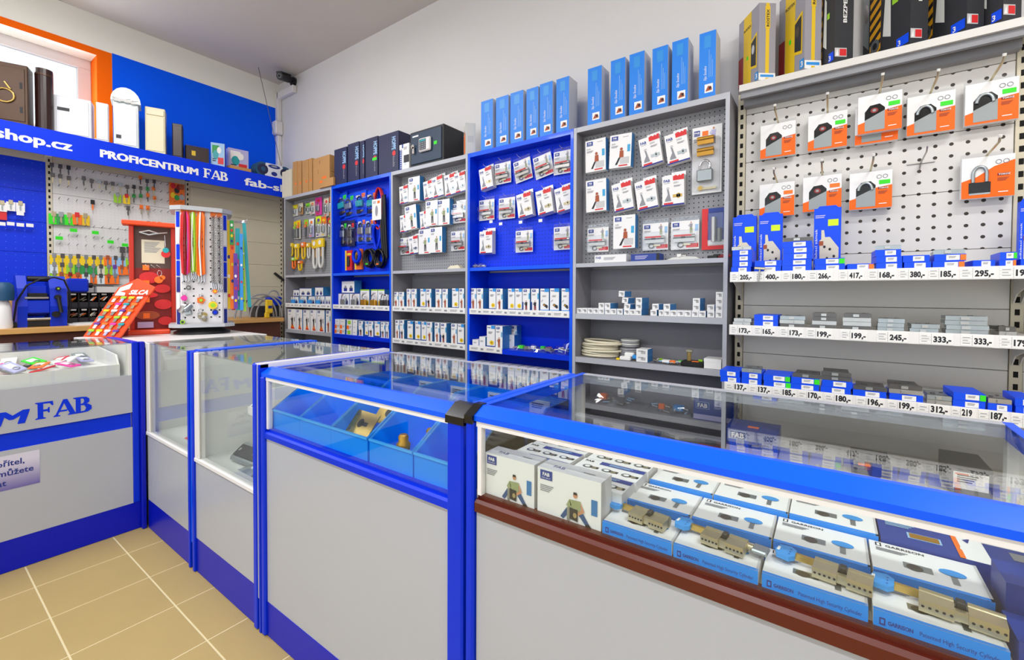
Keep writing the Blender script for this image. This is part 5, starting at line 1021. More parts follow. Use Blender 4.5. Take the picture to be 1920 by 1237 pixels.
# tall blue packs with lock plates standing against the pegboard
def plate_pack(label, pa, pb, pt, Y=2.50):
    xa, xb = PY(pa, 440, Y).x, PY(pb, 440, Y).x; z0 = GZS[1]-.003; h = PY(pa, pt, Y).z-z0; w = xb-xa
    t = thing('plate_pack', label, 'lock pack', (xa, Y, z0), 0, 'tall blue lock packs')
    mb = MB(); mb.box(0, w, 0, .03, 0, h, 'pack_blue'); mb.prism([(w*.1, h), (w*.9, h), (w*.8, h+.012), (w*.2, h+.012)], 1, .012, .016, 'pack_blue'); mb.front(0, 0, 0); mb.R(w*.52, h*.72, w*.9, h*.82, 'fluo_yellow'); mb.lines(w*.05, h*.88, w*.4, h*.015, 2, 'lilac', 1); mb.text('Zadlabací zámek', w*.13, h*.08, w*.09, 'paper', 1, 'l', 0, 0, h*.6, math.pi/2); link('box', mb, t)
    mb = MB(); mb.prism([(w*.22, 0.002), (w*.92, .002), (w*.92, h*.38), (w*.6, h*.55), (w*.42, h*.55), (w*.38, h*.66), (w*.28, h*.66), (w*.28, h*.52), (w*.22, h*.5)], 1, -.003, -.0006, 'cream'); mb.front(0, -.003, 0)
    for a, b in ((.4, .4), (.6, .36), (.75, .25), (.5, .22)): mb.E(w*a, h*b, w*.05, h*.022, 'ink', 1)
    mb.R(w*.2, h*.42, w*.36, h*.49, 'rust', 1); mb.R(w*.4, h*.06, w*.7, h*.14, 'fluo_orange', 1); link('lock_plate', mb, t)
plate_pack('tall blue pack with cream lock plate, nearest the grey upright', 1374, 1418, 408); plate_pack('tall blue pack with cream lock plate, second from grey upright', 1423, 1467, 404); plate_pack('tall blue pack with cream lock plate, right of tallest flat box stack', 1526, 1577, 392)
plate_pack('tall blue pack with cream lock plate, at right edge of picture', 1911, 1950, 378)
mb = MB(); mb.cyl((0, .004, 0), (0, .004, .06), .0035, 'steel', n=8); mb.cbox(-.022, .022, -.004, .01, .055, .066, .002, 'nickel')
tag(link('lock_key', mb, None, (gx(245, 1), GYS[1]-.014, 1.405), (0, .1, 0)), 'steel key hung over the upper price strip', 'key')
# large blue boxes on the lowest visible shelf
for i, (pa, pb, pt) in enumerate(((1272, 1355, 783), (1362, 1458, 792))):
    Y = GYS[4]+.01; xa, xb = PY(pa, 815, Y).x, PY(pb, 830, Y).x; xa = max(xa, GX0-.010 if i else -9); z0 = GZS[4]-.0035
    if i == 0: xa, xb = xa, min(xb, GX0-.02)
    w = xb-xa; mb = MB(); mb.box(0, w, 0, .16, 0, .112, 'print_blue'); mb.front(0, 0, 0); mb.R(w*.06, .06, w*.4, .098, 'pale_blue'); mb.R(w*.07, .062, w*.39, .096, 'print_blue', 2); mb.text('FAB', w*.23, .068, .022, 'paper', 3, 'c', .03); mb.R(0, .004, w, .03, 'lilac'); mb.box(w*.4, w*.62, .03, .06, .112, .1126, 'fluo_orange')
    if i: tag(link('big_blue_box', mb, None, (xa, Y, z0)), 'dark blue logo box on low gondola shelf, seen through the glass', 'box')
    else:
        BIG0 = (mb, xa, w)
mb = MB(); mb.box(0, .11, 0, .2, 0, .10, 'charcoal'); mb.front(0, 0, 0); mb.R(.01, .02, .1, .08, 'paper'); mb.lines(.02, .066, .06, .004, 4, 'ink', 2); mb.R(.015, .07, .05, .075, 'orange', 2)
tag(link('dark_box', mb, None, (.36, GYS[4]+.02, GZS[4]-.0035)), 'black box with white label on the low gondola shelf', 'box')
mb = MB(); mb.box(0, .12, 0, .16, 0, .06, 'charcoal'); mb.front(0, 0, 0); mb.R(.02, .035, .06, .045, 'orange'); tag(link('dark_box', mb, None, (.08, GYS[4]+.03, GZS[4]-.0035)), 'low black box on the low gondola shelf', 'box')
crumple('parts_bag', 'clear bag of parts on the low shelf of near grey unit', 1150, 700, YF+.02, SHZ[3]+.0006, .30, .14, .07, 'bubble', 31, 9, (('orange', .15, .3, .04), ('steel', .5, .1, .06)))
crumple('parts_bag', 'clear bag of blue parts on the low shelf of near grey unit', 1250, 700, YF+.02, SHZ[3]+.0006, .26, .14, .06, 'bubble', 32, 8, (('orange', .3, .2, .03), ('sky_blue', .6, .3, .05)))
# third shelf stack leftmost overhangs nothing: a low side table carries the left big box
mb, xa, w = BIG0
tag(link('big_blue_box', mb, None, (xa, YF+.02, SHZ[3]+.0005)), 'dark blue logo box on low shelf of near grey unit', 'box')
# ================================================================ key wall on the left
XP = -5.27; RZ = math.pi/2          # things facing +x: local x -> world y
t = thing('wall_gondola', 'key wall system with blue and white pegboard under the blue banner', 'shelf'); kw = t
for y in (-.205, .782, 1.757, 2.69):
    mb = MB(); mb.box(XP-.03, XP+.008, y-.018, y+.018, .001, 2.46, 'beige_metal')
    for k in range(48): mb.box(XP+.008, XP+.0086, y-.006, y+.006, .08+k*.05-.012, .08+k*.05+.012, 'dark_slot')
    link('slotted_upright', mb, t)
for (a, b, mat, nm) in ((-.185, .762, 'peg_left_blue', 'pegboard_panel'), (.802, 1.737, 'peg_left_white', 'pegboard_panel'), (1.777, 2.672, 'beige_metal', 'back_panel')):
    for k in range(9):
        zt = 2.413-.2495*k; plain = zt < 1.30
        link('back_panel' if plain else nm, MB().cbox(-.006, 0, -(b-a)/2, (b-a)/2, -.1238, .1238, .0012, ('cream_metal' if a > .5 else mat) if plain else mat), t, (XP+.006, (a+b)/2, zt-.1248))
    link('head_panel', MB().box(XP-.004, XP+.002, a, b, 2.415, 2.60, 'beige_metal'), t)
link('top_shelf', MB().box(XP+.008, -4.96, -1.0, 2.66, 2.572, 2.602, 'cream_metal'), t)
mb = MB(); mb.box(-4.96, -4.952, -1.0, 2.66, 2.404, 2.606, 'banner_blue'); mb.fr((-4.952, 0, 0), (0, 1, 0), (0, 0, 1))
q0, q1 = PX(189, 300, -4.952).y, PX(373, 320, -4.952).y
mb.strong('PROFICENTRUM', q0, 2.468, .064, 'paper', 'l', 0, q1-q0, .005)
serif(mb, 'FAB', PX(381, 325, -4.952).y, 2.462, .088, 'paper', (0, .78, 1.62))
q0 = PX(134, 270, -4.952).y; mb.strong('fab-shop.cz', q0, 2.470, .076, 'paper', 'r', 0, .62, .005)
q0 = PX(459, 345, -4.952).y; mb.strong('fab-sh', q0, 2.462, .076, 'paper', 'l', 0, min(2.655, PX(540, 350, -4.952).y)-q0, .005)
link('banner', mb, t)
# hooks and keys
hk = MB(); hk.tube([(0, 0, 0), (0, -.055, .008)], .0022, 'dark_steel', 4); KH = hk.mesh('key_hook')
HR = [(103, 312), (103, 330), (103, 348), (103, 372), (103, 419), (103, 440), (103, 457)]
for r_, (hx, hy) in enumerate(HR):
    z = PX(hx, hy, XP+.007).z
    for i in range(17): link('hook', KH, kw, (XP+.0065, .835+i*.0535, z), (0, 0, RZ))
def keymesh(head, blade, bag=None, w=.03):
    mb = MB(); mb.cbox(-w*.42, w*.42, -.008, -.004, .0, .036, .0015, head); mb.box(-w*.14, w*.14, -.007, -.005, -.045, .0, blade); mb.box(-w*.2, -w*.14, -.007, -.005, -.03, -.012, blade)
    if bag: mb.box(-w*.85, w*.85, -.003, -.001, -.055, .02, bag); mb.box(-w*.8, w*.8, -.0045, -.003, -.055, -.02, bag)
    return mb
KEYM = {}; KCNT = 0
def key(name_label, px_, py_, head, blade, bag, sc=1., group='keys on the key wall'):
    kk_ = (head, blade, bag)
    if kk_ not in KEYM: KEYM[kk_] = keymesh(*kk_).mesh('key')
    p = PX(px_, py_, XP+.03); global KCNT; KCNT += 1; o = link('key', KEYM[kk_], None, (XP+.03+.0013*(KCNT % 5), p.y, p.z), (0, 0, RZ), (sc, 1, sc)); return tag(o, name_label, 'key', group)
def krow(nm, lst, ox, oy, sc=6.857, s_=1.):
    for i, (x, y, hd, bd, bag) in enumerate(lst):
        key(f'{"bagged " if bag else ""}key blank, {ordn(i, len(lst))} in {nm} row of white key board', ox+x/sc, oy+y/sc, hd, bd, bag, s_)
D_, Z_, N_, O_, G_ = 'dark_steel', 'zinc', 'nickel', 'orange', 'green'
krow('top', [(115,160,D_,D_,None),(225,180,D_,D_,None),(330,195,'charcoal',D_,None)], 80, 290)
krow('second', [(125,290,D_,N_,None),(225,305,D_,N_,None),(335,330,D_,N_,None),(525,330,D_,D_,None),(625,365,D_,D_,None),(725,375,Z_,N_,None),(812,390,D_,D_,None),(900,400,D_,N_,None),(995,415,Z_,N_,None),(1085,440,D_,D_,None),(1170,440,'charcoal',D_,None),(1255,320,O_,D_,None),(1340,365,D_,D_,None),(1430,370,D_,D_,None)], 80, 290)
krow('third', [(960,540,Z_,N_,'lime'),(1075,555,'red',N_,'yellow'),(1170,555,G_,D_,None),(1257,455,D_,D_,None),(1258,555,G_,N_,None),(1345,465,G_,D_,None),(1348,545,O_,D_,None),(1425,460,O_,N_,None),(1436,580,O_,N_,None)], 80, 290)
krow('fourth', [(640,640,'black','orange',None),(1095,715,D_,D_,None),(1265,700,O_,N_,None),(1350,710,O_,N_,None)], 80, 290, s_=1.1)
krow('fifth', [(140,795,N_,N_,'fluo_green'),(235,800,Z_,N_,'green'),(340,810,N_,N_,'fluo_green'),(440,805,'red',N_,'orange'),(545,815,N_,N_,'tape_yellow'),(1360,910,D_,N_,None),(1428,915,O_,N_,'fluo_orange'),(1498,920,O_,D_,'orange')], 80, 290, s_=1.15)
Yl, Ol, Bl, Cl = 'yellow', 'fluo_orange', 'pale_blue', 'bubble'
krow('sixth', [(145,430,Z_,Z_,Yl),(255,435,D_,Z_,Yl),(355,440,Z_,Z_,Yl),(455,440,D_,Z_,Yl),(555,450,Z_,Z_,Yl),(655,455,D_,Z_,Yl),(745,455,Z_,Z_,Yl),(835,455,'rust',Z_,Ol),(935,460,D_,'rust',Bl),(1025,465,D_,'rust',Bl),(1110,470,Z_,Z_,'lime'),(1190,470,G_,'red',Yl),(1285,475,D_,Z_,'lime')], 80, 420, s_=1.02)
krow('seventh', [(148,545,Z_,Z_,Cl),(248,550,D_,Z_,Yl),(355,555,Z_,Z_,'lime'),(460,558,Z_,Z_,G_),(558,562,D_,Z_,G_),(652,565,Z_,Z_,G_),(747,570,D_,Z_,'cream'),(845,572,Z_,Z_,'lime'),(925,575,'purple',Z_,Bl),(1015,575,'rust',Z_,Ol),(1105,575,'rust',Z_,Ol),(1190,575,D_,Z_,'lime'),(1285,580,'rust',Z_,Ol)], 80, 420, s_=1.02)
krow('bottom', [(150,655,Z_,Z_,'lime'),(240,668,'rust',Z_,'tape_yellow'),(352,670,'dark_red',G_,Ol),(450,675,'rust','rust',Ol),(555,675,D_,Z_,Cl),(652,685,Z_,Z_,Ol),(747,690,D_,Z_,Cl),(845,690,'rust',D_,Ol),(930,690,Z_,Z_,Ol)], 80, 420, s_=1.02)
for i, x in enumerate((1020, 1115, 1275)): key(f'large grey key with dark head, {ordn(i, 3)} above the lowest bags', 80+x/6.857, 420+370/6.857, D_, D_, None, 1.5)
p = PX(332, 365, XP+.03); mb = MB(); mb.box(-.062, .062, -.012, 0, -.11, .11, 'orange'); mb.front(-.062, -.012, -.11)
for k, (u, v, c) in enumerate(((.03,.19,'red'),(.075,.185,'dark_red'),(.1,.19,'rust'),(.03,.1,'yellow'),(.06,.08,'green'),(.1,.09,'zinc'),(.06,.15,'charcoal'))): mb.E(u, v, .022, .028, c, 1+k % 3)
tag(link('key_card', mb, None, (XP+.02, p.y, p.z), (0, 0, RZ)), 'orange and red card of small keys at right end of key board', 'key card')
for i, (x, y) in enumerate(((395,80),(675,110),(210,180),(870,230),(1055,270))):
    p = PX(80+x/6.857, 420+y/6.857, XP+.045); tag(link('price_sticker', MB().box(-.022, .022, -.001, 0, -.014, .014, 'fluo_green'), None, (XP+.052, p.y, p.z), (0, 0, RZ)), f'bright green price ticket on key hooks, {ordn(i, 5)}', 'ticket', 'green price tickets')
for i, (x, y) in enumerate(((4, 384), (20, 383), (38, 385))): key(f'white-tagged key on blue pegboard, {ordn(i, 3)}', x, y, N_, Z_, 'paper', .95)
p = PX(2, 402, XP+.03); tag(link('key_card', MB().box(-.03, .03, -.01, 0, -.04, .04, 'red'), None, (XP+.02, p.y, p.z), (0, 0, RZ)), 'small red card on the blue pegboard', 'key card')
for x, y in ((38, 400), (3, 419), (20, 419), (38, 421), (56, 422)): 
    p = PX(x, y, XP+.05); link('hook_tag', MB().box(-.02, .02, -.002, 0, -.015, .012, 'paper'), kw, (XP+.05, p.y, p.z), (0, 0, RZ))
# ---------------------------------------------------------------- mailboxes and other things on the banner shelf
ZB = 2.6025
def on_shelf(name, label, cat, pl, pr, pt, a=20., depth=.12, grow=1.08, fn=None, X=-4.975):
    y0, y1 = PX(pl, 260, X).y, PX(pr, 260, X).y; w = (y1-y0)*grow; h = PX((pl+pr)/2, pt, X-.05).z-ZB; ar = math.radians(a)
    t = thing(name, label, cat, (X-w*math.sin(ar), y0, ZB), RZ-ar); fn(t, w, h, depth); return t
def mailbox(mat, slot=None, flap=False, plate=None, horn=False, lid=False):
    def f(t, w, h, d):
        link('body', MB().cbox(0, w, 0, d, 0, h, .005, mat), t)
        mb = MB(); mb.cbox(w*.07, w*.93, -.006, .001, h*.06, h*.93 if not flap else h*.8, .002, mat); dr = link('door', mb, t)
        if flap: link('letter_flap', MB().cbox(w*.06, w*.94, -.008, .001, h*.83, h*.96, .003, mat), t)
        if plate: link('name_plate', MB().box(w*plate[0], w*plate[1], -.0075, -.006, h*plate[2], h*plate[3], 'charcoal'), dr)
        if slot:
            for zz in slot: link('slot', MB().box(w*.82, w*.88, -.0075, -.006, h*zz, h*(zz+.1), 'ink'), dr)
        if horn:
            mb = MB(); c = (w*.5, h*.45); mb.tube([(c[0]+.05*math.cos(x), -.012, c[1]+.05*math.sin(x)) for x in [2*math.pi*i/14 for i in range(14)]], .007, 'brass', 6, True); mb.cyl((c[0]-.05, -.012, c[1]-.02), (c[0]-.08, -.012, c[1]-.06), .006, 'brass', r1=.025, n=10); mb.tube([(c[0]+.03, -.012, c[1]+.05), (c[0]+.0, -.012, c[1]+.1)], .006, 'brass', 6); link('post_horn', mb, dr)
    return f
on_shelf('mailbox', 'brown metal mailbox with golden post horn at left edge', 'mailbox', -30, 54, 117, 22, .11, 1.08, mailbox('bronze_box', (.2, .6), horn=True))
def roundbox(t, w, h, d):
    mb = MB(); n = 10; pts = [(0, d)]+[(w*.5-w*.5*math.cos(math.pi*i/n), d*.45-d*.45*math.sin(math.pi*i/n)) for i in range(n+1)]+[(w, d)]
    mb.prism(pts, 2, 0, h, 'maroon'); mb.prism([(a, b-.004) for a, b in pts], 2, h*.9, h*.93, 'bronze_box'); link('body', mb, t); link('lid', MB().prism(pts, 2, h, h+.006, 'bronze_box'), t)
on_shelf('mailbox', 'dark brown mailbox with rounded front beside the post horn one', 'mailbox', 66, 101, 133, 12, .10, 1.0, roundbox)
on_shelf('mailbox', 'wide white mailbox with small grey name plate', 'mailbox', 105, 171, 184, 20, .12, 1.08, mailbox('mail_white', plate=(.1, .42, .62, .7)))
on_shelf('mailbox', 'narrow plain white mailbox beside the wide white one', 'mailbox', 182, 205, 196, 14, .07, 1.0, mailbox('mail_white'))
def arched(t, w, h, d):
    n = 10; pts = [(0, 0), (w, 0), (w, h*.76)]+[(w*.5+w*.58*math.cos(math.pi*i/n), h*.76+h*.24*math.sin(math.pi*i/n)) for i in range(n+1)]+[(0, h*.76)]
    link('body', MB().cbox(0, w, 0, d, 0, h*.76, .006, 'bubble'), t)
    mb = MB(); mb.prism([(w*.5+w*.6*math.cos(math.pi*i/n), h*.76+h*.24*math.sin(math.pi*i/n)) for i in range(n+1)], 1, -.02, d+.01, 'bubble'); link('arched_roof', mb, t)
    link('door', MB().cbox(w*.08, w*.92, -.006, .001, h*.05, h*.72, .002, 'mail_white'), t); link('name_plate', MB().box(w*.1, w*.3, -.0075, -.006, h*.14, h*.2, 'charcoal'), t)
    mb = MB(); q = random.Random(5)
    for i in range(24): mb.tube([(w*q.uniform(-.05, 1.02), -.022, h*.76+q.uniform(-.01, .01)), (w*q.uniform(-.05, 1.02), -.024, h*.78+q.uniform(-.01, .02))], .003, 'paper', 4)
    link('bubble_wrap_edge', mb, t)
on_shelf('mailbox', 'large arched mailbox wrapped in bubble foil', 'mailbox', 216, 262, 169, 16, .14, 1.0, arched, -4.985)
on_shelf('mailbox', 'cream mailbox with letter flap on top', 'mailbox', 276, 310, 204, 22, .12, 1.08, mailbox('mail_cream', flap=True))
on_shelf('mailbox', 'dark maroon mailbox, slim, right of the cream one', 'mailbox', 325, 342, 234, 22, .12, 1.1, mailbox('maroon'))
def darkpack(t, w, h, d):
    mb = MB(); mb.cbox(0, w, 0, d, 0, h, .004, 'maroon'); mb.front(0, 0, 0); mb.R(w*.25, h*.4, w*.42, h*.7, 'tape_yellow'); link('carton', mb, t); link('film', MB().cbox(-.004, w+.004, -.004, d+.004, -.0002, h+.006, .003, 'clear_plastic'), t)
on_shelf('wrapped_box', 'low dark brown box in shiny film with yellow square', 'box', 351, 390, 277, 12, .14, 1.05, darkpack)
def toybox(c1, c2, c3):
    def f(t, w, h, d):
        mb = MB(); mb.box(0, w, 0, d, 0, h, c1, right=c2); mb.front(0, 0, 0); mb.R(w*.1, h*.55, w*.6, h*.9, c3); mb.R(w*.5, h*.12, w*.92, h*.4, 'red', 2); mb.E(w*.35, h*.5, w*.2, h*.2, 'teal', 2); mb.E(w*.6, h*.7, w*.16, h*.14, 'paper', 3); mb.lines(w*.12, h*.3, w*.3, h*.04, 2, 'ink', 2); link('carton', mb, t)
    return f
on_shelf('product_box', 'small colourful box with red side on the banner shelf', 'box', 399, 421, 270, 25, .10, 1.1, toybox('pale_blue', 'dark_red', 'green'))
on_shelf('product_box', 'wide lilac box with red print on the banner shelf', 'box', 430, 466, 282, 8, .08, 1.0, toybox('lilac', 'dirty_white', 'paper'), -5.07)
mb = MB(); mb.box(0, .2, 0, .08, 0, .04, 'card_brown'); tag(link('small_carton', mb, None, (-4.972, PX(432, 318, -4.97).y-.0, ZB), (0, 0, RZ)), 'flat brown carton lying before the lilac box', 'box')
# radio with its antenna
y0, y1 = PX(484, 315, -4.99).y, 2.64; w = y1-y0; h = .15
t = thing('radio', 'blue and silver portable radio with long antenna', 'radio', (-4.985, y0, ZB), RZ)
mb = MB(); mb.prism([(w*.22, 0), (w*.78, 0), (w*.84, h*.5), (w*.76, h), (w*.24, h), (w*.16, h*.5)], 1, -.005, .1, 'mail_white'); mb.front(0, -.005, 0); mb.E(w*.5, h*.82, w*.2, h*.14, 'ink_blue', 1); mb.E(w*.5, h*.3, w*.1, h*.16, 'ink_blue', 1); mb.E(w*.5, h*.84, w*.1, h*.06, 'zinc', 2); link('body', mb, t)
for cx in (.14, .86):
    mb = MB(); mb.cyl((w*cx, 0, h*.5), (w*cx, .1, h*.5), h*.52, 'speaker_blue', n=20); mb.cyl((w*cx, -.006, h*.5), (w*cx, 0, h*.5), h*.36, 'navy', n=20); mb.cyl((w*cx, -.01, h*.5), (w*cx, -.006, h*.5), h*.16, 'speaker_blue', n=16); link('speaker', mb, t)
A0 = Vector((-5.06, 2.60, ZB+.14)); A1 = PX(483, 120, -5.15)
ob_ = link('antenna', MB().tube([A0, A1], .003, 'dark_steel', 6), t); ob_.matrix_parent_inverse = (Matrix.Translation(t.location) @ Matrix.Rotation(RZ, 4, 'Z')).inverted()
# ---------------------------------------------------------------- work bench and what stands on it
ZBN = 1.082; XBF = -4.72
t = thing('work_bench', 'wooden work bench along the key wall behind the counter', 'bench')
link('top', MB().cbox(-5.255, XBF, -1.0, 2.44, ZBN-.04, ZBN, .003, 'wood'), t)
link('apron', MB().box(-5.2, XBF-.04, -.98, 2.42, ZBN-.22, ZBN-.04, 'wood_dark'), t)
for y in (-.9, .55, 1.5, 2.36): link('leg', MB().box(XBF-.12, XBF-.04, y, y+.05, .001, ZBN-.22, 'wood'), t)
# key cutting machine, measured from the photo on the bench
X = -4.86; yl, yr = PX(32, 570, X).y, PX(127, 570, X).y; w = yr-yl; h = PX(80, 517, X).z-ZBN
t = thing('key_machine', 'blue key cutting machine with black handle on the bench', 'machine', (X, yl, ZBN+.0005), RZ)
def arm(x0, x1):
    mb = MB(); mb.prism([(.0, 0), (.22, 0), (.24, h*.3), (.2, h*.75), (.14, h), (.06, h), (.0, h*.75), (-.02, h*.4)], 0, x0*w, x1*w, 'machine_blue'); return mb
link('side_frame', arm(.0, .19), t); rf = link('side_frame', arm(.63, .98), t)
link('back_housing', MB().cbox(w*.19, w*.63, .06, .2, h*.2, h*.82, .01, 'machine_blue'), t)
link('front_panel', MB().cbox(w*.16, w*.64, -.012, .03, h*.26, h*.52, .008, 'machine_blue'), t)
link('steel_bar', MB().box(w*.14, w*.6, -.02, .02, h*.55, h*.585, 'steel'), t); link('jaw', MB().cbox(w*.2, w*.6, .01, .06, h*.585, h*.66, .004, 'black'), t)
mb = MB(); mb.cyl((w*.22, .06, h*.94), (w*.66, .06, h*.94), h*.055, 'black', n=14); link('handle', mb, t)
mb = MB(); mb.cyl((w*.18, .0, h*.15), (w*.64, .0, h*.15), h*.03, 'steel', n=12); mb.cyl((w*.15, .02, h*.09), (w*.9, .02, h*.09), h*.05, 'black', n=12); link('roller', mb, t)
link('base', MB().cbox(-.09*w, w*.9, .0, .22, 0, h*.1, .006, 'black'), t)
mb = MB(); mb.cyl((w*.78, -.045, h*.58), (w*.78, -.01, h*.58), h*.05, 'black', n=12); mb.tube([(w*.78, -.045, h*.58), (w*.83, -.06, h*.27)], .012, 'black', 8); mb.cyl((w*.74, -.04, h*.24), (w*.74, -.005, h*.24), h*.06, 'black', n=12); link('crank_lever', mb, t)
mb = MB(); mb.cyl((w*.79, -.035, h*.75), (w*.79, -.02, h*.75), h*.04, 'black', n=12); mb.cyl((w*.79, -.038, h*.75), (w*.79, -.035, h*.75), h*.018, 'lime', n=10); link('switch', mb, t)
mb = MB(); mb.tube([(-.08*w, -.02, h*.12), (-.02*w, -.03, h*.5), (w*.16, -.05, h*.8), (w*.42, -.06, h*.93), (w*.7, -.06, h*.97), (w*.9, -.05, h*.92), (w*1.02, -.03, h*.7), (w*1.05, -.02, h*.45), (w*1.0, -.01, h*.12)], .006, 'black', 6); link('power_cable', mb, t)
# bottle with blue cap
mb = MB(); mb.lathe([(.052, 0), (.055, .02), (.045, .16), (.035, .2)], (0, 0, 0), 'paper', 16); b_ = thing('bottle', 'white bottle with blue grey cap at left edge of bench', 'bottle', (-4.8, PX(3, 590, -4.8).y, ZBN+.0005)); link('body', mb, b_)
mb = MB(); mb.lathe([(.062, .2), (.066, .26), (.06, .31), (.04, .33)], (0, 0, 0), 'speaker_blue', 16); link('cap', mb, b_)
mb = MB(); mb.cbox(-.08, .08, 0, .06, 0, .2, .004, 'wood'); tag(link('wooden_block', mb, None, (-5.16, PX(18, 580, -5.16).y, ZBN+.0005), (0, 0, RZ)), 'orange wooden board behind the white bottle', 'board')
# drawer organisers
def organiser(label, pa, pb, X, rows, cols, H_):
    y0, y1 = PX(pa, 590, X).y, PX(pb, 590, X).y; w = y1-y0; t = thing('parts_organiser', label, 'organiser', (X, y0, ZBN+.0005), RZ); cw, ch = w/cols, H_/rows; q = random.Random(pa)
    mb = MB(); mb.box(0, w, .10, .12, 0, H_, 'black')
    for i in range(cols+1): mb.box(i*cw-.004*(i > 0), i*cw+.004*(i < cols), 0, .1, 0, H_, 'black')
    for j in range(rows+1): mb.box(0, w, 0, .1, max(0, j*ch-.004), min(H_, j*ch+.004), 'black')
    link('frame', mb, t)
    for i in range(cols):
        for j in range(rows):
            mb = MB(); a, b, c, d = i*cw+.006, (i+1)*cw-.006, j*ch+.006, (j+1)*ch-.006; mb.box(a, b, .004, .09, c, c+(d-c)*.35, 'charcoal'); 
            for k in range(6):
                x, y = q.uniform(a+.012, b-.012), q.uniform(.0, .05); mb.tube([(x-.016, y, c+(d-c)*.4+q.uniform(0, .02)), (x+.012, y+.01, c+(d-c)*.5+q.uniform(0, .03))], .0045, q.choice(['nickel', 'rust', 'gold', 'zinc', 'paper', 'orange', 'steel']), 5)
            mb.box(a+.01, b-.01, -.001, .003, d-.016, d-.004, 'dirty_white'); link('drawer', mb, t)
organiser('black drawer organiser full of small parts beside key machine', 128, 205, -5.12, 2, 4, .26)
organiser('black drawer organiser behind the red display', 207, 290, -5.12, 2, 4, .26)
mb = MB(); mb.cbox(0, .13, 0, .1, 0, .115, .012, 'machine_blue'); d_ = thing('hand_drill', 'blue hand tool with black bit lying on organiser', 'tool', (-5.10, PX(127, 556, -5.1).y, ZBN+.2612), RZ); link('body', mb, d_)
mb = MB(); mb.cyl((.13, .05, .06), (.16, .05, .06), .022, 'black', n=10); mb.cyl((.16, .05, .06), (.3, .05, .05), .009, 'dark_steel', n=8); link('bit', mb, d_)
mb = MB(); mb.box(0, .28, 0, .1, 0, .05, 'dirty_white'); tag(link('flat_carton', mb, None, (-5.1, PX(182, 560, -5.1).y, ZBN+.2612), (0, 0, RZ)), 'flat pale carton on the drawer organiser', 'carton')
mb = MB(); mb.box(0, .26, 0, .2, 0, .012, 'paper'); mb.box(.05, .24, .02, .18, .012, .018, 'dirty_white'); tag(link('paper_stack', mb, None, (-4.76, PX(143, 612, -4.75).y, ZBN+.0005), (0, 0, RZ+.2)), 'papers lying on the bench beside the key machine', 'paper')
# hoop of bent cables and a yellow lock
t = thing('cable_rack', 'grey bent cable locks standing on the bench by grey unit', 'cable lock', (-4.80, PX(495, 600, -4.8).y, ZBN+.0005), RZ)
for i, (a, b, hh) in enumerate(((-.28, .1, .20), (-.22, .2, .24), (-.12, .27, .22), (-.05, .16, .18))):
    n = 14; mb = MB(); mb.tube([((a+b)/2-(b-a)/2*math.cos(math.pi*k/n), .02*i, .009+hh*math.sin(math.pi*k/n)) for k in range(n+1)], .009, 'wire_grey', 8); link('cable', mb, t)
mb = MB(); mb.cbox(.0, .07, -.05, -.015, .05, .19, .01, 'tape_yellow'); mb.cbox(.02, .06, -.052, -.04, .1, .13, .002, 'ink_blue'); mb.cbox(-.01, .04, -.048, -.018, .0, .06, .01, 'tape_yellow'); link('yellow_lock', mb, t)
mb = MB(); mb.cbox(0, .14, 0, .1, 0, .1, .01, 'machine_blue'); mb.tube([(.07+.06*math.cos(a), .05, .1+.07*math.sin(a)) for a in [math.pi*i/10 for i in range(11)]], .008, 'wire_grey', 6)
tag(link('vise', mb, None, (-5.02, PX(505, 555, -5.02).y, ZBN+.12), (0, 0, RZ)), 'small blue box with grey hoop behind the bent cables', 'tool')
tag(link('tool_box', MB().cbox(0, .26, 0, .14, 0, .119, .005, 'charcoal'), None, (-5.03, PX(478, 560, -5.03).y, ZBN+.0005), (0, 0, RZ)), 'dark box under the small blue tool on bench end', 'box')
mb = MB(); mb.cbox(0, .14, -.02, .02, -.012, .012, .003, 'black'); tag(link('wall_bracket', mb, None, (XP+.012, PX(523, 512, XP+.02).y-.05, PX(525, 512, XP+.02).z), (0, math.radians(38), RZ)), 'short black bar sticking out beside grey unit', 'bracket')
# ================================================================ on the counter corner
ZK = 1.0620
# --- revolving stand
p0 = PZ(388, 623, ZK); c = Vector((-3.60, 1.285, ZK)); nrm = math.atan2(-c.y, -c.x)      # faces the customer side
t = thing('revolving_stand', 'white pegboard revolving stand hung with lanyards, chains and keyrings', 'display stand', c, nrm+math.pi/2); rs = t
def octo(r, ch): return [(-r+ch, -r), (r-ch, -r), (r, -r+ch), (r, r-ch), (r-ch, r), (-r+ch, r), (-r, r-ch), (-r, -r+ch)]
mb = MB(); mb.lathe([(.165, 0), (.165, .014), (.12, .034), (.10, .05)], (0, 0, 0), 'black', 28); link('turntable', mb, t)
link('tray', MB().prism(octo(.185, .06), 2, .05, .072, 'stand_grey'), t)
mb = MB(); mb.prism(octo(.145, .032), 2, .072, .83, 'stand_white'); link('column', mb, t)
link('cap', MB().prism(octo(.175, .06), 2, .83, .858, 'stand_grey'), t)
link('pegboard_face', MB().box(-.112, .112, -.1475, -.1452, -.372, .372, 'peg_stand'), t, (0, 0, .452))
mb = MB()
for k in range(7):
    z0 = .07+k*.108; mb.box(-.012, .012, -.002, 0, z0, z0+.1, ['ink_blue', 'paper', 'ink_blue', 'blue_lam', 'blue_lam', 'paper', 'blue_lam'][k])
o = link('printed_strip', mb, t, (.131, -.131, 0), (0, 0, math.pi/4)); o2 = link('printed_strip', mb, t, (-.131, -.131, 0), (0, 0, -math.pi/4))
def hangz(y): return .828-(y-100)/995*.756
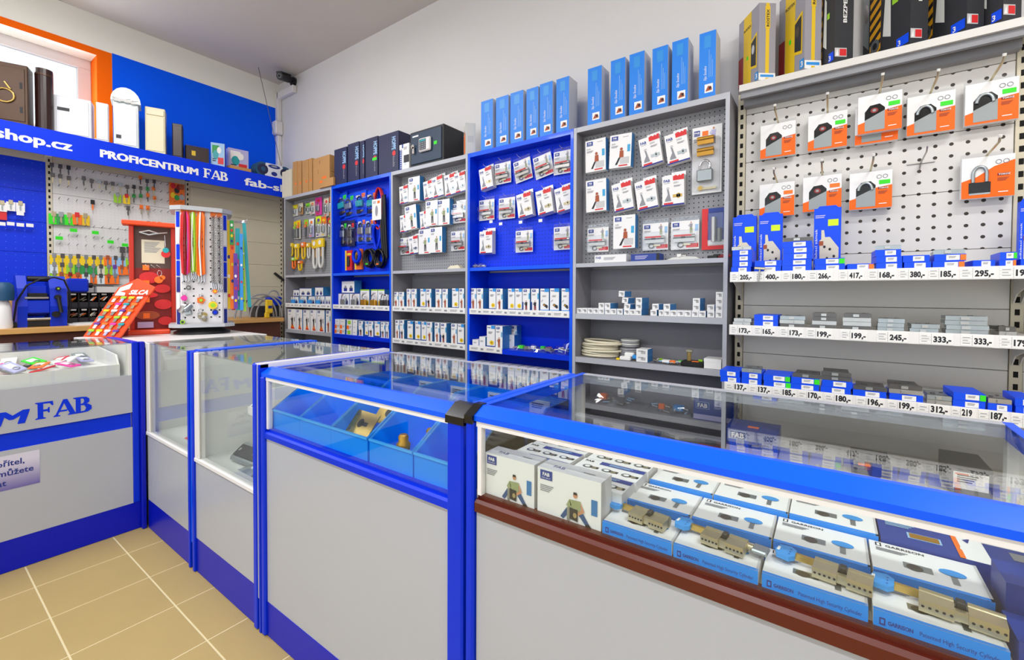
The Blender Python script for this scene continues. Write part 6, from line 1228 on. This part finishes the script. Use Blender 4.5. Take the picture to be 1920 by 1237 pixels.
def lan(name, label, cat, x0, x1, y0, y1, mats, n, seed, chain=False, side=False):
    q = random.Random(seed); mb = MB(); xa, xb = -.115+(x0-95)/340*.24, -.115+(x1-95)/340*.24; za, zb = hangz(y0), hangz(y1)
    for i in range(n):
        x = xa+(xb-xa)*(i+.5)/n; m_ = mats[i % len(mats)]; yy = -.158-.006*(i % 3)
        if chain:
            k = 90; mb.tube([(x+.0035*math.sin(j*1.9), yy+.0035*math.cos(j*1.9), za+(zb-za)*j/k) for j in range(k+1)], .0028, m_, 4)
        else: mb.tube([(xa+(xb-xa)*.5+(x-(xa+xb)/2)*.5, yy+.006, za), (x, yy, za-.03), (x+q.uniform(-.006, .006), yy-.004, (za+zb)/2), (x+q.uniform(-.004, .004), yy, zb+q.uniform(0, .02))], .0055, m_, 5)
    pm = MB(); pm.box(xa, xb, -.150, -.1478, za-.01, za+.03, 'orange')
    tt = thing(name, label, cat, c, nrm+math.pi/2, 'goods on the revolving stand'); link('strands', mb, tt); link('header_card', pm, tt)
    cl = MB()
    for i in range(3): x = xa+(xb-xa)*(i+.5)/3; cl.tube([(x, -.16, zb+.01), (x+.004, -.162, zb-.03), (x-.004, -.162, zb-.05)], .004, 'chrome', 5)
    link('clips', cl, tt)
lan('lanyard', 'bundle of red beaded lanyards on the revolving stand', 'lanyard', 95, 165, 110, 670, ['red', 'red', 'dark_red', 'red', 'pink'], 6, 1)
lan('lanyard', 'bundle of lime green lanyards on the revolving stand', 'lanyard', 168, 214, 112, 650, ['lime', 'paper', 'lime', 'yellow'], 4, 2)
lan('lanyard', 'bundle of orange lanyards on the revolving stand', 'lanyard', 218, 282, 108, 675, ['fluo_orange', 'orange', 'paper', 'fluo_orange'], 6, 3)
lan('key_chain', 'left steel chain on the revolving stand', 'chain', 326, 372, 130, 740, ['steel', 'dark_steel'], 3, 4, True)
lan('key_chain', 'right steel chain on the revolving stand', 'chain', 378, 420, 130, 740, ['steel', 'dark_steel'], 3, 5, True)
# ribbons on the side hooks
t2 = thing('lanyard', 'row of colourful ribbon lanyards on right side of revolving stand', 'lanyard', c, nrm+math.pi/2, 'goods on the revolving stand')
arms = MB()
for k in range(3): arms.tube([(.146, -.09+.05*k, .79), (.265, -.09+.05*k, .80), (.27, -.09+.05*k, .815)], .003, 'chrome', 6)
link('side_hook', arms, rs)
rib = [('yellow', .165, .03, .79, .17), ('orange', .195, .028, .70, .17), ('green', .19, .024, .79, .62), ('purple', .222, .024, .56, .17), ('red', .205, .022, .40, .16), ('teal', .245, .028, .74, .16), ('pink', .238, .02, .52, .30), ('sky_blue', .275, .02, .70, .16), ('orange', .255, .022, .36, .17), ('teal', .305, .022, .78, .18), ('lime', .292, .014, .66, .15)]
for i, (m_, x, w_, za, zb) in enumerate(rib):
    x = .155+(x-.165)*.66
    mb = MB(); y = -.10-.012*(i % 4); lean = .05*max(0, x-.235)/.02; mb.add([(x-w_/2, y, za), (x+w_/2, y, za), (x+w_/2+lean, y, zb), (x-w_/2+lean, y, zb), (x-w_/2, y+.002, za), (x+w_/2, y+.002, za), (x+w_/2+lean, y+.002, zb), (x-w_/2+lean, y+.002, zb)], [(0,1,2,3),(7,6,5,4),(0,3,7,4),(1,5,6,2),(0,4,5,1),(3,2,6,7)], m_)
    mb.fr((x-w_/2+lean*.3, y-.001, zb), (1, 0, 0), (0, 0, 1))
    if abs(lean) < .01:
        for k in range(4): mb.E(w_*.5, (za-zb)*(.15+.22*k), w_*.3, w_*.45, ['red', 'paper', 'ink_blue', 'yellow'][(k+i) % 4], 1)
    link('ribbon', mb, t2)
# keyrings in the lower part
def kr(label, cx, cy, r, m1, m2, kind):
    x, z = -.115+(cx-95)/340*.24, hangz(cy); tt = thing('keyring', label, 'keyring', c, nrm+math.pi/2, 'goods on the revolving stand')
    mb = MB(); mb.tube([(x+.011*math.cos(a), -.156, z+r+.012+.011*math.sin(a)) for a in [2*math.pi*i/12 for i in range(12)]], .002, 'chrome', 5, True); link('ring', mb, tt)
    mb = MB()
    if kind == 'disc': mb.cyl((x, -.166, z), (x, -.152, z), r, m1, n=14); mb.cyl((x, -.169, z), (x, -.166, z), r*.55, m2, n=12)
    elif kind == 'flower':
        for k in range(5): a = 2*math.pi*k/5; mb.cyl((x+r*.7*math.cos(a), -.163, z+r*.7*math.sin(a)), (x+r*.7*math.cos(a), -.153, z+r*.7*math.sin(a)), r*.55, m1, n=10)
        mb.cyl((x, -.168, z), (x, -.15, z), r*.5, m2, n=10)
    else:
        for k in range(5): q = random.Random(k+cx); mb.cyl((x+q.uniform(-r, r), -.164-.003*k, z+q.uniform(-r, r)), (x+q.uniform(-r, r), -.154, z+q.uniform(-r, r)), r*.5, m1 if k % 2 else m2, n=10)
    link('pendant', mb, tt)
kr('round grey medal high on stand front', 150, 775, .014, 'dark_steel', 'zinc', 'disc'); kr('pink drop keyring at left of the stand', 116, 865, .018, 'pink', 'pink', 'disc'); kr('orange flower keyring with green centre', 246, 885, .020, 'orange', 'lime', 'flower'); kr('small orange keyring high on stand front', 357, 805, .014, 'orange', 'yellow', 'disc')
kr('big yellow square keyring with green spot', 340, 930, .026, 'yellow', 'lime', 'disc'); kr('dark blue keyring below the yellow one', 358, 995, .018, 'ink_blue', 'blue_lam', 'disc'); kr('cluster of steel rings at lower left of stand', 128, 965, .034, 'steel', 'zinc', 'bunch'); kr('cluster of steel medals at lower middle of stand', 240, 1030, .030, 'steel', 'nickel', 'bunch'); kr('yellow tag at bottom left of the stand', 102, 1075, .014, 'lime', 'charcoal', 'disc')
# --- red cabinet display
c2 = Vector((-3.82, 1.045, ZK)); n2 = math.atan2(-c2.y, -c2.x)+math.pi/2
t = thing('red_display', 'red wooden display rack with brown back board and paper note', 'display stand', c2, n2)
link('base_slab', MB().cbox(-.115, .11, -.11, .11, 0, .028, .006, 'silca_red'), t)
for x in (-.105, .12): link('column', MB().cbox(x, x+.026, -.02, .04, .028, .735, .004, 'cab_red'), t)
link('top_slab', MB().cbox(-.14, .17, -.05, .06, .735, .765, .005, 'silca_red'), t)
link('back_board', MB().box(-.08, .12, .01, .03, .45, .735, 'brown_board'), t); link('lower_board', MB().box(-.08, .12, .01, .03, .028, .45, 'dark_red'), t)
mb = MB(); mb.box(-.04, .085, .005, .0095, .485, .645, 'cream'); mb.front(-.04, .005, .485); mb.lines(.015, .14, .09, .005, 8, 'ink_grey', 1); link('paper_note', mb, t)
for i, (x, z, rx, rz_) in enumerate(((-.0, .385, .055, .04), (-.015, .265, .06, .02), (.07, .31, .045, .03), (-.01, .125, .065, .03), (.075, .2, .05, .035), (.085, .085, .04, .03))):
    mb = MB(); mb.fr((x, .0095, z), (1, 0, 0), (0, 0, 1)); mb.prism([(x+rx*math.cos(2*math.pi*k/16), z+rz_*math.sin(2*math.pi*k/16)) for k in range(16)], 1, -.006, .0095, 'red' if i != 3 else 'rust'); link('name_plate', mb, t)
for i, z in enumerate((.435, .33, .215, .105)): link('price_sticker', MB().box(-.035, -.0, -.012, -.0065, z, z+.035, 'fluo_orange'), t)
link('label_card', MB().box(-.065, .02, -.008, .0, .04, .08, 'lilac'), t)
mb = MB()
for k in range(3): mb.tube([(-.0+.03*k, .0, .455), (-.02+.03*k, -.07, .47)], .002, 'paper', 5)
link('white_hook', mb, t)
tt = thing('keyring', 'orange heart keyring hanging before the red rack', 'keyring', c2, n2); mb = MB(); mb.cyl((.05, -.05, .37), (.05, -.04, .37), .024, 'orange', n=12); mb.cyl((.07, -.05, .385), (.07, -.04, .385), .016, 'orange', n=12); link('pendant', mb, tt); link('ring', MB().tube([(.055+.012*math.cos(a), -.045, .415+.02*math.sin(a)) for a in [2*math.pi*i/12 for i in range(12)]], .002, 'chrome', 5, True), tt)
tt = thing('keyring', 'blue and red bird keyring hanging before the paper note', 'keyring', c2, n2); mb = MB(); mb.cyl((.09, -.04, .55), (.09, -.03, .55), .026, 'red', n=12); mb.cyl((.09, -.043, .575), (.09, -.033, .575), .018, 'teal', n=12); link('pendant', mb, tt); link('ring', MB().tube([(.09, -.035, .6), (.085, -.03, .68)], .002, 'chrome', 5), tt)
tt = thing('hanging_tool', 'silver pliers hanging over the brown back board', 'tool', c2, n2); mb = MB(); mb.tube([(-.05, -.02, .69), (0, -.03, .705), (.05, -.025, .69), (.1, -.02, .7)], .006, 'steel', 6); mb.tube([(-.05, -.02, .69), (0, -.03, .675), (.05, -.025, .69)], .006, 'zinc', 6); link('pliers', mb, tt)
# --- slanted red board of coloured key blanks
b0 = PZ(157, 631, ZK); b1 = PZ(226, 633, ZK); bd = (b1-b0); bw = bd.length; bd = bd.normalized(); away = Vector((-bd.y, bd.x, 0))
if away.dot(Vector((-1, 1, 0))) < 0: away = -away
def hit(px_, py_, P0, N): v = ray(px_, py_); o = Vector((0, 0, CAMH)); s_ = (P0-o).dot(N)/v.dot(N); return o+v*s_
upd = (Vector((0, 0, 1))*math.cos(.38)+away*math.sin(.38)).normalized(); NP = bd.cross(upd)
tl = hit(214, 552, b0, NP); sl = tl-b0; L = sl.length; sd = sl.normalized()
NN = bd.cross(sd).normalized()
if NN.dot(Vector((1, -1, 0))) < 0: NN = -NN
t = thing('key_blank_display', 'slanted orange-red board of colourful key blanks on counter corner', 'display stand', b0)
SM = Matrix((bd, sd, NN)).transposed().to_4x4()
def SB_(): m_ = MB(); m_.T = SM; return m_
def bl_(name, mb, parent=t): return link(name, mb, parent)
mb = SB_(); mb.box(0, bw, 0, L, -.004, .004, 'silca_red'); bl_('board', mb)
mb = SB_(); mb.prism([(0, L-.02), (0, L+.05), (bw*.35, L+.12), (bw, L+.055), (bw, L-.02)], 2, -.004, .004, 'silca_red'); mb.up(0, 0, .0045); mb.P([(bw*.06, L-.01), (bw*.34, L-.01), (bw*.3, L+.012), (bw*.12, L+.02), (bw*.34, L+.04), (bw*.32, L+.085), (bw*.06, L+.05)], 'paper', 1); mb.text('SILCA', bw*.42, L+.0, .034, 'paper', 1, 'l', .04, 0, bw*.52); hd = bl_('header', mb)
KC_ = ['lime', 'yellow', 'paper', 'purple', 'orange', 'pink', 'teal', 'fluo_orange']
for r_ in range(6):
    for k in range(4):
        mb = SB_(); u, v = bw*(.14+.22*k+.02*(r_ % 2)), L*(.03+.155*r_); mb.cbox(u-.011, u+.011, v, v+L*.09, .006, .013, .002, ['zinc', 'paper', 'lilac', 'nickel'][(r_+k) % 4]); mb.cbox(u-.021, u+.021, v+L*.08, v+L*.135, .005, .015, .003, KC_[(r_*3+k) % 8])
        bl_('key_blank', mb)
link('support', MB().add([tuple(bd*bw*.3+away*.012), tuple(bd*bw*.7+away*.012), tuple(bd*bw*.7+sl*.6-NN*.006), tuple(bd*bw*.3+sl*.6-NN*.006), tuple(bd*bw*.3+away*(sl.dot(away)*.6+.05)), tuple(bd*bw*.7+away*(sl.dot(away)*.6+.05))], [(3, 2, 5, 4), (0, 1, 5, 4), (0, 4, 3), (1, 2, 5)], 'dark_red'), t)

# ================================================================ inside the counters
# counter with light blue bins
def bin_mesh(w=.198, d=.27, hf=.078, hb=.15):
    mb = MB(); e = .004
    side = [(0, 0), (d, 0), (d, hb), (d*.42, hb), (0, hf)]
    for x in (0, w-e): mb.prism(side, 0, x, x+e, 'bin_blue')
    mb.box(e, w-e, 0, e, 0, hf, 'bin_blue'); mb.box(e, w-e, d-e, d, 0, hb, 'bin_blue'); mb.box(e, w-e, e, d-e, 0, e, 'bin_blue')
    mb.box(0, w, -.004, .004, hf-.006, hf, 'bin_rim')
    for x in (-.001, w-e-.001): mb.prism([(0, hf-.005), (0, hf), (d*.42, hb), (d, hb), (d, hb-.005), (d*.43, hb-.005)], 0, x, x+e+.002, 'bin_rim')
    return mb
BM = bin_mesh().mesh('plastic_bin'); ZD3 = .8135
bx = [-1.760, -1.560, -1.355, -1.152, -.985+.0]
bx = [-1.762, -1.561, -1.360, -1.150, -.986]
for i, x in enumerate((-1.772, -1.573, -1.374, -1.166, -.962)):
    o = link('storage_bin', BM, None, (x, .868, ZD3)); tag(o, f'light blue plastic storage bin, {ordn(i, 5)} in the front row', 'bin', 'light blue storage bins')
for i, x in enumerate((-1.772, -1.573, -1.374, -1.166, -.962)):
    o = link('storage_bin', BM, None, (x, 1.160, ZD3)); tag(o, f'light blue plastic storage bin, {ordn(i, 5)} in the back row', 'bin', 'light blue storage bins')
    mb = MB(); mb.box(.03, .12, .262, .2655, .08, .13, 'paper'); mb.front(.03, .262, .08); mb.lines(.01, .035, .06, .004, 3, 'ink', 1); link('bin_label', mb, o)
def plate(label, loc, rot):
    mb = MB(); mb.box(0, .13, 0, .085, 0, .003, 'brass'); mb.up(0, 0, .003); mb.E(.055, .042, .016, .016, 'ink', 1); mb.R(.055, .035, .095, .049, 'ink', 1); mb.E(.014, .015, .006, .006, 'dark_steel', 1); mb.E(.014, .07, .006, .006, 'dark_steel', 1); tag(link('escutcheon_plate', mb, None, loc, rot), label, 'plate', 'brass escutcheon plates')
plate('brass lock plate with keyhole leaning at front of third bin', (-1.362, .915, ZD3+.052), (math.radians(50), 0, -.06)); plate('brass lock plate with keyhole leaning behind the front one', (-1.318, .995, ZD3+.075), (math.radians(50), 0, .05))
def knob(label, x, y):
    mb = MB(); mb.lathe([(.010, 0), (.010, .035), (.016, .037), (.018, .05), (.012, .056), (.013, .066), (.009, .07)], (0, 0, 0), 'gold', 14); tag(link('door_knob', mb, None, (x, y, ZD3+.0042), (0, 0, 0), (1.2, 1.2, 1.45)), label, 'knob', 'brass knobs')
knob('small brass knob standing at front of fourth bin', -1.045, .90); knob('small brass knob standing farther back in fourth bin', -1.02, .99)
crumple('parts_bag', 'clear bag of small parts in a back row bin', 800, 730, 1.2, ZD3+.006, .15, .16, .09, 'bubble', 41, 7, (('nickel', .5, .5, .03),))
mb = MB()
for k, m_ in enumerate(('fluo_orange', 'paper', 'pink', 'teal', 'pink')): mb.box(.014*k, .014*k+.011, 0, .05, 0, .045+.004*(k % 2), m_)
tag(link('key_tags', mb, None, (-1.70, 1.20, ZD3+.0045)), 'colourful key tags in the back row of bins', 'key tags')
# counter with boxed cylinders
ZD4 = .8415
def manbox(label, x0, x1, y):
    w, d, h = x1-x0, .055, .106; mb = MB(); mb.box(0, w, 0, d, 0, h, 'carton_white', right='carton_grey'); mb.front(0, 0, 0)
    logo(mb, w*.05, h*.76, w*.2, h*.2); mb.lines(w*.05, h*.62, w*.24, h*.02, 4); mb.R(w*.86, h*.3, w*.95, h*.62, 'side_blue', 2)
    u, v = w*.62, h*.05; s_ = h*.62
    mb.E(u, v+s_*.9, s_*.08, s_*.1, 'skin', 3); mb.P([(u-s_*.07, v+s_*.92), (u+s_*.07, v+s_*.92), (u+s_*.06, v+s_*1.0), (u-s_*.06, v+s_*1.0)], 'ink', 4)
    mb.P([(u-s_*.22, v+s_*.72), (u+s_*.2, v+s_*.74), (u+s_*.18, v+s_*.3), (u-s_*.12, v+s_*.3)], 'khaki', 3); mb.P([(u-s_*.22, v+s_*.72), (u-s_*.34, v+s_*.5), (u-s_*.22, v+s_*.42), (u-s_*.14, v+s_*.55)], 'khaki', 3); mb.P([(u+s_*.2, v+s_*.72), (u+s_*.34, v+s_*.42), (u+s_*.1, v+s_*.24), (u+s_*.08, v+s_*.34), (u+s_*.22, v+s_*.46)], 'skin', 4)
    mb.P([(u-s_*.2, v+s_*.3), (u-s_*.32, v+s_*.42), (u-s_*.56, v+s_*.06), (u-s_*.44, v)], 'denim', 3); mb.P([(u+s_*.1, v+s_*.3), (u+s_*.3, v+s_*.36), (u+s_*.52, v+s_*.04), (u+s_*.38, v)], 'denim', 3); mb.P([(u+s_*.36, v-.002), (u+s_*.6, v-.002), (u+s_*.52, v+s_*.06), (u+s_*.4, v+s_*.06)], 'ink', 4)
    mb.P([(u-s_*.2, v+s_*.08), (u+s_*.1, v+s_*.04), (u+s_*.1, v+s_*.44), (u-s_*.2, v+s_*.46)], 'charcoal', 5); mb.E(u+s_*.0, v+s_*.24, s_*.07, s_*.09, 'nickel', 6); mb.R(u-s_*.3, v, u-s_*.2, v+s_*.45, 'zinc', 5)
    mb.up(0, 0, h); mb.text('FAB', w*.2, d*.3, d*.22, 'print_blue', 1); mb.lines(w*.65, d*.5, w*.2, d*.05, 1)
    tag(link('cylinder_carton', mb, None, (x0, y, ZD4)), label, 'carton', 'white cartons with sitting man')
manbox('white carton printed with sitting man, left one behind the glass', -.700, -.553, .866); manbox('white carton printed with sitting man, right one behind the glass', -.544, -.386, .866)
def ringbox():
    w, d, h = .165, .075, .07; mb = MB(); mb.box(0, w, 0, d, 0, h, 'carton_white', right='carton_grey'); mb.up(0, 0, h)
    for k in range(3):
        u = w*(.18+.31*k); v = d*.34; mb.E(u, v, .013, .011, 'zinc', 1); mb.E(u, v, .007, .006, 'paper', 2); mb.R(u+.008, v-.006, u+.03, v+.006, 'charcoal', 1); mb.E(u+.018, v-.002, .007, .007, 'nickel', 2)
    mb.R(w*.3, d*.7, w, d*.97, 'print_blue', 1); mb.text('FAB', w*.05, d*.76, d*.14, 'ink', 1, 'l', .03); mb.lines(w*.45, d*.84, w*.4, d*.04, 2, 'pale_blue', 2); return mb
RB = ringbox().mesh('keyring_box'); q = 0
for cl_, x in enumerate((-.700, -.529)):
    for r_ in range(4):
        if cl_ == 1 and r_ == 3: continue
        tag(link('lock_box', RB, None, (x+.003*r_, .925+.078*r_, ZD4), (0, 0, 0), (1, 1, 1.05-.1*cl_)), f'white box printed with three locks, {["left", "right"][cl_]} column, {["first", "second", "third", "fourth"][r_]} row back', 'box', 'boxes printed with three locks')
def garrison(h, front=True):
    w, d = .1425, .112; mb = MB(); mb.box(0, w, 0, d, 0, h, 'carton_white', front='grs_blue'); mb.up(0, 0, h)
    mb.R(0, 0, w, d*.07, 'grs_blue', 1); mb.text('GARRISON', w*.16, d*.86, d*.07, 'ink', 1, 'l', .02); mb.R(w*.06, d*.84, w*.12, d*.96, 'ink', 1); mb.R(w*.075, d*.84, w*.105, d*.93, 'paper', 2); mb.lines(w*.06, d*.76, w*.34, d*.02, 3)
    mb.R(w*.3, d*.32, w*.56, d*.5, 'zinc', 1); mb.E(w*.4, d*.38, .011, .011, 'dark_steel', 2); mb.E(w*.74, d*.52, w*.12, d*.1, 'sky_blue', 2); mb.R(w*.71, d*.2, w*.77, d*.44, 'zinc', 1)
    mb.R(w*.975, 0, w, d, 'carton_grey', 1)
    mb.front(0, 0, 0); mb.text('GARRISON', w*.12, h*.36, h*.22, 'ink_blue', 1, 'l', .03, 0, w*.2); mb.R(w*.05, h*.26, w*.1, h*.66, 'ink_blue', 1); mb.R(w*.062, h*.36, w*.088, h*.58, 'grs_blue', 2); mb.text('Patented High Security Cylinder', w*.37, h*.36, h*.22, 'ink_blue', 1, 'l', 0, 0, w*.58)
    return mb
G1 = garrison(.028).mesh('garrison_low'); G2 = garrison(.0435).mesh('garrison_mid'); G3 = garrison(.0515).mesh('garrison_high')
GX = [-.382, -.2365, -.088, .0605]
for i, x in enumerate(GX): tag(link('cylinder_box', G1, None, (x, .864, ZD4), (0, 0, 0), (1, .82, 1)), f'blue and white cylinder box with sample on it, {ordn(i, 4)} in front row', 'box', 'blue and white cylinder boxes')
for i, x in enumerate((-.372, -.226, -.08, .066)): tag(link('cylinder_box', G2, None, (x, .958, ZD4)), f'blue and white cylinder box, {ordn(i, 4)} in second row', 'box', 'blue and white cylinder boxes')
for i, x in enumerate((-.352, -.207, -.062)): tag(link('cylinder_box', G3, None, (x, 1.073, ZD4)), f'blue and white cylinder box, {ordn(i, 3)} in third row', 'box', 'blue and white cylinder boxes')
mb = MB(); w, d, h = .148, .112, .05; mb.box(0, w, 0, d, 0, h, 'print_blue', right='carton_white'); mb.up(0, 0, h); mb.R(w*.76, 0, w, d, 'carton_white', 1); mb.P([(w*.72, 0), (w*.77, 0), (w*.77, d*.3), (w*.75, d*.35), (w*.77, d*.4), (w*.77, d), (w*.72, d)], 'orange', 2); mb.R(w*.3, d*.3, w*.58, d*.48, 'gold', 2); mb.R(w*.28, d*.28, w*.6, d*.5, 'pale_blue', 1); mb.lines(w*.08, d*.8, w*.36, d*.03, 4, 'pale_blue', 2); mb.P([(w*.82, d*.7), (w*.9, d*.8), (w*.86, d*.6)], 'ink_blue', 2)
OB = mb.mesh('orange_band_box'); tag(link('cylinder_box', OB, None, (.084, 1.073, ZD4)), 'blue box with orange band and golden cylinder print, nearer one', 'box'); tag(link('cylinder_box', OB, None, (.062, 1.19, ZD4)), 'blue box with orange band, behind its twin', 'box')
mb = MB(); mb.box(0, .22, 0, .07, 0, .055, 'side_blue'); mb.up(0, 0, .055); mb.R(.08, 0, .22, .07, 'print_blue', 1); tag(link('long_box', mb, None, (-.18, 1.19, ZD4)), 'long blue box behind the third row of cylinder boxes', 'box')
def navyb():
    w, d, h = .11, .075, .04; mb = MB(); mb.box(0, w, 0, d, 0, h, 'print_blue'); mb.up(0, 0, h); mb.R(w*.3, d*.4, w, d*.8, 'ink_grey', 1); mb.R(w*.6, d*.1, w*.95, d*.35, 'fluo_orange', 1); mb.front(0, 0, 0); mb.R(w*.4, h*.3, w, h*.7, 'lime', 1); mb.lines(w*.48, h*.55, w*.4, h*.08, 2, 'ink', 2); return mb
NB = navyb().mesh('navy_lock_box')
for i, (x, y, z) in enumerate(((.213, .875, 0), (.218, .953, 0), (.232, 1.031, 0), (.218, .955, .0405), (.236, 1.11, 0))):
    tag(link('navy_box', NB, None, (x, y, ZD4+z)), f'navy box with lime label at right end of counter, {["front one", "second in bottom layer", "third in bottom layer", "upper one", "rear one"][i]}', 'box', 'navy boxes at the counter end')
# sample cylinders with keys lying on the front row
def cyl_sample(label, x, y, L_, turn=False, rz=-.12):
    t = thing('lock_cylinder', label, 'lock cylinder', (x, y, ZD4+.0285), rz, 'sample lock cylinders'); t.scale = (1.2, 1.15, 1.15); r = .0095
    mb = MB(); z = .0105
    prof = [(-.0085, 0.0), (.0085, 0.0), (.0085, .0)]
    for a, b in ((0, L_*.42), (L_*.58, L_)):
        mb.cyl((a, .012, z), (b, .012, z), r, 'nickel', n=16); mb.box(a, b, -.016, .012, z-.0075, z+.0075, 'nickel')
        n = 5
        for k in range(n): u = a+(b-a)*(k+.6)/n; mb.cyl((u, -.0165, z), (u, -.0155, z), .0016, 'ink', n=8)
    link('body', mb, t)
    mb = MB(); mb.cyl((L_*.42, .012, z), (L_*.58, .012, z), r*.8, 'dark_steel', n=12); mb.cbox(L_*.44, L_*.56, .0, .012, z+.002, z+.0125, .001, 'charcoal'); mb.box(L_*.42, L_*.58, -.012, -.004, z-.006, z+.006, 'nickel'); link('cam', mb, t)
    mb = MB(); mb.box(-.024, .0, .0095, .0145, z-.005, z+.005, 'brass'); link('key_blade', mb, t)
    mb = MB(); mb.prism([(-.024, .002), (-.03, -.006), (-.046, -.004), (-.05, .01), (-.046, .026), (-.032, .03), (-.024, .022)], 2, z-.003, z+.004, 'sky_blue'); mb.up(0, 0, z+.004); mb.R(-.0475, .006, -.044, .018, 'paper', 1)
    for k in range(3): mb.E(-.031, .004+.008*k, .0012, .0012, 'print_blue', 1, 8)
    link('key_head', mb, t)
    if turn:
        mb = MB(); mb.cyl((L_, .012, z), (L_+.008, .012, z), .006, 'nickel', n=10); mb.cbox(L_+.006, L_+.028, .000, .024, z-.003, z+.004, .002, 'zinc'); link('thumb_turn', mb, t)
cyl_sample('brass-nickel cylinder with blue key, leftmost sample in the front row', -.335, .912, .062); cyl_sample('brass-nickel cylinder with thumb turn and blue key, second sample', -.192, .910, .062, True); cyl_sample('brass-nickel cylinder with blue key, third sample', -.016, .912, .066); cyl_sample('longest brass-nickel cylinder with blue key, rightmost sample', .117, .910, .076)
# leaflet, plates and trays in the tall showcases
mb = MB(); mb.box(0, .24, 0, .20, 0, .002, 'paper'); mb.up(0, 0, .002); mb.R(0, .12, .24, .20, 'green', 1); mb.R(0, 0, .24, .12, 'red', 1); mb.text('Vaše klíče', .04, .14, .03, 'paper', 2, 'l', .02); mb.lines(.02, .09, .16, .008, 4, 'paper', 2)
tag(link('leaflet', mb, None, (-2.84, .92, .553), (.25, 0, .05)), 'green and red leaflet leaning inside the narrow showcase', 'leaflet')
def tray(label, x0, x1, y0, y1, z):
    t = thing('glass_tray', label, 'tray', (0, 0, 0)); h = .05
    link('bottom', MB().box(x0, x1, y0, y1, z, z+.008, 'white_frame'), t); link('front_edge', MB().box(x0, x1, y0, y0+.008, z+.008, z+h*.7, 'white_frame'), t)
    for x in (x0, x1-.008): link('side_edge', MB().prism([(y0+.009, z+.008), (y1-.009, z+.008), (y1-.009, z+h*2), (y0+.1, z+h*2), (y0+.009, z+h*.7)], 0, x, x+.008, 'white_frame'), t)
    link('back_edge', MB().box(x0, x1, y1-.008, y1, z+.008, z+h*2, 'white_frame'), t); return t
tray('white sloping tray on the upper level of the showcase by bin counter', -2.12, -1.875, .93, 1.44, .80); tray('white sloping tray on the upper level of the narrow showcase', -2.83, -2.56, .93, 1.44, .84)
t = thing('handle_plate', 'black and silver door plate with screws lying in the showcase', 'door plate', (-2.30, .93, .552), .06)
mb = MB(); mb.cbox(0, .34, 0, .10, 0.0, .022, .01, 'zinc'); link('backing', mb, t); mb = MB(); mb.cbox(.02, .32, .02, .08, .0225, .03, .003, 'charcoal'); link('plate', mb, t)
for x in (.05, .17, .29): link('screw', MB().cyl((x, .05, .03), (x, .05, .035), .009, 'chrome', n=12), t)
t.rotation_euler = (.62, 0, .06)
mb = MB(); mb.prism([(0, 0), (.36, 0), (.36, .03), (.05, .12), (0, .10)], 1, 0, .005, 'cream'); tag(link('card_sheet', mb, None, (-2.38, 1.10, .5505), (-.3, 0, 0)), 'beige card sheet standing behind the door plate', 'card')
crumple('parts_bag', 'grey foil bag of fittings lying in front of showcase', 470, 870, .90, .5505, .26, .10, .03, 'zinc', 51, 7)
# left counter: tray of small key packs
t = tray_ = thing('glass_tray', 'long white tray of small red and white packs in left counter', 'tray'); x0, x1 = -3.66, -3.225; ya, yb = -.6, .745; z = .8725
link('bottom', MB().box(x0, x1, ya, yb, z, z+.05, 'white_frame'), t); link('front_edge', MB().box(x1-.008, x1, ya, yb, z+.05, z+.07, 'white_frame'), t); link('back_edge', MB().box(x0, x0+.008, ya, yb, z+.05, z+.14, 'white_frame'), t)
for y in (ya, yb-.01): link('side_edge', MB().prism([(x1-.009, z+.05), (x1-.009, z+.07), (x1-.05, z+.12), (x0+.009, z+.14), (x0+.009, z+.05)], 1, y, y+.01, 'white_frame'), t)
q = random.Random(9); PKC = ['red', 'dirty_white', 'paper', 'pink', 'zinc', 'lilac', 'charcoal', 'fluo_green', 'fluo_orange', 'red']
PMESH = {}
for i in range(46):
    m_ = PKC[i % len(PKC)]
    if m_ not in PMESH:
        mb = MB(); mb.cbox(-.045, .045, -.03, .03, 0, .008, .002, m_); mb.up(0, 0, .008); mb.R(-.03, -.02, .01, .015, 'paper', 1); mb.tube([(.02+.012*math.cos(a), .012*math.sin(a), .010) for a in [2*math.pi*k/10 for k in range(10)]], .002, 'steel', 4, True); PMESH[m_] = mb.mesh('small_pack')
    row_, col_ = i % 4, i//4; yy = -.42+col_*.098+q.uniform(-.01, .01); xx = -3.60+row_*.088+q.uniform(-.01, .01)
    o = link('small_pack', PMESH[m_], None, (xx, yy, z+.064+.012*((i+row_) % 3)+q.uniform(0, .004)), (q.uniform(-.25, .25), q.uniform(.1, .4), q.uniform(-1, 1)))
    tag(o, f'small {m_.replace("_", " ").replace("fluo", "bright")} pack in left counter tray, {["fourth", "third", "second", "first"][row_]} row from glass, {ordn(col_, 12)}', 'pack', 'small packs in the left counter tray')
